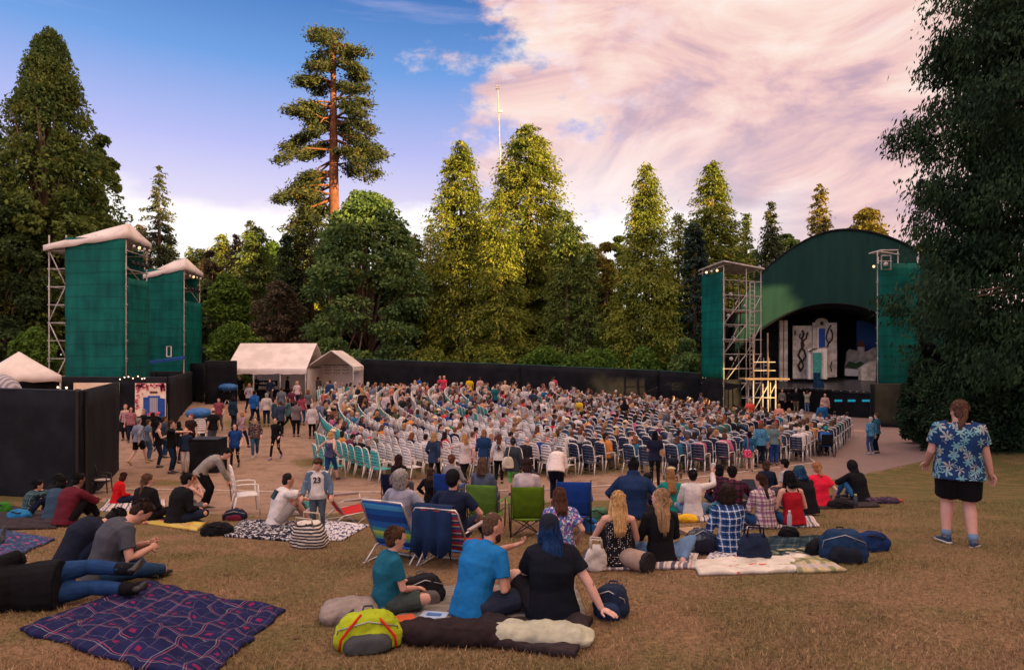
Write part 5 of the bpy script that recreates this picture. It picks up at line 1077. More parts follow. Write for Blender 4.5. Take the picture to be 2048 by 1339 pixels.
def stripes(name, stops, sc=6.0, axis=2, coord=3, interp='CONSTANT', wob=.02):
    def fn(N, tc):
        sp = N('SeparateXYZ', None, Vector=N('VectorMath', props={'operation': 'ADD'}, i0=tc, i1=N('VectorMath', props={'operation': 'MULTIPLY'}, i0=N.noise(tc, 4, 2, out=1), i1=(wob,)*3)))
        return N.ramp(N.math('FRACT', N.math('MULTIPLY', sp.outputs[axis], sc)), stops, interp)
    return pattern(name, fn, .85, .2, 90, coord)
stripes('striped_tote', [(0, (.02, .022, .03)), (.5, (.55, .50, .44))], 24); stripes('skirt_stripes', [(0, (.03, .07, .20)), (.4, (.30, .36, .48)), (.6, (.04, .10, .26)), (.8, (.40, .42, .5))], 9, 0)
stripes('beach_blue', [(0, (.012, .09, .33)), (.12, (.05, .26, .50)), (.22, (.012, .07, .30)), (.45, (.10, .36, .30)), (.52, (.30, .46, .08)), (.58, (.45, .58, .12)), (.64, (.05, .30, .33)), (.72, (.02, .12, .40)), (.86, (.012, .05, .22))], 1.6, 2)
stripes('beach_red', [(0, (.50, .03, .02)), (.4, (.55, .06, .03)), (.46, (.6, .5, .4)), (.5, (.42, .02, .02)), (.9, (.04, .08, .2))], 3.2, 2)
stripes('beach_dark', [(0, (.04, .10, .30)), (.2, (.5, .42, .4)), (.3, (.35, .03, .04)), (.5, (.02, .08, .2)), (.65, (.5, .45, .4)), (.75, (.3, .04, .1))], 6, 2)
stripes('beach_green', [(0, (.02, .16, .15)), (.4, (.04, .26, .2)), (.7, (.02, .1, .1))], 6, 2)
def hawaii():
    def fn(N, tc):
        base = (.008, .032, .105); c = N.mix(0.0, base, base)
        for i, (col, ar, sc) in enumerate([((.22, .38, .38), (1, 1, .62), 7.5), ((.33, .32, .28), (.7, 1, 1), 7.0), ((.14, .32, .35), (1, 1, 1), 8.5)]):
            mp = N('Mapping', Vector=tc, Location=(1.7*i+.3, .4, 2.9*i), Rotation=(0, .8*i+.3, 0)); w1 = N('VectorMath', props={'operation': 'ADD'}, i0=mp, i1=N('VectorMath', props={'operation': 'MULTIPLY'}, i0=N.noise(mp, 9, 2, out=1), i1=(.05, .05, .05)))
            vo = N('TexVoronoi', None, props={'feature': 'F1'}, Vector=w1, Scale=sc, Randomness=.8); d = vo.outputs[0]; pos = N('VectorMath', props={'operation': 'SUBTRACT'}, i0=N('VectorMath', props={'operation': 'MULTIPLY'}, i0=w1, i1=(sc, sc, sc)), i1=N('VectorMath', props={'operation': 'MULTIPLY'}, i0=vo.outputs[2], i1=(sc, sc, sc)))
            sp = N('SeparateXYZ', None, Vector=pos); an = N.math('ARCTAN2', sp.outputs[0], sp.outputs[2]); pet = N.math('ADD', .30, N.math('MULTIPLY', N.math('SINE', N.math('MULTIPLY', an, 6.0)), .17))
            leaf = N.math('LESS_THAN', d, pet); vein = N.math('GREATER_THAN', N.math('SINE', N.math('MULTIPLY', an, 24.0)), .75); c = N.mix(N.math('MULTIPLY', leaf, .95), c, N.mix(N.math('MULTIPLY', vein, .45), col, base))
        return c
    return pattern('leafy_shirt', fn, .85, .15)
hawaii()
# blanket patterns, laid out in the blanket's own UV
def uvplaid(name, base, lines, sc, blot=None):
    def fn(N, tc):
        wv = N('VectorMath', props={'operation': 'ADD'}, i0=tc, i1=N('VectorMath', props={'operation': 'MULTIPLY'}, i0=N.noise(tc, 9, 3, out=1), i1=(.012, .012, 0))); sp = N('SeparateXYZ', None, Vector=wv)
        A = [N.math('FRACT', N.math('MULTIPLY', sp.outputs[a], sc[a])) for a in (0, 1)]; c = N.mix(N.ss(N.noise(tc, 14, 3), .3, .7), base, tuple(k*1.6 for k in base))
        if blot: c = N.mix(N.math('MULTIPLY', N.math('LESS_THAN', N.math('ABSOLUTE', N.math('SUBTRACT', A[0], blot[0])), blot[1]), N.math('LESS_THAN', N.math('ABSOLUTE', N.math('SUBTRACT', A[1], blot[0])), blot[1]*.8)), c, blot[2])
        for a, ph, wd, col, st in lines: c = N.mix(N.math('MULTIPLY', N.math('LESS_THAN', N.math('ABSOLUTE', N.math('SUBTRACT', A[a], ph)), wd), st), c, col)
        return c
    return pattern(name, fn, .95, .4, 60, 2)
uvplaid('blanket_plaid', (.006, .008, .042), [(0, .30, .012, (.24, .22, .24), .55), (0, .37, .012, (.30, .06, .10), .6), (1, .30, .012, (.24, .22, .24), .55), (1, .37, .012, (.30, .06, .10), .6), (0, .85, .008, (.2, .16, .2), .35), (1, .85, .008, (.2, .16, .2), .35)], (7, 6), (.62, .10, (.15, .010, .06)))
uvplaid('blanket_teal', (.008, .024, .035), [(0, .3, .03, (.14, .14, .12), .5), (1, .3, .03, (.14, .14, .12), .5), (0, .7, .08, (.004, .01, .015), .7), (1, .7, .08, (.004, .01, .015), .7)], (5, 3))
uvplaid('blanket_green', (.30, .26, .17), [(0, .2, .15, (.12, .15, .05), .7), (0, .6, .1, (.45, .32, .12), .7), (1, .3, .12, (.45, .38, .42), .6), (1, .75, .1, (.10, .14, .05), .7)], (3, 2))
uvplaid('towel_stripe', (.40, .36, .35), [(0, .1, .08, (.03, .03, .06), .9), (0, .35, .06, (.22, .10, .10), .8), (0, .6, .1, (.10, .09, .13), .9), (0, .82, .04, (.40, .22, .12), .8)], (5, 3))
uvplaid('mat_gray', (.14, .125, .11), [(0, .5, .02, (.3, .28, .25), .5), (1, .5, .02, (.05, .05, .05), .5)], (4, 4)); uvplaid('mat_dark', (.022, .016, .018), [(0, .5, .01, (.05, .04, .04), .6)], (5, 4))
splash('zigzag', (.42, .40, .40), [(.010, .012, .03), (.006, .008, .02)], 17, .49, 2); splash('towel_navy', (.48, .45, .46), [(.02, .03, .10)], 12, .52, 2); splash('towel_white', (.50, .46, .40), [(.50, .12, .09), (.42, .38, .3)], 3.6, .60, 2); splash('blue_floral', (.02, .035, .09), [(.05, .12, .25), (.25, .05, .12)], 14, .58, 2); splash('yellow_mat', (.40, .30, .06), [(.30, .05, .10), (.35, .32, .28)], 4, .56, 2); splash('purple_pile', (.03, .018, .035), [(.22, .10, .16)], 20, .6)
def blanket(label, quad, mat, name='blanket', wr=.02, th=.016, n=34, seed=0, fray=.02):
    c = [at(*q) for q in quad]; o0 = sum(c, Vector())/4; Vt, F_, UV = [], [], []
    for layer in (0, 1):
        for j in range(n+1):
            for i in range(n+1):
                s, t_ = i/n, j/n; p = c[0].lerp(c[1], s).lerp(c[3].lerp(c[2], s), t_); e = min(s, 1-s, t_, 1-t_)
                w2 = fray*noise.noise(Vector((p.x*5, p.y*5, seed))); p = p+Vector((w2, w2*.7, 0)); h = abs(noise.noise(Vector((p.x*2.6, p.y*2.6, seed))))*wr*2.2+abs(noise.noise(Vector((p.x*7, p.y*5, seed+3))))*wr*.8
                z = float(tz(p.x, p.y))+(.012+th+h*min(1, e*8+.35) if layer == 0 else .004); Vt.append(Vector((p.x, p.y, z))-o0); UV.append((s, t_))
    m1 = (n+1)**2
    for j in range(n):
        for i in range(n):
            a = j*(n+1)+i; F_.append((a, a+1, a+n+2, a+n+1)); F_.append((m1+a, m1+a+n+1, m1+a+n+2, m1+a+1))
    ring = [i for i in range(n+1)]+[(j)*(n+1)+n for j in range(1, n+1)]+[n*(n+1)+i for i in range(n-1, -1, -1)]+[j*(n+1) for j in range(n-1, 0, -1)]
    for a, b in zip(ring, ring[1:]+ring[:1]): F_.append((a, a+m1, b+m1, b))
    me = bpy.data.meshes.new(name); me.from_pydata(Vt, [], F_); me.materials.append(MATS[mat]); uv = me.uv_layers.new(name='UVMap')
    li = np.zeros(len(me.loops), np.int32); me.loops.foreach_get('vertex_index', li); uv.data.foreach_set('uv', np.array(UV)[li].ravel()); me.polygons.foreach_set('use_smooth', [True]*len(F_))
    o = bpy.data.objects.new(name, me); COL.objects.link(o); o.location = o0; return tag(o, label, name.replace('_', ' '))
blanket('large navy plaid blanket with red checks in the lower left foreground', [(38, 1262), (395, 1375), (572, 1224), (290, 1168)], 'blanket_plaid', wr=.040, seed=1, n=80, th=.008, fray=.05)
blanket('dark blue floral blanket under the feet at the left edge', [(-90, 1132), (12, 1122), (110, 1080), (-20, 1058)], 'blue_floral', seed=2)
blanket('black ground sheet under the group at the left edge', [(-60, 1062), (110, 1058), (160, 1030), (-30, 1000)], 'mat_dark', seed=3)
blanket('yellow and grey mat under the two people in black', [(225, 1040), (395, 1064), (412, 1046), (262, 1022)], 'yellow_mat', seed=4)
blanket('black and white zigzag blanket under the man in the white tee', [(448, 1074), (588, 1084), (640, 1046), (486, 1042)], 'zigzag', seed=5, wr=.03)
blanket('white beach towel with navy marks behind the standing boy', [(640, 1084), (686, 1082), (740, 1052), (652, 1042)], 'towel_navy', 'towel', seed=6)
blanket('pale grey picnic mat under the seated family', [(790, 1240), (1178, 1254), (1150, 1170), (850, 1178)], 'mat_gray', 'picnic_mat', seed=7)
blanket('dark brown quilt spilling out below the cream pillow', [(925, 1288), (1150, 1318), (1185, 1246), (960, 1244)], 'mat_dark', 'quilt', wr=.045, seed=8, th=.03)
blanket('striped blanket under the two blonde women', [(1150, 1142), (1392, 1138), (1400, 1092), (1180, 1092)], 'towel_stripe', seed=9)
blanket('white towel with red blotches on the grass', [(1398, 1152), (1600, 1146), (1618, 1112), (1384, 1126)], 'towel_white', 'towel', wr=.045, seed=10, fray=.05)
blanket('yellow green checked blanket right of the white towel', [(1598, 1148), (1692, 1144), (1612, 1100), (1540, 1104)], 'blanket_green', wr=.03, seed=11)
blanket('dark teal tartan blanket between the tote and the big backpack', [(1500, 1116), (1680, 1120), (1662, 1074), (1540, 1076)], 'blanket_teal', seed=12)
blanket('pale towel with blue edge under the woman in blue plaid', [(1412, 1120), (1510, 1124), (1500, 1098), (1426, 1098)], 'towel_navy', 'towel', wr=.03, seed=13)
blanket('white sheet under the woman in the red halter top', [(1488, 1060), (1640, 1054), (1624, 1034), (1505, 1038)], 'towel_stripe', 'sheet', seed=14)
blanket('pink grey blanket under the woman in the white blouse', [(1345, 1046), (1450, 1042), (1432, 1014), (1340, 1020)], 'towel_stripe', seed=15)
blanket('dark mat under the people in black and red on the right', [(1618, 1020), (1760, 1014), (1735, 992), (1630, 996)], 'mat_dark', seed=16)
blanket('purple mat under the boy in the checked shirt at the left', [(195, 1022), (330, 1030), (330, 1000), (215, 1000)], 'towel_stripe', seed=17)

# ---------------------------------------------------------------- bags and small things
def lump(mb, w, d, h, top=.75, n=14, sq=.7):
    rings = []
    for z, k in ((0, .82), (.06, .98), (.3, 1.0), (.6, .95), (.85, top), (.97, top*.75), (1, top*.35)):
        rings.append([Vector((w/2*k*math.copysign(abs(math.cos(a))**sq, math.cos(a)), d/2*k*math.copysign(abs(math.sin(a))**sq, math.sin(a)), h*z)) for a in [2*math.pi*j/n for j in range(n)]])
    mb.loft(rings)
def place(px, py): return at(px, py)
def bag(kind, label, px, py, w, d, h, col, yaw=0, col2=(.02, .02, .02), tilt=0, mat='cloth', dz=0, mat2='cloth'):
    c = at(px, py); c.z += dz; t = thing(kind, label, kind.replace('_', ' '), c, R(yaw)); t.rotation_euler = (R(tilt), 0, R(yaw))
    q = MB(); lump(q, w, d, h); o = q.build('bag_body', mat, t, True, col); soft(o, .012, .06, .13)
    if kind == 'backpack':
        q = MB(); lump(q, w*.7, d*.5, h*.5, .8); q.v = [(x, y-d*.42, z+.02) for x, y, z in q.v]; soft(q.build('front_pocket', 'cloth', t, True, col2), .014, .02, .1)
        for s in (1, -1): q = MB(); q.tube([(s*w*.22, d*.42, h*.85), (s*w*.30, d*.72, h*.6), (s*w*.30, d*.66, h*.25), (s*w*.25, d*.42, h*.06)], .022, 8, .4, up=(1, 0, 0)); q.build('strap', 'cloth', t, True, col2)
        q = MB(); q.tube([(-.04, d*.3, h*.90), (-.03, d*.42, h*.99), (.03, d*.42, h*.99), (.04, d*.3, h*.90)], .008, 6); q.build('handle', 'cloth', t, True, col2)
        q = MB(); q.tube([(-w*.47, -d*.2, h*.25), (-w*.42, -d*.32, h*.7), (0, -d*.40, h*.93), (w*.42, -d*.32, h*.7), (w*.47, -d*.2, h*.25)], .006, 5); q.build('zip', 'metal', t, True, (.3, .3, .3))
    if kind == 'tote_bag':
        for s in (1, -1): q = MB(); q.tube([(-w*.25, s*d*.3, h*.9), (-w*.22, s*d*.35, h*1.25), (w*.22, s*d*.35, h*1.22), (w*.25, s*d*.3, h*.9)], .012, 6); q.build('handle', 'cloth', t, True, col2)
    if kind == 'duffel_bag':
        q = MB(); q.tube([(-w*.3, -d*.2, h*.85), (-w*.1, -d*.45, h*.95), (w*.1, -d*.5, h*.8), (w*.3, -d*.3, h*.7)], .010, 6); q.build('handle', 'cloth', t, True, col2)
    return t
def cushion(label, px, py, w, d, h, col, yaw=0, mat='cloth', dz=0, name='pillow'):
    c = at(px, py); c.z += dz; q = MB(); rings = []
    for k, hh in ((.0, 0), (1, 0), (1, 1)): pass
    n = 20; L = []
    for z, s in ((.0, .62), (.14, .84), (.3, .95), (.45, 1.0), (.55, 1.0), (.7, .92), (.9, .74), (1, .42)):
        L.append([Vector((w/2*s*math.copysign(abs(math.cos(a))**.34, math.cos(a)), d/2*s*math.copysign(abs(math.sin(a))**.34, math.sin(a)), h*z)) for a in [2*math.pi*j/n for j in range(n)]])
    q.loft(L); o = q.build(name, mat, None, True, col, c); o.rotation_euler = (0, 0, R(yaw)); soft(o, .012, .055, .12, 2); return tag(o, label, name.replace('_', ' '))
def bottle(label, px, py, h, r, col, cap=(.5, .5, .5), dz=0):
    c = at(px, py); c.z += dz; t = thing('water_bottle', label, 'bottle', c); q = MB(); q.tube([(0, 0, 0), (0, 0, h*.05), (0, 0, h*.72), (0, 0, h*.84), (0, 0, h*.88)], [r*.9, r, r, r*.55, r*.5], 14); q.build('bottle_body', 'plastic', t, True, col)
    q = MB(); q.cyl((0, 0, h*.87), (0, 0, h), r*.55, 12); q.build('cap', 'plastic', t, True, cap)
_lime = bag('backpack', 'lime green and red hiking backpack lying beside the grey cushion', 736, 1290, .50, .34, .24, (.30, .38, .015), 12, (.05, .055, .06))
q = MB(); c = at(736, 1290)
for s_ in (1, -1):
    q2 = MB(); q2.tube([(s_*.20, -.16, .04), (s_*.19, -.175, .12), (s_*.12, -.14, .20), (s_*.05, -.05, .245)], .010, 6); q2.build('piping', 'cloth', _lime, True, (.45, .02, .015))
q2 = MB(); q2.ell((.03, -.165, .09), (.13, .03, .05)); soft(q2.build('mesh_pocket', 'cloth', _lime, True, (.02, .05, .045)), .01, .02, .06)
t = thing('strap_roll', 'loose blue grey strap lying beside the green backpack', 'strap', at(778, 1292)); q.tube([(-.1, 0, .02), (.02, -.06, .05), (.10, .0, .08), (.05, .06, .03)], .022, 8, .5); q.build('webbing', 'cloth', t, True, (.05, .08, .12))
cushion('grey beige cushion behind the seated boy', 698, 1240, .46, .34, .17, (.24, .20, .18), 10)
cushion('long dark brown padded cushion behind the man in blue', 900, 1284, .86, .26, .16, (.020, .013, .014), -4)
cushion('cream green pillow behind the person in the black tee', 1083, 1286, .78, .28, .15, (.36, .36, .27), -6)
bag('backpack', 'black and grey backpack between the boy and the man in blue', 845, 1206, .40, .26, .26, (.012, .012, .016), 20, (.10, .09, .09))
bag('backpack', 'navy backpack behind the person in the black tee', 1222, 1232, .30, .26, .26, (.012, .02, .045), -20, (.015, .03, .07))
bag('duffel_bag', 'pair of dark shoes and a folded wrap behind the navy backpack', 1225, 1200, .26, .14, .10, (.05, .03, .03), 10)
cushion('yellow patterned cap on the mat beside the bare feet', 1022, 1222, .15, .15, .15, (.50, .36, .10), 0, name='sun_cap')
bag('duffel_bag', 'soft black bag lying on the grass near the white tee man', 434, 1070, .46, .26, .19, (.008, .008, .010), 15)
bag('backpack', 'navy and maroon backpack beside the white plastic chair', 470, 1040, .42, .26, .20, (.012, .016, .035), 10, (.10, .01, .025))
t = bag('tote_bag', 'black and cream striped beach bag in front of the standing boy', 620, 1094, .50, .30, .36, None or (.5, .5, .5), -12, (.40, .34, .26), 8, 'striped_tote')
bag('tote_bag', 'navy canvas tote bag beside the woman in blue plaid', 1508, 1122, .38, .16, .32, (.012, .020, .045), 0, (.008, .008, .02))
bag('backpack', 'patterned black backpack left of the woman in blue plaid', 1403, 1106, .36, .24, .30, (.5, .5, .5), 10, (.01, .01, .02), -10, 'camo')
bag('backpack', 'large navy blue backpack on the tartan blanket', 1685, 1120, .50, .34, .34, (.010, .030, .075), -15, (.010, .012, .02))
bag('duffel_bag', 'black bag slumped in front of the large navy backpack', 1642, 1112, .34, .24, .20, (.006, .007, .009), 20)
bag('duffel_bag', 'blue and black bag at the right end of the tartan blanket', 1742, 1100, .44, .26, .22, (.008, .025, .09), 10)
bag('duffel_bag', 'small black bag on the grass right of the woman in pink plaid', 1578, 1078, .26, .18, .16, (.006, .006, .008))
bottle('clear bottle standing behind the small black bag', 1579, 1062, .26, .032, (.35, .33, .36), dz=.04)
bag('tote_bag', 'white woven bag beside the woman in the polka dot top', 1192, 1140, .24, .14, .28, (.5, .46, .42), 0, (.45, .4, .35))
bag('duffel_bag', 'black bag with red trim in front of the person in black hoodie', 1680, 1016, .48, .24, .15, (.010, .008, .012))
bottle('dark steel flask standing left of the person in black hoodie', 1711, 1014, .25, .042, (.03, .045, .06), (.35, .33, .15))
cushion('crumpled purple floral blanket right of the person in black hoodie', 1765, 1006, .66, .30, .12, (.5, .5, .5), 5, 'purple_pile', name='folded_blanket')
cushion('small red cushion at the end of the purple blanket', 1798, 1004, .14, .12, .07, (.35, .06, .04))
cushion('round yellow cushion under the woman in the white blouse', 1374, 1044, .36, .22, .13, (.62, .36, .02), 0)
cushion('orange yellow folded jacket on the dirt beside the teal top', 1318, 986, .32, .2, .15, (.62, .30, .02), name='folded_jacket')
bag('duffel_bag', 'bright blue plastic bag at the left picture edge', 38, 1038, .40, .25, .18, (.02, .16, .35)); bag('duffel_bag', 'leafy green bag at the far left picture edge', 6, 1026, .32, .22, .24, (.03, .16, .02))
bottle('teal water bottle standing by the near black wall', 173, 992, .30, .045, (.03, .30, .28), (.3, .35, .35))
q = MB(); c = at(1273, 1142); t = thing('rolled_mat', 'rolled tan mat lying behind the woman in the polka dot top', 'rolled mat', c, R(-25)); q.tube([(-.16, .1, .11), (.12, -.02, .11)], .11, 18); q.build('roll', 'cloth', t, True, (.34, .25, .20)); q = MB(); q.tube([(.10, -.01, .11), (.155, -.035, .11)], .118, 18); soft(q.build('strap_end', 'cloth', t, True, (.02, .018, .02)), .012, .01, .05)
t = thing('notebook', 'brown flat cardboard box on the grass behind the white blouse', 'box', at(1385, 1068)); MB().box((0, 0, .035), (.34, .26, .05), .3).build('box', 'cloth', t, col=(.30, .19, .11)); MB().box((0, 0, .066), (.35, .27, .012), .3).build('lid', 'cloth', t, col=(.36, .24, .15))
t = thing('folding_board', 'dark grey folded board held up between the picnickers', 'board', at(1503, 1008)); MB().box((0, 0, .33), (.36, .02, .34), 0, Matrix.Rotation(R(-14), 3, 'X')).build('board', 'cloth', t, col=(.045, .05, .07)); MB().box((0, -.08, .14), (.36, .2, .02)).build('base', 'cloth', t, col=(.03, .03, .04))
t = thing('food_packet', 'red and white snack packet on the mat beside the boy', 'packet', at(805, 1246)); MB().box((0, 0, .035), (.20, .14, .02), .3).build('packet', 'plastic', t, col=(.50, .09, .03)); t = thing('magazine', 'blue and white leaflet lying on the mat by the man in blue', 'leaflet', at(868, 1238)); MB().box((0, 0, .032), (.22, .15, .008), -.2).build('cover', 'plastic', t, col=(.35, .45, .6)); MB().box((0, 0, .040), (.12, .05, .004), -.2).build('picture', 'plastic', t, col=(.05, .15, .4))
bag('duffel_bag', 'bunch of green and blue bags beside the blue camp chair', 1196, 1052, .40, .28, .30, (.06, .14, .08)); bag('duffel_bag', 'small blue bag behind the blonde in the polka dot top', 1180, 1062, .25, .2, .2, (.02, .12, .32))
bag('duffel_bag', 'black handbag between the two blonde women', 1262, 1108, .22, .16, .13, (.01, .01, .012))
bag('duffel_bag', 'patterned blue bag between the white blouse and the maroon plaid', 1432, 1030, .34, .24, .22, (.5, .5, .5), 0, mat='blue_print')
bag('backpack', 'dark blue backpack under the front row of chairs', 1060, 962, .40, .3, .42, (.012, .018, .04))

# ---------------------------------------------------------------- chairs on the lawn
def camp_chair(label, px, py, yaw, col, dz=0, s=1.0):
    c = at(px, py); t = thing('camp_chair', label, 'camp chair', c, R(-yaw)); t.scale = (s, s, s)
    q = MB(); n = 10
    def sheet(P, th=.012):
        q.loft([[a, b, b+Vector((0, -th, .0)), a+Vector((0, -th, 0))] for a, b in P])
    q = MB(); R_ = []
    for j in range(n+1):
        k = j/n; z = .34+.56*k; y = -.20-.13*k; R_.append([Vector((x, y-.035*math.cos(x*3)*math.sin(k*3.1), z)) for x in np.linspace(-.27+.02*(1-k), .27-.02*(1-k), 7)]+[Vector((x, y-.035*math.cos(x*3)*math.sin(k*3.1)-.012, z)) for x in np.linspace(.27-.02*(1-k), -.27+.02*(1-k), 7)])
    q.loft(R_); q.build('backrest', 'cloth', t, True, col)
    q = MB(); q.loft([[Vector((x, y, .36-.05*math.cos(x*4)-.03*math.sin((y+.2)*6))) for x in np.linspace(-.26, .26, 7)]+[Vector((x, y, .345-.05*math.cos(x*4)-.03*math.sin((y+.2)*6))) for x in np.linspace(.26, -.26, 7)] for y in np.linspace(-.22, .28, 7)]); q.build('seat', 'cloth', t, True, col)
    for a, b in [((-.28, -.22, 0), (-.27, -.335, .93)), ((.28, -.22, 0), (.27, -.335, .93)), ((-.28, .30, 0), (-.30, .28, .58)), ((.28, .30, 0), (.30, .28, .58))]: MB().cyl(a, b, .012, 7).build('leg', 'metal', t, True, (.05, .05, .055))
    q = MB(); q.cyl((-.28, -.22, .03), (.27, .29, .37), .010, 6); q.cyl((.28, -.22, .03), (-.27, .29, .37), .010, 6); q.cyl((-.28, .3, .03), (-.27, -.25, .37), .010, 6); q.cyl((.28, .3, .03), (.27, -.25, .37), .010, 6); q.cyl((-.28, -.22, .04), (.28, -.24, .36), .010, 6); q.cyl((.28, -.22, .04), (-.28, -.24, .36), .010, 6); q.build('cross_braces', 'metal', t, True, (.05, .05, .055))
    for s_ in (1, -1): MB().tube([(s_*.285, -.27, .60), (s_*.30, 0, .57), (s_*.30, .29, .585)], .028, 8, .35, up=(0, 0, 1)).build('armrest', 'cloth', t, True, col)
    return t
def beach_chair(label, px, py, yaw, mat, w=.54, rec=.32, h=.80):
    c = at(px, py); t = thing('beach_chair', label, 'beach chair', c, R(-yaw)); hw = w/2
    b0 = Vector((0, -.18, .20)); b1 = Vector((0, -.18-rec, h)); n = 12; q = MB(); R_ = []
    for j in range(n+1):
        k = j/n; p = b0.lerp(b1, k); sag = -.03*math.sin(k*3.1); R_.append([p+Vector((x, sag*math.cos(x*4.5), 0)) for x in np.linspace(-hw+.02, hw-.02, 7)]+[p+Vector((x, sag*math.cos(x*4.5)-.008, -.004)) for x in np.linspace(hw-.02, -hw+.02, 7)])
    q.loft(R_); q.build('backrest', mat, t, True)
    q = MB(); q.loft([[Vector((x, y, .20-.03*math.cos(x*4)+(y+.18)*.12)) for x in np.linspace(-hw+.02, hw-.02, 6)]+[Vector((x, y, .19-.03*math.cos(x*4)+(y+.18)*.12)) for x in np.linspace(hw-.02, -hw+.02, 6)] for y in np.linspace(-.18, .26, 6)]); q.build('seat', mat, t, True)
    for s in (1, -1): MB().tube([b0+Vector((s*hw, 0, 0)), b1+Vector((s*hw, 0, -.03)), b1+Vector((s*(hw-.03), 0, .012)), b1+Vector((0, 0, .016))], .012, 8).build('back_tube', 'metal', t, True, (.55, .52, .5))
    for s in (1, -1):
        q = MB(); q.tube([(s*hw, .30, .22), (s*hw, -.20, .18), (s*hw, -.42, .02)], .012, 8); q.tube([(s*hw, .26, .42), (s*hw, .30, .20), (s*hw, .05, .02), (s*hw, -.5, .02)], .012, 8); q.build('leg', 'metal', t, True, (.55, .52, .5))
        MB().box((s*(hw+.005), .02, .45), (.05, .46, .022)).build('armrest', 'plastic', t, col=(.35, .3, .27), bev=.006)
        MB().cyl((s*hw, -.28, .43), (s*hw, .25, .42), .011, 7).build('arm_tube', 'metal', t, True, (.55, .52, .5))
    MB().cyl((-hw, -.5, .02), (hw, -.5, .02), .012, 8).build('foot_bar', 'metal', t, True, (.55, .52, .5)); MB().cyl((-hw, .05, .02), (hw, .05, .02), .012, 8).build('foot_bar', 'metal', t, True, (.55, .52, .5))
    return t
beach_chair('low beach chair with blue and lime stripes seen from behind', 812, 1115, 25, 'beach_blue', w=.60, h=.78)
beach_chair('low beach chair with dark stripes under a navy towel', 908, 1122, 20, 'beach_dark', w=.56, h=.72)
beach_chair('low beach chair with red and navy fabric right of the standing boy', 700, 1042, 60, 'beach_red', w=.6, h=.7)
beach_chair('green beach chair partly hidden by the standing boy', 606, 1030, 20, 'beach_green', w=.5, h=.6)
camp_chair('bright green camp chair with a person leaning back', 972, 1062, 12, (.09, .19, .03), s=.86); camp_chair('olive green camp chair seen square from behind', 1053, 1070, -2, (.085, .16, .008), s=.86)
camp_chair('royal blue camp chair behind the woman in the floral top', 1146, 1066, 3, (.010, .045, .22), s=.92); camp_chair('blue camp chair holding the person with a hair bun', 898, 1022, 8, (.010, .04, .20), s=1.0); camp_chair('black navy camp chair holding the woman with long dark hair', 792, 1014, 12, (.006, .009, .03), s=.95)
def draped(label, px, py, yaw, w, h, col):
    c = at(px, py); n = 14; L = []
    for i in range(n+1):
        x = -w/2+w*i/n; hem = .10+.12*abs(math.sin(i*1.1)); L.append([Vector((x, -.55-.05*math.sin(i*1.3), hem+.05)), Vector((x, -.50-.02*math.sin(i*1.3), h*.6)), Vector((x*.98, -.49, h+.02)), Vector((x*.96, -.40, h+.035)), Vector((x*.96, -.36, h-.1)), Vector((x*.96, -.375, h-.1)), Vector((x*.96, -.42, h+.01)), Vector((x*.98, -.475, h)), Vector((x, -.48, h*.6)), Vector((x, -.53-.05*math.sin(i*1.3), hem+.05))])
    q = MB(); q.loft(L); o = q.build('navy_towel', 'cloth', None, True, col, c); o.rotation_euler = (0, 0, R(-yaw)); tag(o, label, 'towel')
draped('navy towel hung over the dark striped beach chair', 900, 1122, 20, .50, .74, (.008, .022, .065))
# ---------------------------------------------------------------- people on the lawn
SK, SK2, SK3, SKD = (.50, .27, .20), (.56, .33, .26), (.40, .20, .14), (.22, .11, .075)
BR, DK, BL, DB, GR, RD, BK = (.055, .028, .016), (.014, .009, .008), (.42, .26, .12), (.20, .12, .06), (.26, .24, .23), (.20, .06, .02), (.006, .005, .006)
NV, JN, LJ, BKc, WH = (.010, .016, .040), (.016, .050, .125), (.11, .19, .32), (.007, .007, .009), (.62, .58, .56)
def P(label, px, py, yaw, pose, **k):
    return person('person', label, at(px, py), yaw, pose, **k)
# family in the foreground
P('seated boy in teal tee and grey shorts on the picnic mat', 768, 1226, 55, 'cross', H=1.46, g=1.05, skin=SK, hair=('short', BR), top=('tee', (.010, .095, .15)), bottom=('shorts', (.045, .06, .055)), shoes=(.05, .05, .05), det=3, mods=dict(head=(4, 10, 0), lean=6, curl=16, twist=-8), hsc=1.07)
t, J = P('seated bearded man in bright blue tee looking right', 942, 1238, 42, 'cross', H=1.80, g=1.02, skin=SK3, hair=('buzz', (.075, .042, .028)), top=('tee', (.010, .135, .36)), bottom=('shorts', (.02, .028, .05)), shoes=None, det=3, mods=dict(head=(6, 22, 0), lean=20, curl=20, sw=1.02, hl=(-.1, .62, .46), el=(-1, -.3, -.8)), hands={'l': dict(pn=(0, 0, 1), curl=.7)})
q = MB(); c_, up, f, x = J['hc'], J['hd'], J['hf'], J['hx']; M = Matrix((x, f, up)).transposed(); q.ell(c_+f*.06-up*.088, (.042, .038, .036), M); q.ell(c_+f*.04-up*.07+x*.045, (.016, .036, .036), M); q.ell(c_+f*.04-up*.07-x*.045, (.016, .036, .036), M); soft(q.build('beard', 'hair', t, True, (.035, .018, .012)), .01, .006, .03)
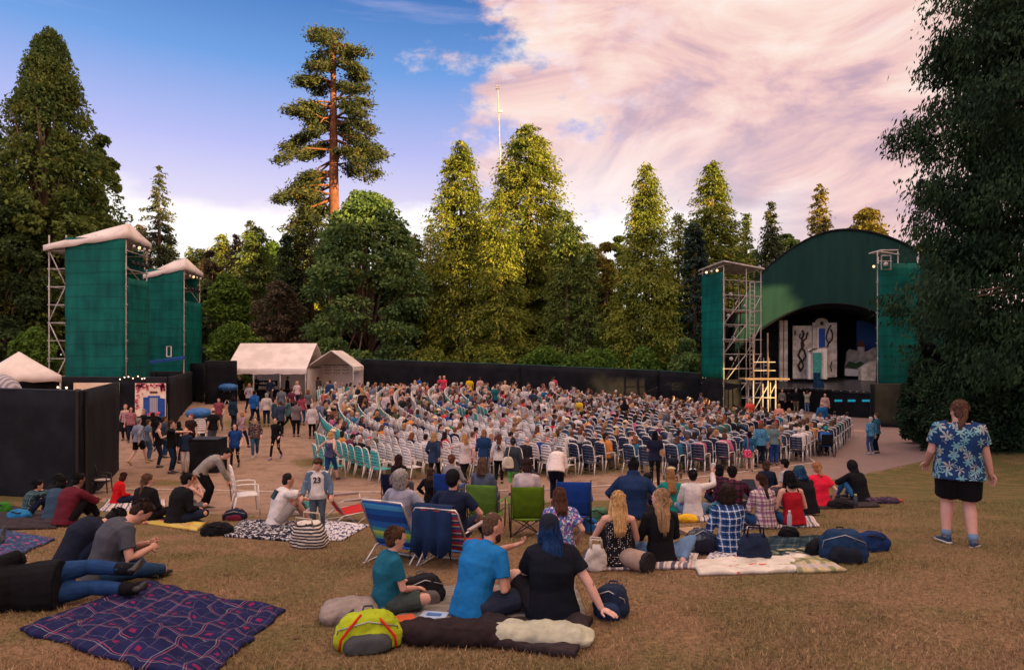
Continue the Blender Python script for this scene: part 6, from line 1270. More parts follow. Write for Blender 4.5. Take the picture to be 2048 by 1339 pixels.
t, J = P('seated person in black tee and dark beanie with long blue hair leaning on one arm', 1105, 1242, -8, 'legsout', H=1.70, g=1.22, fem=True, skin=SK2, hair=('long', (.006, .028, .095), .22), top=('loose', (.006, .008, .014)), bottom=('shorts', (.012, .012, .016)), shoes=None, det=3, hat=('beanie', (.012, .014, .024)), mods=dict(lean=4, curl=18, head=(4, 12, 0), hr=(.46, -.16, .035), hl=(-.2, .4, .16), er=(.6, -1, .3), al=(-.22, .66, .09), ar=(-.10, .82, .09), kl=(-.6, 0, 1)), hands={'r': dict(pn=(0, 0, -1), curl=.15, d=(.55, -.6, -.12))})
q = MB(); W1 = J['ER'].lerp(J['WR'], .15); q.tube([W1+Vector((.02, -.030, .03)), W1+Vector((.03, -.032, 0)), W1+Vector((.025, -.03, -.03))], .0035, 5); q.build('tattoo', 'rubber', t, True)
# women on the striped blanket
P('woman with brown hair in a bright floral top seated before the blue camp chair', 1122, 1112, -6, 'legsout', H=1.66, g=1.05, fem=True, skin=SK, hair=('long', (.085, .036, .022), .12), top=('loose', 'floral_dress'), bottom=('skirt', 'floral_dress'), shoes=None, det=2, mods=dict(lean=8, hl=(-.33, -.02, .06), hr=(.26, .12, .2), el=(-.6, -1, 0)))
P('woman with long wavy blonde hair in a polka dot top', 1238, 1136, 2, 'knees', H=1.68, g=.98, fem=True, skin=SK, hair=('long', (.48, .29, .12), .26), top=('tank', 'polka'), bottom=('pants', (.01, .01, .012)), shoes=(.02, .02, .02), det=2, mods=dict(lean=8, curl=8, hl=(-.20, .38, .40), hr=(.16, .38, .34), el=(-.5, -1, -.6), er=(.5, -1, -.6)))
P('blonde woman in black top and pale jeans glancing left', 1322, 1128, -8, 'cross', H=1.68, g=.98, fem=True, skin=SK2, hair=('long', (.28, .17, .09), .26), top=('sleeve34', (.007, .007, .009)), bottom=('jeans', LJ), shoes=(.4, .36, .3), det=2, mods=dict(head=(0, -50, 0), lean=2, curl=6, kr=(1, .1, .25), ar=(.22, -.12, .07)))
P('woman with dark curly hair in a blue and white plaid shirt', 1460, 1106, -10, 'cross', H=1.64, g=1.0, fem=True, skin=SK, hair=('curly', (.020, .012, .009)), top=('long', 'plaid_blue'), bottom=('pants', NV), shoes=(.03, .03, .03), det=2, mods=dict(lean=5, curl=12))
P('woman with dark ponytail in a pink and cream plaid shirt', 1532, 1056, -12, 'cross', H=1.62, g=.98, fem=True, skin=SK, hair=('pony', (.035, .016, .011), .18), top=('long', 'plaid_pink'), bottom=('jeans', JN), shoes=(.03, .03, .03), det=2, mods=dict(head=(0, -24, 0)))
P('woman with long black hair in a red halter top', 1588, 1054, -5, 'cross', H=1.68, g=1.0, fem=True, skin=SK, hair=('long', BK, .05), top=('tank', (.30, .008, .015)), bottom=('jeans', (.02, .07, .16)), shoes=(.03, .03, .03), det=2)
P('person in dark teal cap and black shirt behind the red halter top', 1618, 1030, -20, 'knees', H=1.72, skin=SK3, hair=('long', (.01, .05, .12), .05), top=('tee', BKc), bottom=('jeans', (.015, .07, .16)), det=2, hat=('cap', (.02, .07, .09)))
P('woman in bright coral red shirt with low blonde ponytail', 1642, 1014, -6, 'cross', H=1.68, fem=True, g=1.02, skin=SK2, hair=('pony', (.34, .16, .06), .06), top=('loose', (.62, .015, .045)), bottom=('jeans', JN), det=2, mods=dict(hr=(.27, .05, .12)))
P('person in a black hoodie with the hood up', 1722, 1004, -22, 'knees', H=1.70, g=1.08, skin=SK3, hair=('short', BK), top=('hoodie', BKc), bottom=('jeans', (.03, .12, .25)), det=2, hat=('hood', BKc))
P('man with black hair in a maroon plaid shirt holding a board', 1464, 1032, 20, 'cross', H=1.72, g=1.12, skin=SK3, hair=('short', BK), top=('long', 'plaid_maroon'), bottom=('pants', NV), det=2, mods=dict(hr=(.22, .42, .42)))
P('dark haired woman hidden behind the man in maroon plaid', 1442, 1012, 5, 'cross', H=1.62, fem=True, skin=SK, hair=('bob', BK), top=('long', 'plaid_maroon'), bottom=('pants', NV), det=2)
P('person in a navy top behind the folded grey board', 1536, 990, 3, 'cross', H=1.60, fem=True, skin=SK, hair=('bob', (.06, .03, .02)), top=('long', (.006, .012, .03)), bottom=('pants', NV), det=2)
P('dark haired man in a light grey shirt looking left', 1582, 996, -40, 'cross', H=1.72, skin=SK, hair=('short', BK), top=('tee', (.35, .34, .34)), bottom=('pants', (.05, .05, .06)), det=2)
t, J = P('woman in white blouse with a hair bow raising a glass', 1386, 1036, 8, 'cross', H=1.66, g=1.0, fem=True, skin=SK, hair=('bun', BK), top=('long', 'lace'), bottom=('jeans', LJ), shoes=(.05, .05, .05), det=2, mods=dict(hr=(.40, .34, .80), er=(1, 0, -.6), curl=4, lean=4), hands={'r': dict(pn=(-.3, 1, 0), curl=1.0, d=(.1, .2, 1))})
q = MB(); bc = J['hc']+J['hd']*.11-J['hf']*.03; q.ell(bc+J['hx']*.03, (.032, .018, .024)); q.ell(bc-J['hx']*.03, (.032, .018, .024)); q.ell(bc, .014); q.build('hair_bow', 'cloth', t, True, (.7, .7, .72))
wg = t.location+Matrix.Rotation(t.rotation_euler.z, 3, 'Z')@((J['WR']+Vector((.02, .03, .08)))*t.scale.x)
g_ = MB(); m, N = newmat('clear_glass'); finish(N, N('BsdfPrincipled', Base_Color=(.8, .8, .8, 1), Roughness=.08, Transmission_Weight=.6, Alpha=.75)); g_.tube([(0, 0, 0), (0, 0, .09)], [.028, .036], 12); tag(g_.build('drinking_glass', 'clear_glass', None, True, None, wg), 'clear glass held up by the woman in the white blouse', 'glass')
P('person in teal top with very long light brown hair', 1344, 1028, 6, 'knees', H=1.62, fem=True, skin=SK, hair=('long', (.30, .15, .06), .26), top=('long', (.01, .20, .17)), bottom=('jeans', JN), det=2, mods=dict(curl=4))
P('person in a navy hoodie with a dark topknot on a camp seat', 1266, 1060, 14, 'low', H=1.72, g=1.15, skin=SK3, hair=('topbun', BK), top=('hoodie', (.010, .026, .075)), bottom=('pants', NV), det=2, mods=dict(curl=26, lean=6))
P('woman in dark jacket beside the navy hoodie', 1290, 1040, 30, 'cross', H=1.62, fem=True, skin=SK, hair=('short', BK), top=('long', (.02, .02, .025)), bottom=('pants', BKc), det=1)
# camp chairs
P('grey haired person lying back in the striped beach chair', 806, 1090, 25, 'low', H=1.70, skin=SK, hair=('curly', GR), top=('tee', (.25, .25, .3)), bottom=('jeans', JN), det=2, mods=dict(head=(-4, 30, 0), pz=.27, lean=-12))
P('person in black cap sitting in the dark striped beach chair', 908, 1104, 20, 'low', H=1.74, skin=SK, hair=('short', BK), top=('tee', NV), bottom=('pants', NV), det=2, hat=('beanie', BKc), mods=dict(pz=.27, lean=-12))
P('brown haired person in the bright green camp chair', 966, 1048, 16, 'chair', H=1.62, fem=True, skin=SK, hair=('long', (.10, .06, .04), .0), top=('long', (.06, .08, .12)), bottom=('jeans', (.10, .11, .14)), det=2, mods=dict(pz=.42, lean=-4))
P('dark haired person in the olive green camp chair', 1053, 1056, 10, 'chair', H=1.60, fem=True, skin=SK, hair=('bob', (.035, .018, .016)), top=('long', (.4, .34, .34)), bottom=('jeans', (.12, .13, .16)), det=2, mods=dict(pz=.42))
P('person with an auburn bun and grey sweater in the blue camp chair', 902, 1016, 16, 'chair', H=1.70, fem=True, g=1.05, skin=SK, hair=('bun', (.12, .045, .03)), top=('long', (.20, .19, .20)), bottom=('pants', (.20, .22, .25)), det=2, mods=dict(pz=.50, hr=(.26, .3, .62)))
P('woman with long dark hair in the black navy camp chair', 796, 1008, 24, 'chair', H=1.68, fem=True, g=1.05, skin=SK, hair=('long', (.030, .012, .012), .10), top=('long', BKc), bottom=('pants', (.08, .09, .11)), det=2, mods=dict(pz=.50, head=(0, 14, 0)))
P('dark haired child between the two blue chairs', 862, 1020, 5, 'low', H=1.55, fem=True, skin=SK, hair=('long', (.03, .015, .01), .12), top=('long', BKc), bottom=('pants', NV), det=1)
P('toddler in coral shirt seen behind the royal blue camp chair', 1156, 1010, 6, 'cross', H=1.05, skin=SK2, hair=('short', RD), top=('tee', (.60, .10, .10)), bottom=('shorts', (.1, .1, .2)), det=1, hsc=1.25)
# left groups
P('man in grey tee with head bowed over his phone', 205, 1164, 52, 'cross', H=1.84, g=1.22, skin=SK, hair=('short', (.022, .012, .009)), top=('tee', (.055, .060, .075)), bottom=('jeans', (.014, .045, .10)), shoes=BKc, det=3, mods=dict(head=(34, 8, 0), lean=22, curl=24, ar=(.16, .52, .07), al=(.0, .36, .07), hr=(.14, .40, .30), hl=(-.02, .42, .32)), hands={'r': dict(curl=.9, pn=(-.6, 0, -.2)), 'l': dict(curl=.9, pn=(.6, 0, .2))})
P('hunched person in navy jacket behind the man in grey tee', 140, 1148, 40, 'knees', H=1.76, g=1.22, skin=SK, hair=('short', BK), top=('coat', (.007, .010, .022)), bottom=('pants', NV), det=2, mods=dict(head=(46, 0, 0), lean=34, curl=34))
c = at(300, 1206); t, J = person('person', 'person in black shirt and jeans lying on one side at the left edge', c, 0, dict(POSES['stand'], pz=.92, ar=(.06, .20, .20), al=(-.10, .10, .12), lean=-6), H=1.62, g=1.2, skin=SK, hair=('short', BK), top=('coat', (.006, .006, .008)), bottom=('jeans', (.012, .042, .13)), shoes=BKc, det=3, mods=dict(hr=(.16, .30, 1.2)))
for a_, k_ in (('AR', 'KR'), ('AL', 'KL')): q = MB(); q.tube([J[a_]-Vector((0, 0, .03)), J[a_].lerp(J[k_], .3)], [.058, .062], 12); q.build('boot_shaft', 'cloth', t, True, BKc)
t.rotation_euler = (0, R(-90), R(10)); t.location = c+Vector((-.06, .0, .20))
P('boy in blue checked shirt touching his face at the left', 52, 1034, 38, 'knees', H=1.45, skin=SK, hair=('short', BK), top=('long', 'plaid_teal'), bottom=('pants', NV), det=2, mods=dict(hr=(.05, .34, .60)), hsc=1.1)
P('person with dark curly hair behind the maroon shirt', 100, 1022, 15, 'knees', H=1.70, skin=SK, hair=('curly', BK), top=('long', BKc), bottom=('pants', BKc), det=2)
P('person in denim jacket left of the maroon shirt', 104, 1040, 10, 'knees', H=1.62, skin=SK, hair=('bob', BK), top=('long', (.03, .06, .10)), bottom=('pants', NV), det=2)
P('man in a maroon long sleeved shirt seen from behind', 128, 1052, 24, 'knees', H=1.80, g=1.08, skin=SKD, hair=('short', BK), top=('long', (.095, .012, .022)), bottom=('pants', BKc), det=2)
P('person with short dark hair in a scarlet top', 232, 1008, 40, 'cross', H=1.62, fem=True, skin=SK, hair=('bob', (.03, .012, .01)), top=('long', (.45, .008, .010)), bottom=('pants', NV), det=2, mods=dict(head=(18, 0, 0)))
P('woman in black with a long brown ponytail', 284, 1044, 10, 'cross', H=1.70, fem=True, g=1.08, skin=SK, hair=('pony', (.09, .05, .03), .2), top=('long', BKc), bottom=('pants', BKc), det=2, mods=dict(head=(0, 28, 0)))
P('man in black shirt and jeans cross legged on the yellow mat', 352, 1048, 35, 'cross', H=1.76, g=1.15, skin=SK, hair=('short', BK), top=('long', BKc), bottom=('jeans', (.010, .016, .035)), shoes=(.1, .1, .1), det=2, mods=dict(lean=16, curl=14))
P('auburn haired woman in a pale tank top drinking', 372, 1024, 40, 'cross', H=1.62, fem=True, skin=SK, hair=('bun', RD), top=('tank', (.45, .38, .34)), bottom=('shorts', (.1, .1, .1)), det=2, mods=dict(hr=(.10, .30, .55), hl=(-.08, .30, .5)))
t, J = P('man in white tee with a dark square print sitting sideways', 552, 1052, 55, 'knees', H=1.80, g=1.05, skin=SK3, hair=('buzz', (.012, .008, .008)), top=('tee', (.60, .57, .55)), bottom=('shorts', (.3, .28, .26)), shoes=(.3, .3, .3), det=2, mods=dict(hr=(.10, .42, .62), lean=16, curl=14))
q = MB(); bk = -J['fs']; cc = J['chest']+bk*.135+J['sx']*.03+J['u'][2]*.03; M = Matrix((J['sx'], bk, J['u'][2])).transposed(); q.box(cc, (.14, .03, .15), 0, M); q.build('print', 'cloth', t, col=(.02, .05, .07))
def lettering(t, txt, pos, M, size, col=(.012, .014, .03)):
    cu = bpy.data.curves.new('lettering', 'FONT'); cu.body = txt; cu.size = size; cu.align_x = 'CENTER'; cu.align_y = 'CENTER'; cu.extrude = .006; cu.offset = size*.03
    o = bpy.data.objects.new('lettering', cu); COL.objects.link(o); bpy.context.view_layer.update(); me = bpy.data.meshes.new_from_object(o); bpy.data.objects.remove(o)
    me.materials.append(MATS['cloth']); o = bpy.data.objects.new('lettering', me); COL.objects.link(o); o.parent = t; o.color = (*col, 1); mw = M.to_4x4(); mw.translation = pos; o.matrix_local = mw; return o
t, J = P('standing boy in open denim jacket and white 23 shirt', 636, 1072, 172, 'stand', H=1.16, g=1.04, skin=SK, hair=('short', (.05, .026, .016)), top=('tee', (.55, .52, .5)), bottom=('jeans', (.055, .075, .10)), shoes=(.10, .12, .15), det=2, mods=dict(head=(26, 8, 0), hr=(.30, .22, .92), hl=(-.30, .22, .92)), hsc=1.2)
q = MB(); inf = .030; u1, u2, u3 = J['u']
for s in (1, -1):
    for (c0, c1) in ((J['sh']+J['sx']*s*.10+u3*.02, J['pel']+J['sx']*s*.14-u1*.02),):
        q.tube([c0+J['fs']*.03, J['chest']+J['sx']*s*.135+J['fs']*.045, J['belly']+J['sx']*s*.150+J['fs']*.05, c1+J['fs']*.05], [.055, .066, .062, .058], 10, 1.0)
    A_ = ('SR', 'ER', 'WR') if s == 1 else ('SL', 'EL', 'WL'); S_, E_, W2 = [J[a] for a in A_]; q.tube([S_-J['sx']*s*.05, S_, E_, E_.lerp(W2, .9)], [.078, .076, .066, .056], 10)
q.loft([[c+J['sx']*r1*math.cos(a)-J['fs']*(.02+r2*math.sin(a)) for a in [math.pi*j/10 for j in range(11)]] for c, r1, r2 in ((J['pel']-u1*.04, .185, .13), (J['belly'], .17, .125), (J['chest'], .18, .13), (J['sh'], .15, .10))]); soft(q.build('jacket', 'cloth', t, True, (.09, .14, .21)), .014, .018, .12)
M = Matrix((-J['sx'], u2, J['fs'])).transposed(); lettering(t, '23', J['chest']-u2*.0+J['fs']*.135, M, .17)
# bending man with a stick
t, J = P('man in grey sweater bending forward over a walking stick', 402, 1020, 70, 'stand', H=1.78, g=1.0, skin=SK, hair=('short', BK), top=('long', (.22, .20, .18)), bottom=('pants', BKc), det=2, mods=dict(lean=62, curl=12, pz=.86, head=(10, 20, 0), hr=(.14, .62, .55), hl=(-.12, .52, .62), er=(1, -.3, .3), el=(-1, -.3, .3), al=(-.14, .10, .08)))
MB().cyl(J['WR']+Vector((0, .03, -.02)), Vector((.16, .68, -.02)), .012, 7).build('walking_stick', 'black_metal', None, True); so_ = COL.objects[-1]; so_ = bpy.data.objects['walking_stick']; so_.location = t.location; so_.rotation_euler = t.rotation_euler; tag(so_, 'black walking stick held by the bending man', 'walking stick')
t, J = P('grey haired woman in patterned white blouse bending forward', 1112, 1006, 12, 'stand', H=1.66, g=1.22, fem=True, skin=SK, hair=('bob', (.16, .12, .10)), top=('long', 'bird_blouse'), bottom=('pants', (.006, .008, .02)), det=2, mods=dict(lean=48, curl=34, pz=.88, head=(30, 0, 0), hr=(.18, .42, .70), hl=(-.24, .30, .66)))
# the man standing on the right
t, J = P('heavy set man with a brown ponytail in a blue leafy shirt and black shorts', 1918, 1088, 27, 'walk', H=1.80, g=1.37, skin=(.52, .28, .22), hair=('pony', (.085, .042, .026), .09), top=('loose', 'leafy_shirt'), bottom=('shorts', BKc), shoes=(.012, .045, .10), det=3, belly=.03, mods=dict(ar=(.13, -.08, .085), al=(-.12, .05, .085), sw=1.1, hl=(-.30, .22, .92), hr=(.32, .10, .84), el=(-.1, -1, 0), er=(.1, -1, 0), fl=(-.5, 1, 0), fr=(.35, 1, 0), head=(6, -26, 0), lean=3), hsc=1.04)
q = MB(); c_, up, f, x = J['hc'], J['hd'], J['hf'], J['hx']; M = Matrix((x, f, up)).transposed(); q.ell(c_+f*.065-up*.11, (.045, .04, .065), M); soft(q.build('beard', 'hair', t, True, (.10, .04, .02)), .01, .006, .03)
for a, k in (('AR', 'KR'), ('AL', 'KL')): q = MB(); q.tube([J[a]-Vector((0, 0, .01)), J[a].lerp(J[k], .16)], [.052, .055], 12); q.build('sock', 'cloth', t, True, (.14, .22, .32))
for k, a, f in (('KR', 'AR', 'fr'), ('KL', 'AL', 'fl')):
    ff = J[f]; q = MB(); c_ = J[a]-Vector((0, 0, .078)); ss_ = ff.cross(Vector((0, 0, 1))); q.loft([[c_+ff*t_+ss_*w_*math.cos(b)+Vector((0, 0, .013*math.sin(b))) for b in [2*math.pi*j/10 for j in range(10)]] for t_, w_ in ((-.075, .02), (-.06, .038), (.05, .043), (.13, .05), (.185, .035), (.20, .012))]); q.build('shoe_sole', 'plastic', t, True, (.5, .48, .45))
# feet of somebody lying beyond the left edge
c = at(20, 1092); t, J = person('person', 'grey canvas shoes and ankles of someone lying beyond the left edge', c, 88, 'legsout', H=1.72, skin=SK, hair=('short', BK), top=('tee', NV), bottom=('jeans', LJ), shoes=(.05, .06, .07), det=2); t.location = c+Vector((-.98, -.05, .0))

# plastic chairs standing loose on the left
def chair_parts(t, simple_=False, frame=(.66, .62, .58), panel=(.66, .62, .58), fine=True):
    """high-backed plastic armchair, faces +y"""
    F_ = MB(); top = Vector((0, -.30, 1.04))
    def upr(s): return [(s*.235, -.21, .40), (s*.24, -.235, .62), (s*.235, -.27, .85), (s*.205, -.30, 1.00)]
    n = 6 if fine else 5
    for s in (1, -1): F_.tube(upr(s), [.022, .021, .020, .019], n)
    F_.tube([(-.215, -.298, .985), (-.12, -.312, 1.035), (0, -.318, 1.045), (.12, -.312, 1.035), (.215, -.298, .985)], .021, n)
    F_.tube([(-.235, -.215, .52), (0, -.245, .50), (.235, -.215, .52)], .017, n)
    if fine:
        F_.build('back_frame', 'plastic', t, True, frame)
        for s in (1, -1):
            MB().tube([(s*.235, -.20, .44), (s*.25, -.25, .2), (s*.265, -.31, 0)], [.024, .021, .017], 6).build('leg', 'plastic', t, True, frame)
            MB().tube([(s*.27, .21, .64), (s*.265, .22, .40), (s*.275, .25, 0)], [.020, .023, .017], 6).build('leg', 'plastic', t, True, frame)
            MB().tube([(s*.24, -.24, .64), (s*.275, -.12, .665), (s*.285, .08, .66), (s*.27, .215, .645)], [.020, .026, .028, .022], 7, .55, up=(0, 0, 1)).build('armrest', 'plastic', t, True, frame)
        S_ = MB()
    else:
        for s in (1, -1):
            F_.tube([(s*.235, -.20, .44), (s*.265, -.31, 0)], [.024, .018], 5); F_.tube([(s*.27, .21, .64), (s*.275, .25, 0)], [.021, .018], 5); F_.tube([(s*.24, -.24, .64), (s*.285, .0, .665), (s*.27, .215, .645)], .023, 5)
        F_.build('frame', 'plastic', t, True, frame); S_ = MB()
    nx_ = 7 if fine else 3
    S_.loft([[Vector((x, y, .425-.018*math.cos(x*5)+.012*math.cos((y)*9))) for x in np.linspace(-.245, .245, nx_)]+[Vector((x, y, .40-.012*math.cos(x*5))) for x in np.linspace(.25, -.25, nx_)] for y in ((-.22, -.1, .05, .18, .235) if fine else (-.22, .0, .235))]); S_.build('seat', 'plastic', t, True, panel)
    B_ = MB(); zs = [.51, .59, .60, .69, .70, .79, .80, .89, .90, .985, 1.03] if fine else [.51, 1.03]
    def yy(z): return float(np.interp(z, [.4, .62, .85, 1.0], [-.21, -.237, -.272, -.302]))
    if fine:
        for a, b in zip(zs[::2], zs[1::2]):
            B_.loft([[Vector((x, yy(z)-.022*math.cos(x*5), z)) for x in np.linspace(-.225, .225, 5)]+[Vector((x, yy(z)-.010-.022*math.cos(x*5), z)) for x in np.linspace(.225, -.225, 5)] for z in (a, b)])
        for x0 in (-.19, 0, .19): B_.loft([[Vector((x0-.03, yy(z)-.015*math.cos(x0*5)-.004, z)), Vector((x0+.03, yy(z)-.015*math.cos(x0*5)-.004, z)), Vector((x0+.03, yy(z)-.024*math.cos(x0*5)-.004, z)), Vector((x0-.03, yy(z)-.024*math.cos(x0*5)-.004, z))] for z in (.52, .76, 1.0)])
    else: B_.loft([[Vector((x, yy(z)-.02*math.cos(x*5), z)) for x in (-.22, 0, .22)]+[Vector((x, yy(z)-.014-.02*math.cos(x*5), z)) for x in (.22, 0, -.22)] for z in (.52, .75, .99)])
    B_.build('backrest', 'plastic', t, True, panel)
t = thing('plastic_chair', 'white plastic armchair standing empty between the bending man and the white tee', 'chair', at(492, 1026), R(60)); chair_parts(t); t.rotation_euler.z = R(-62)
t = thing('plastic_chair', 'dark plastic chair beside the near black wall', 'chair', at(204, 985), R(-75)); chair_parts(t, frame=(.012, .015, .022), panel=(.012, .015, .022)); t.scale = (.82, .82, .82)
q = MB(); q.ell((0, 0, 0), (.22, .2, .03)); o = q.build('seat_cushion', 'cloth', None, True, (.45, .38, .36), at(204, 985)+Vector((0, 0, .38))); tag(o, 'pale round cushion lying on the dark plastic chair', 'cushion')
t = thing('plastic_chair', 'white plastic chair on the grass behind the black podium', 'chair', at(402, 882), R(15)); chair_parts(t)
t = thing('plastic_chair', 'white plastic chair beside the black stands at the back left', 'chair', at(413, 802), R(30)); chair_parts(t)
# ---------------------------------------------------------------- people walking and standing
def W(label, px, py, yaw, pose='stand', **k):
    k.setdefault('det', 1); return P(label, px, py, yaw, pose, **k)
HS, HL, HB, HP = (lambda c: ('short', c)), (lambda c, l=.15: ('long', c, l)), (lambda c: ('bob', c)), (lambda c: ('pony', c, .12))
BLU, TEA, PNK, GRY = (.012, .06, .24), (.01, .10, .13), (.42, .16, .18), (.12, .12, .13)
W('woman with short blonde hair in a dotted sleeveless top striding beside the teal chairs', 660, 962, 22, 'walk', H=1.62, g=1.12, fem=True, hair=HB((.50, .30, .12)), top=('tank', 'white_dots'), bottom=('capri', (.01, .05, .15)), det=2, mods=dict(hl=(-.55, .05, 1.0), el=(-.6, -.6, .2), hr=(.25, .05, .95)))
W('woman with blonde hair in a denim and navy jacket standing by the white chair rows', 868, 968, 15, 'walk', H=1.66, fem=True, hair=HL(BL, .0), top=('coat', (.02, .035, .075)), bottom=('pants', BKc), det=2)
t_, J_ = W('blonde woman in a white blouse reaching out towards the next chair', 930, 975, -35, 'walk', H=1.66, fem=True, hair=HL((.45, .25, .10), .02), top=('loose', (.50, .44, .43)), bottom=('pants', BKc), det=2, mods=dict(hl=(-.30, .52, 1.22), el=(-.8, 0, -.5)))
W('woman in navy top and striped blue skirt standing with her back to us', 968, 962, 2, H=1.68, fem=True, g=1.05, hair=HB((.28, .15, .07)), top=('sleeve34', (.012, .04, .11)), bottom=('skirt', 'skirt_stripes'), det=2)
t_, J_ = W('girl in white hoodie with a round black emblem on her back', 998, 966, 3, H=1.58, fem=True, hair=HL((.12, .05, .03), .06), top=('hoodie', (.55, .52, .5)), bottom=('pants', BKc), det=2)
M = Matrix((J_['sx'], J_['u'][1], -J_['fs'])).transposed(); bp = J_['chest']-J_['fs']*.148-J_['u'][1]*.02; lettering(t_, '&', bp, M, .20)
q = MB(); q.tube([bp+M@Vector((.115*math.cos(a), .115*math.sin(a), .0)) for a in np.linspace(0, 5.9, 22)], .008, 5); q.build('emblem_ring', 'cloth', t_, True, (.012, .014, .03))
t_, J_ = W('woman in grey jacket and bright green trousers carrying a cream shoulder bag', 1026, 990, 6, H=1.62, fem=True, hair=('bun', (.03, .025, .03)), top=('coat', (.035, .045, .055)), bottom=('capri', (.10, .42, .10)), det=2)
def held(label, kind, t, J, off, sz, col, mat='cloth', strap=True):
    sc_ = t.scale.x; Mz = Matrix.Rotation(t.rotation_euler.z, 3, 'Z'); pos = t.location+Mz@(Vector(off)*sc_); b = thing(kind, label, kind.replace('_', ' '), pos, t.rotation_euler.z); q = MB(); lump(q, *sz); o = q.build('bag_body', mat, b, True, col); soft(o, .015, .02, .1)
    if strap: top = (J['sh']-Vector(off)+Vector((math.copysign(.09, off[0]), -.02, .03))); q = MB(); q.tube([(0, sz[1]*.4, sz[2]*.9), tuple(top*.6+Vector((0, .1, .1))), tuple(top), tuple(top*.6+Vector((0, -.12, .08))), (0, -sz[1]*.4, sz[2]*.9)], .012, 6, .5); q.build('strap', 'cloth', b, True, col or (.3, .03, .06))
held('cream canvas shoulder bag on the woman in green trousers', 'shoulder_bag', t_, J_, (-.13, -.20, .84), (.34, .12, .32), (.50, .44, .34))
t_, J_ = W('woman in black with a small tan handbag looking at her phone', 1310, 978, 8, H=1.66, fem=True, hair=('bob', BK), top=('tee', (.01, .012, .03)), bottom=('leggings', BKc), shoes=(.5, .5, .5), det=2, mods=dict(hl=(-.12, .32, 1.15), hr=(.14, .30, 1.12)))
held('small tan handbag carried by the woman in black', 'handbag', t_, J_, (.18, -.02, .98), (.24, .09, .17), (.30, .19, .10), strap=False)
t_, J_ = W('child in teal shirt and cream trousers carrying a red flowered bag', 1499, 942, 12, H=1.40, fem=True, hair=HB(BK), top=('sleeve34', (.015, .09, .16)), bottom=('capri', (.42, .34, .28)), det=2, hsc=1.1)
held('red bag with white flowers carried by the child in teal', 'shoulder_bag', t_, J_, (-.10, -.19, .62), (.30, .10, .28), (.5, .03, .1), 'pink_bag')
W('woman with auburn hair in a blue patterned blouse behind the last seats', 1522, 934, 5, H=1.66, fem=True, g=1.1, hair=HB((.20, .07, .03)), top=('sleeve34', 'blue_print'), bottom=('pants', NV), det=2)
W('woman in teal blouse and royal blue trousers standing next to the auburn haired woman', 1548, 930, 16, H=1.62, fem=True, hair=HB((.25, .16, .1)), top=('tee', (.12, .18, .18)), bottom=('pants', (.015, .06, .24)), det=2)
W('grey haired woman in blue print on the gravel at the right', 1742, 908, -15, H=1.60, fem=True, hair=HS((.35, .30, .28)), top=('sleeve34', 'blue_print'), bottom=('jeans', (.03, .07, .16)), shoes=(.35, .35, .4), det=1)
W('man in teal polo shirt standing beside the grey haired woman on the gravel', 1754, 906, -40, H=1.74, hair=HS(BR), top=('tee', (.02, .09, .15)), bottom=('pants', BKc), det=1)
W('silver haired person in grey top in front of the stage', 1564, 822, 5, H=1.66, fem=True, hair=HS((.5, .28, .1)), top=('long', (.20, .17, .16)), bottom=('pants', BKc)); W('man in black shirt and khaki trousers talking before the stage', 1592, 825, 30, H=1.78, g=1.1, hair=HS(GR), top=('long', BKc), bottom=('pants', (.16, .13, .09)), mods=dict(hr=(.2, .35, 1.3)))
W('person in white top lifting a camera towards the stage', 1614, 826, 15, H=1.64, hair=HS(BR), top=('tee', (.32, .30, .24)), bottom=('jeans', LJ), mods=dict(hr=(.16, .32, 1.50), hl=(-.12, .32, 1.50))); W('bald man in pale pink shirt near the right seats', 1650, 838, 10, H=1.72, g=1.1, hair=('fringe', GR), top=('long', (.45, .28, .25)), bottom=('pants', (.1, .1, .1)))
W('man in royal blue shirt standing at the front right corner of the seats', 1644, 868, 14, H=1.74, g=1.12, hair=('fringe', (.2, .15, .12)), top=('long', (.012, .10, .24)), bottom=('pants', NV)); W('man in coral shirt beside the platform leg', 1474, 815, -20, H=1.72, g=1.1, hair=('fringe', GR), top=('tee', (.60, .30, .22)), bottom=('pants', NV))
W('man in black shirt with ginger hair behind the platform', 1507, 818, 25, H=1.74, hair=HS((.40, .10, .04)), top=('tee', BKc), bottom=('pants', BKc)); W('dark figure standing beside the man in khaki trousers', 1577, 822, 0, H=1.6, fem=True, hair=HS(BK), top=('long', BKc), bottom=('pants', BKc))
# walkers and talkers on the left
W('woman with dark hair in a royal blue sweater and black leggings walking', 470, 936, 168, 'walk', H=1.64, fem=True, hair=HL(BK, .05), top=('loose', (.012, .05, .20)), bottom=('leggings', BKc), det=2)
W('woman in a flowered dark top and ripped jeans striding past', 510, 914, 160, 'walk', H=1.62, fem=True, g=1.15, hair=('bun', (.05, .02, .015)), top=('long', 'floral_dark'), bottom=('jeans', (.03, .08, .14)), shoes=(.3, .3, .3), det=2)
W('young woman in a black sweater and leggings walking across the dirt', 552, 918, -172, 'walk', H=1.66, fem=True, hair=('bun', BK), top=('long', BKc), bottom=('leggings', BKc), shoes=(.10, .10, .3), det=2)
W('man in blue hooded sweatshirt walking towards the tents', 509, 848, 10, 'walk', H=1.78, g=1.2, hair=HS(BK), top=('hoodie', (.012, .08, .26)), bottom=('pants', NV)); W('person in navy coat with a pale shoulder bag near the round blue cover', 466, 858, 20, H=1.66, fem=True, hair=HB(BK), top=('coat', (.012, .03, .05)), bottom=('pants', NV))
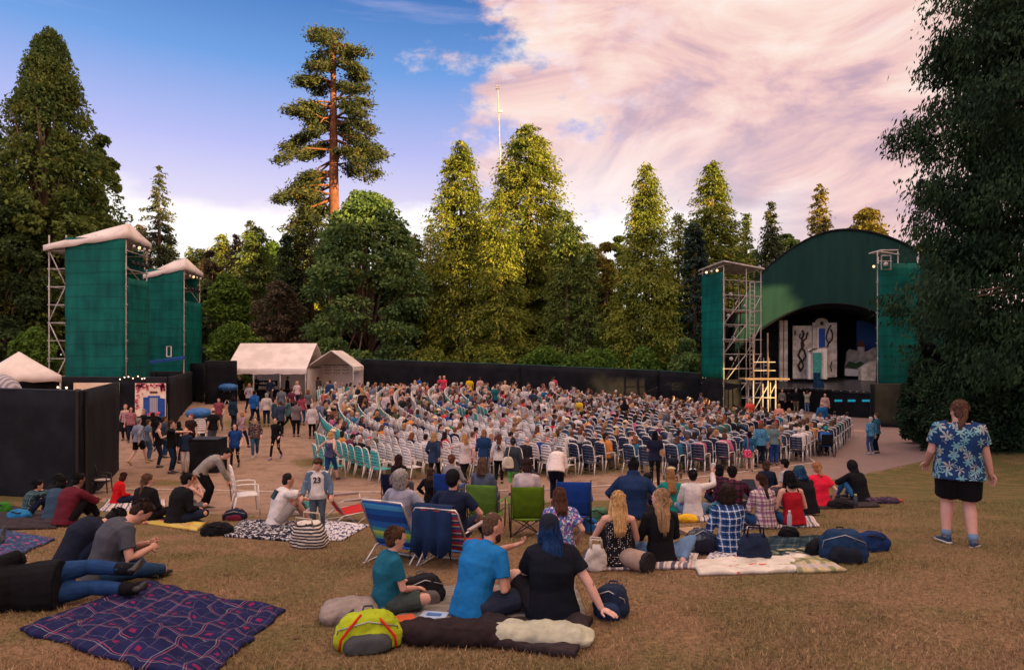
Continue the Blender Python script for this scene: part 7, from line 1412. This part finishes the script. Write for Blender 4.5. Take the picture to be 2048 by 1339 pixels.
W('woman in floral grey top and jeans walking behind the ripped jeans', 484, 896, 30, 'walk', H=1.62, fem=True, hair=HB((.35, .18, .09)), top=('long', 'flower_pattern_shirt'), bottom=('jeans', NV)); W('man in dark teal shirt talking among the walkers', 548, 866, 60, H=1.72, hair=HS(BK), top=('long', (.02, .05, .06)), bottom=('pants', BKc))
W('person in navy jacket holding a cup among the walkers', 561, 872, -30, H=1.70, hair=HS(BR), top=('coat', (.03, .045, .08)), bottom=('pants', BKc), mods=dict(hr=(.1, .3, 1.1))); W('bearded person in a grey patterned shirt and black trousers', 592, 873, -8, H=1.72, hair=HS(BR), top=('loose', (.14, .11, .12)), bottom=('pants', BKc), mods=dict(hl=(-.1, .3, 1.2)))
W('grey haired woman in white cardigan with a yellow bag', 624, 877, -12, H=1.64, fem=True, hair=HS((.5, .42, .38)), top=('coat', (.50, .44, .43)), bottom=('pants', BKc)); W('woman with curly red brown hair in a grey waistcoat', 616, 838, 12, H=1.64, fem=True, hair=('curly', (.18, .07, .03)), top=('tee', (.12, .11, .12)), bottom=('pants', BKc))
W('person in purple shirt beside the walkers', 583, 835, 15, H=1.66, hair=HS(BR), top=('tee', (.12, .03, .06)), bottom=('pants', NV)); W('man in grey checked shirt seen from behind near the tents', 563, 838, 5, H=1.78, hair=HS(BR), top=('tee', (.12, .13, .16)), bottom=('shorts', (.12, .10, .08)))
W('usher in black standing left of the marquee table', 481, 799, 178, H=1.68, fem=True, hair=HS(BR), top=('tee', BKc), bottom=('leggings', BKc)); W('usher in black holding programmes before the marquee', 512, 797, 175, H=1.70, fem=True, hair=HB(BR), top=('tee', BKc), bottom=('pants', BKc), mods=dict(hl=(-.1, .3, 1.15))); W('woman in a white shirt holding leaflets before the marquee', 558, 784, -160, H=1.66, fem=True, hair=HB(BR), top=('long', (.48, .40, .38)), bottom=('skirt', BKc))
W('man in black polo shirt with a shaved head looking left', 426, 900, -60, H=1.80, g=1.1, hair=('fringe', BR), top=('tee', BKc), bottom=('jeans', (.07, .09, .13))); W('tall man in a black tee pointing right across the crowd', 342, 946, 78, H=1.84, hair=HS(BR), top=('tee', BKc), bottom=('jeans', (.01, .025, .055)), det=2, mods=dict(hr=(.22, .58, 1.36), er=(1, 0, -.5)))
W('woman with fair fringe in a navy blouse and white trousers', 372, 945, 170, H=1.56, fem=True, hair=HB((.45, .24, .14)), top=('sleeve34', (.015, .03, .06)), bottom=('pants', (.42, .38, .38)), det=2); W('man in light blue shirt with a black backpack and shorts', 276, 928, 20, 'walk', H=1.76, hair=HS(GR), top=('sleeve34', (.22, .25, .32)), bottom=('shorts', BKc), shoes=(.4, .3, .1), det=2)
W('woman with a bun in black carrying a small backpack', 316, 934, 60, H=1.66, fem=True, g=1.1, hair=('topbun', BK), top=('tank', BKc), bottom=('jeans', NV), det=2, mods=dict(hr=(.15, .32, 1.2))); W('woman in a white flowered sleeveless top waving near the black wall', 251, 880, 165, H=1.66, fem=True, hair=HS((.40, .20, .15)), top=('tank', 'flower_pattern_shirt'), bottom=('pants', BKc))
W('woman in black dress and necklace facing the mural', 288, 892, -150, H=1.64, fem=True, hair=HS((.25, .15, .12)), top=('loose', BKc), bottom=('skirt', BKc)); W('bearded person in black tee behind the pointing man', 382, 910, -170, H=1.70, hair=HS((.2, .06, .03)), top=('tee', (.03, .015, .015)), bottom=('pants', BKc)); W('person in dark blouse half hidden behind the pointing man', 358, 926, 40, H=1.60, fem=True, hair=HB(BK), top=('loose', BKc), bottom=('pants', (.06, .02, .03)))
W('person with blue shorts standing behind the light blue shirt', 296, 922, 35, H=1.62, fem=True, hair=HS(BR), top=('tee', (.10, .14, .2)), bottom=('jeans', (.05, .10, .18))); W('musician in black bending over cases at the back left', 424, 800, 60, H=1.66, fem=True, hair=HL((.2, .1, .05), 0), top=('long', BKc), bottom=('pants', BKc), mods=dict(lean=30, curl=10))
for i, (px, py, col, hr_, lb) in enumerate([(262, 884, (.30, .12, .14), HB(BR), 'person in dusty pink top beside the white sleeveless top'), (306, 900, BKc, HL(BK, .05), 'dark haired person in black left of the bun and backpack'), (328, 915, (.04, .05, .07), HS(BR), 'person in slate shirt behind the pointing man'), (438, 862, (.2, .05, .06), HS(BK), 'person in dull red shirt near the bald man'), (533, 852, (.45, .4, .38), HS(GR), 'grey haired person in cream among the walkers'), (576, 858, (.05, .12, .12), HB(BR), 'woman in dark green top left of the grey patterned shirt'), (604, 850, (.3, .05, .08), HL(BR, .02), 'woman in wine red top beside the grey waistcoat'), (540, 806, NV, HS(BR), 'person in navy before the marquee curtain'), (575, 800, BKc, HS(BK), 'person in black at the right end of the marquee'), (498, 824, (.3, .28, .3), HB((.3, .15, .08)), 'person in pale grey walking towards the marquee'), (646, 838, (.4, .1, .1), HS(BR), 'person in brick red top at the end of the turquoise rows'), (640, 868, (.12, .14, .2), HS(GR), 'grey haired person in slate blue beside the turquoise chairs'), (594, 815, (.5, .4, .4), HB(BL), 'blonde person in pale pink near the marquee corner')]):
    W(lb, px, py, [150, -60, 30, 170, -20, 80, 10, 175, -120, 0, 60, 20, 140][i], ['stand', 'walk'][i % 2], H=1.6+.03*(i % 5), fem=hr_[0] != 'short', hair=hr_, top=(['tee', 'long', 'coat'][i % 3], col), bottom=('pants', [NV, BKc, JN, (.1, .09, .09)][i % 4]), det=1, skin=[SK, SK2, SK3][i % 3])
# standing inside and behind the audience
ST = [(838, 800, BLU, HS(BK), 'man in dark blue shirt standing by the fence'), (888, 802, (.60, .04, .08), HS((.5, .3, .2)), 'woman in red standing by the fence behind the audience'), (880, 800, (.5, .03, .07), HS(GR), 'second person in red next to the woman in red'), (939, 806, (.62, .40, .01), HS(BR), 'person in a bright yellow raincoat before the fence'), (830, 815, (.5, .45, .42), HL(BL, .05), 'blonde woman in cream near the back rows'), (870, 838, (.55, .48, .46), HS(GR), 'person in white blouse leaning between the back rows'),
 (1066, 838, (.012, .035, .08), HS(BK), 'man in dark navy jacket standing mid audience'), (1089, 832, (.012, .09, .2), HS((.3, .15, .1)), 'man in blue polo shirt standing mid audience'), (1049, 835, (.5, .45, .45), HS(GR), 'person in a white shirt beside the navy jacket'), (1158, 858, (.58, .40, .02), HS((.35, .3, .28)), 'person in yellow coat over blue shirt mid audience'), (1124, 850, (.55, .45, .42), HS(GR), 'bald man in pale shirt standing mid audience'), (1249, 862, BKc, HL(BK, .05), 'woman in a long black coat between the rows'),
 (1334, 888, (.08, .09, .12), HS((.35, .2, .15)), 'man in slate grey jacket standing among the right hand seats'), (1108, 800, (.45, .06, .1), HS(BR), 'person in crimson before the fence'), (1154, 800, (.02, .12, .3), HS(BR), 'child in blue shirt before the fence'), (1195, 802, (.10, .08, .10), HS(BR), 'man in grey holding a tray before the fence'), (1232, 806, (.55, .5, .48), HS((.3, .2, .15)), 'person in white patterned shirt near the far fence'), (1262, 808, (.5, .42, .4), HS(BR), 'person with a navy rucksack near the far fence'),
 (1284, 806, (.50, .42, .30), HS(GR), 'person in cream top right of the rucksack'), (1292, 812, (.02, .07, .16), HS((.4, .15, .08)), 'person in blue with a red cap near the far fence'), (1500, 858, (.60, .08, .05), HS(BL), 'woman in orange red dress in the bright patch of sun'), (1558, 868, (.62, .25, .18), HS(BL), 'blonde woman in salmon top standing in the right seats'), (1402, 838, (.03, .03, .06), HS(BR), 'man in dark suit jacket standing left of the platform'), (960, 800, (.5, .3, .25), HS(BR), 'woman in peach top near the fence'),
 (1010, 815, (.55, .42, .30), HS((.45, .3, .15)), 'person in beige cardigan near the back rows'), (1104, 800, (.50, .42, .38), HS(BR), 'man in cream shirt gesturing before the fence'), (1370, 805, (.3, .28, .3), HS(BR), 'person in grey top at the right end of the fence'), (990, 828, TEA, HS(BR), 'person in teal shirt mid audience'), (685, 792, (.06, .08, .12), HS(GR), 'person in grey blue beside the gable tent'), (660, 815, (.02, .05, .12), HS(BR), 'person in navy at the left end of the rows'),
 (604, 792, (.5, .28, .28), HL(BK, .02), 'woman in pink top beside the gable tent'), (622, 788, (.20, .08, .12), HS((.45, .12, .08)), 'red haired woman left of the gable tent'), (636, 800, (.09, .08, .09), HS(BR), 'person in dark jacket before the gable tent'), (725, 845, (.02, .015, .015), HL((.3, .2, .1), .02), 'woman in black among the teal chairs'), (748, 862, (.55, .5, .46), HS(GR), 'white haired person in a cream jacket among the left rows'), (772, 850, (.55, .42, .40), HS(GR), 'person in white shirt among the left rows')]
for px, py, col, hr_, lb in ST:
    W(lb, px, py, random.uniform(-50, 50), H=random.uniform(1.62, 1.78), fem=hr_[0] != 'short', hair=hr_, top=(random.choice(['tee', 'long', 'loose']), col), bottom=('pants', random.choice([NV, BKc, (.1, .1, .12), LJ])), det=0, skin=random.choice([SK, SK2, SK3]))

# ---------------------------------------------------------------- wheelchair, stroller
c = at(1652, 912); t = thing('wheelchair', 'black wheelchair at the right end of the last row of seats', 'wheelchair', c, R(-12)); q = MB()
for s in (1, -1):
    q = MB(); P_ = [(s*.30, -.05+.30*math.cos(a), .30+.30*math.sin(a)) for a in np.linspace(0, 6.283, 25)]; q.tube(P_, .016, 6); [q.cyl((s*.30, -.05, .30), (s*.30, -.05+.29*math.cos(a), .30+.29*math.sin(a)), .004, 4) for a in np.linspace(0, 5.6, 9)]; q.build('wheel', 'rubber', t, True)
    q = MB(); q.tube([(s*.2, .45+.07*math.cos(a), .08+.07*math.sin(a)) for a in np.linspace(0, 6.283, 13)], .014, 5); q.build('caster', 'rubber', t, True); q = MB(); q.tube([(s*.24, -.25, .95), (s*.24, -.20, .5), (s*.24, .3, .48), (s*.22, .5, .12)], .014, 6); q.tube([(s*.24, -.25, .93), (s*.24, -.33, .95)], .016, 6); q.build('side_frame', 'metal', t, True, (.3, .3, .3))
MB().box((0, .02, .49), (.44, .42, .04)).build('seat', 'cloth', t, col=BKc, bev=.01); MB().box((0, -.22, .72), (.44, .03, .42)).build('backrest', 'cloth', t, col=BKc, bev=.01)
person('person', 'person in blue jacket and teal knitted hat seated in the wheelchair', c, 12, 'chair', H=1.62, g=1.1, skin=SK, hair=('short', BK), top=('coat', (.015, .09, .30)), bottom=('pants', BKc), hat=('beanie', (.02, .22, .20)), det=1)
c = at(1345, 960); t = thing('stroller', 'dark stroller with cream blanket at the edge of the seats', 'stroller', c, R(150)); t.scale = (.72, .72, .72)
for x in (.28, -.28):
    for y in (.35, -.35): q = MB(); q.tube([(x, y+.12*math.cos(a), .13+.12*math.sin(a)) for a in np.linspace(0, 6.283, 15)], .022, 6); q.build('wheel', 'rubber', t, True)
    q = MB(); q.tube([(x*.9, .38, .15), (x*.85, -.1, .65), (x*.8, -.45, 1.05)], .015, 6); q.tube([(x*.9, -.35, .15), (x*.85, .05, .5)], .015, 6); q.build('frame', 'metal', t, True, (.3, .3, .3))
q = MB(); q.tube([(-.22, -.45, 1.05), (.22, -.45, 1.05)], .018, 6); q.build('handle', 'rubber', t, True); q = MB(); lump(q, .46, .6, .42); q.v = [(x, y, z+.28) for x, y, z in q.v]; soft(q.build('seat', 'cloth', t, True, (.012, .014, .025)), .02, .03, .1)
q = MB(); q.ell((0, .18, .55), (.20, .24, .10)); soft(q.build('blanket', 'cloth', t, True, (.45, .36, .22)), .02, .03, .1); q = MB(); q.ell((0, -.12, .82), (.25, .26, .20)); soft(q.build('hood', 'cloth', t, True, (.01, .012, .02)), .02, .01, .1)

# ---------------------------------------------------------------- seats and audience
CC = np.array([24.0, 44.0]); NB = [(600, 0), (640, 958), (760, 964), (960, 958), (1100, 957), (1290, 953), (1400, 944), (1490, 936), (1590, 926), (1668, 906), (1700, 872), (1712, 850)]
seats = []
for ri in range(28):
    r = 11.0+ri*1.0
    n = int(r*math.pi*1.2/.60)
    for k in range(n):
        th = R(100)+k*.60/r
        if abs(math.degrees(th)-196) < 24/r or abs(math.degrees(th)-226) < 24/r: continue
        x, y = CC+r*np.array([math.cos(th), math.sin(th)])
        if y < 15 or y > 47.3 or x > 21: continue
        z = float(tz(x, y)); px = CX+F*x/y; py = HY+F*(CZ-z)/y
        if px < 642 or py > np.interp(px, [a for a, b in NB], [b for a, b in NB], right=0): continue
        if px < 715 and y > 46.5: continue
        yaw = math.degrees(math.atan2(CC[0]-x, CC[1]-y)); seats.append((y, x, z, px, py, yaw, ri))
seats.sort(); print('SEATS', len(seats))
WP = (.66, .62, .58)
def seatcol(px, py, y, ri):
    s = math.sin(px*.013+py*.05)
    if ri >= 25 or (px < 720 and py > 820): return (.02, .34, .33), 'turquoise'
    if px < 1000 and py > 868: return (.64, .60, .57), 'white'
    if px < 1100 and py <= 868: return ((.06, .30, .28), 'turquoise') if (ri % 5 in (1, 2, 3)) and px > 720 and px < 1020 else ((.62, .58, .55), 'white')
    if px < 1140 or (py < 850 and (ri % 4 != 1)): return (.64, .60, .57), 'white'
    return (.005, .015, .048), 'navy'
pa = thing('plastic_chair', 'x', 'chair', (0, 0, 0), 0, 'plastic chairs set out in curved rows'); chair_parts(pa); pb = thing('plastic_chair', 'x', 'chair', (0, 0, 0), 0, 'plastic chairs set out in curved rows'); chair_parts(pb, fine=False)
rowseq = {}
for s_ in seats: rowseq.setdefault(s_[6], []).append(s_)
num = {}
for r_, L in rowseq.items():
    for i, s_ in enumerate(sorted(L, key=lambda a: a[0])): num[s_] = i+1
def ordn(n): return '%d%s' % (n, 'th' if 10 <= n % 100 <= 20 else {1: 'st', 2: 'nd', 3: 'rd'}.get(n % 10, 'th'))
def inst(proto, first, x, y, z, yaw): t = proto if first else copy_tree(proto); t.location = (x, y, z); t.rotation_euler = (0, 0, R(-yaw)); return t
NCH = 292
for i, s_ in enumerate(seats[:NCH]):
    y, x, z, px, py, yaw, ri = s_; pr = pa if i < 120 else pb; t = inst(pr, i in (0, 120), x, y, z, yaw+random.uniform(-5, 5)); col, nm = seatcol(px, py, y, ri)
    t['label'] = '%s plastic armchair, %s row from the stage, %s seat from the path' % ('white' if nm == 'white' else 'white framed %s' % nm, ordn(ri+1), ordn(num[s_]))
    for c_ in t.children:
        if c_.name.startswith(('seat', 'backrest')): c_.color = (*col, 1)
# the many chairs further back, one object
for nm, col in (('chair_white', (.62, .58, .55)), ('chair_turquoise', (.03, .32, .31)), ('chair_navy', (.005, .015, .048))): simple(nm, col, .4, .06, spec=.4)
SL = ['chair_white', 'chair_turquoise', 'chair_navy']
def meshdata(me):
    v = np.zeros(len(me.vertices)*3); me.vertices.foreach_get('co', v); f = [tuple(p.vertices) for p in me.polygons]; return v.reshape(-1, 3), f
cp = [(('frame' in c_.name), *meshdata(c_.data)) for c_ in pb.children]; Vs, Fs, Ms, off = [], [], [], 0
for y, x, z, px, py, yaw, ri in seats[NCH:]:
    a = R(-yaw); Rm = np.array([[math.cos(a), -math.sin(a), 0], [math.sin(a), math.cos(a), 0], [0, 0, 1]]); ci = {'white': 0, 'turquoise': 1, 'navy': 2}[seatcol(px, py, y, ri)[1]]
    for fr, v, f in cp: Vs.append(v@Rm.T+np.array([x, y, z])); Fs += [tuple(i+off for i in q_) for q_ in f]; Ms += [0 if fr else ci]*len(f); off += len(v)
if Vs:
    me = bpy.data.meshes.new('chair_rows'); me.from_pydata(np.concatenate(Vs).tolist(), [], Fs); [me.materials.append(MATS[k]) for k in SL]; me.polygons.foreach_set('material_index', Ms); me.update(); o = bpy.data.objects.new('chair_rows', me); COL.objects.link(o); tag(o, 'the many white framed plastic chairs in the far rows of the audience', 'chairs', kind='stuff')
# audience: prototypes
APOSE = [dict(), dict(lean=10, curl=10, head=(8, 0, 0)), dict(head=(0, 35, 0), hr=(.22, .26, .66)), dict(head=(0, -35, 0), lean=0), dict(lean=18, curl=16, head=(18, 0, 0), hr=(.10, .42, .72), hl=(-.10, .42, .72)), dict(twist=30, head=(0, 30, 0))]
AH = [('short', BR), ('long', BR, .04), ('bob', BR), ('short', BR), ('bun', BR), ('curly', BR), ('long', BR, .1), ('fringe', GR), ('short', BR), ('bob', BR), ('short', BR), ('pony', BR, .1), ('short', BR), ('long', BR, .0)]
def aproto(i, vox): return person('person', 'x', (0, 0, 0), 0, 'chair', H=1.66+.03*(i % 4), g=.98+.07*(i % 4), fem=AH[i][0] not in ('short', 'fringe'), hair=AH[i], top=(['tee', 'long', 'sleeve34'][i % 3], (.3, .3, .3)), bottom=('pants', NV), det=0, mods=APOSE[i % 6], hat=('sunhat', (.55, .48, .36)) if i in (8,) else (('cap', (.1, .1, .12)) if i == 12 else None), group='audience seated in the plastic chairs', vox=vox)[0]
PR_ = [aproto(i, None) for i in range(14)]; PF_ = [aproto(i, .042) for i in range(8)]
bake()
TOPS = [((.015, .016, .022), 'dark'), ((.06, .05, .06), 'charcoal'), ((.58, .52, .50), 'white'), ((.010, .014, .035), 'navy'), ((.008, .008, .010), 'black'), ((.02, .02, .025), 'black'), ((.02, .12, .20), 'blue'), ((.012, .04, .16), 'dark blue'), ((.40, .03, .04), 'red'), ((.45, .26, .20), 'peach'), ((.12, .12, .14), 'grey'), ((.22, .22, .24), 'light grey'), ((.03, .14, .13), 'teal'), ((.45, .12, .20), 'pink'), ((.30, .24, .16), 'beige'), ((.10, .02, .05), 'maroon'), ((.14, .17, .25), 'pale blue'), ((.50, .20, .05), 'orange'), ((.05, .07, .03), 'olive'), ((.50, .46, .42), 'cream')]
HC = [((.05, .025, .015), 'brown'), ((.012, .008, .007), 'black'), ((.016, .010, .008), 'dark'), ((.30, .17, .08), 'blonde'), ((.30, .28, .27), 'grey'), ((.45, .42, .40), 'white'), ((.16, .06, .025), 'auburn'), ((.09, .045, .028), 'brown')]
SKS = [SK, SK2, SK3, SK2, SK, SKD]
rr = random.Random(5); occ = []
for s_ in seats:
    y, x, z, px, py, yaw, ri = s_; p = .94 if y > 33 else (.56 if px < 960 else (.70 if px < 1180 else .78))
    if px < 900 and py > 880: p = .40
    if y > 28 and px < 900: p = .66
    if 1180 < px < 1330 and py > 900: p = .42
    if rr.random() < p: occ.append(s_)
print('PEOPLE', len(occ))
NP = 215; used = set()
for i, s_ in enumerate(occ[:NP]):
    y, x, z, px, py, yaw, ri = s_; j = rr.randrange(14); f = j not in used; used.add(j); t = inst(PR_[j], f, x+rr.uniform(-.03, .03), y, z, yaw+rr.uniform(-12, 12)); tc_, tn = rr.choice(TOPS); hc, hn = rr.choice(HC); sk = rr.choice(SKS)
    if j == 7: hn, hc = 'thinning', (.3, .28, .27)
    hd = {8: 'sun hat and', 12: 'cap and'}.get(j, hn+' hair and')
    t['label'] = 'person with %s %s top, %s row from stage, %s seat from path' % (hd, tn, ordn(ri+1), ordn(num[s_]))
    pc = rr.choice([NV, BKc, JN, LJ, (.1, .09, .08), (.2, .17, .13)])
    for c_ in t.children:
        n_ = c_.name.split('.')[0]; c_.color = (*{'body': sk, 'shirt': tc_, 'trousers': pc, 'hair': hc, 'shoe': (.05, .05, .05), 'sun_hat': (.55, .45, .28), 'cap': (.12, .12, .15)}.get(n_, tc_), 1)
for j, p in enumerate(PR_):
    if j not in used: [bpy.data.objects.remove(k) for k in list(p.children)]; bpy.data.objects.remove(p)
# the rest of the audience far back, one object
for i, (c_, n_) in enumerate(TOPS): simple('aud%d' % i, c_, .9, .15)
for i, (c_, n_) in enumerate(HC): simple('audh%d' % i, c_, .7, .2)
for i, c_ in enumerate((SK, SK2, SK3)): simple('auds%d' % i, c_, .6, .1)
SLT = ['aud%d' % i for i in range(len(TOPS))]+['audh%d' % i for i in range(len(HC))]+['auds%d' % i for i in range(3)]; nT, nH = len(TOPS), len(HC)
FD = [[(c_.name.split('.')[0], *meshdata(c_.data)) for c_ in p.children] for p in PF_]; Vs, Fs, Ms, off = [], [], [], 0
for y, x, z, px, py, yaw, ri in occ[NP:]:
    a = R(-yaw+rr.uniform(-25, 25)); sc_ = rr.uniform(.92, 1.05); Rm = np.array([[math.cos(a), -math.sin(a), 0], [math.sin(a), math.cos(a), 0], [0, 0, 1]])*sc_; pick = {'body': nT+nH+rr.randrange(3), 'shirt': rr.randrange(nT), 'trousers': rr.choice([1, 2, 3, 8]), 'hair': nT+rr.randrange(nH)}
    for n_, v, f in rr.choice(FD): Vs.append(v@Rm.T+np.array([x, y, z])); Fs += [tuple(i+off for i in q_) for q_ in f]; Ms += [pick.get(n_, 2)]*len(f); off += len(v)
if Vs:
    me = bpy.data.meshes.new('audience'); me.from_pydata(np.concatenate(Vs).tolist(), [], Fs); [me.materials.append(MATS[k]) for k in SLT]; me.polygons.foreach_set('material_index', Ms); me.polygons.foreach_set('use_smooth', [True]*len(Fs)); me.update(); o = bpy.data.objects.new('audience', me); COL.objects.link(o); tag(o, 'dense crowd of seated people filling the far rows before the fence and stage', 'audience', kind='stuff')
for p in PF_: [bpy.data.objects.remove(k) for k in list(p.children)]; bpy.data.objects.remove(p)
bake()
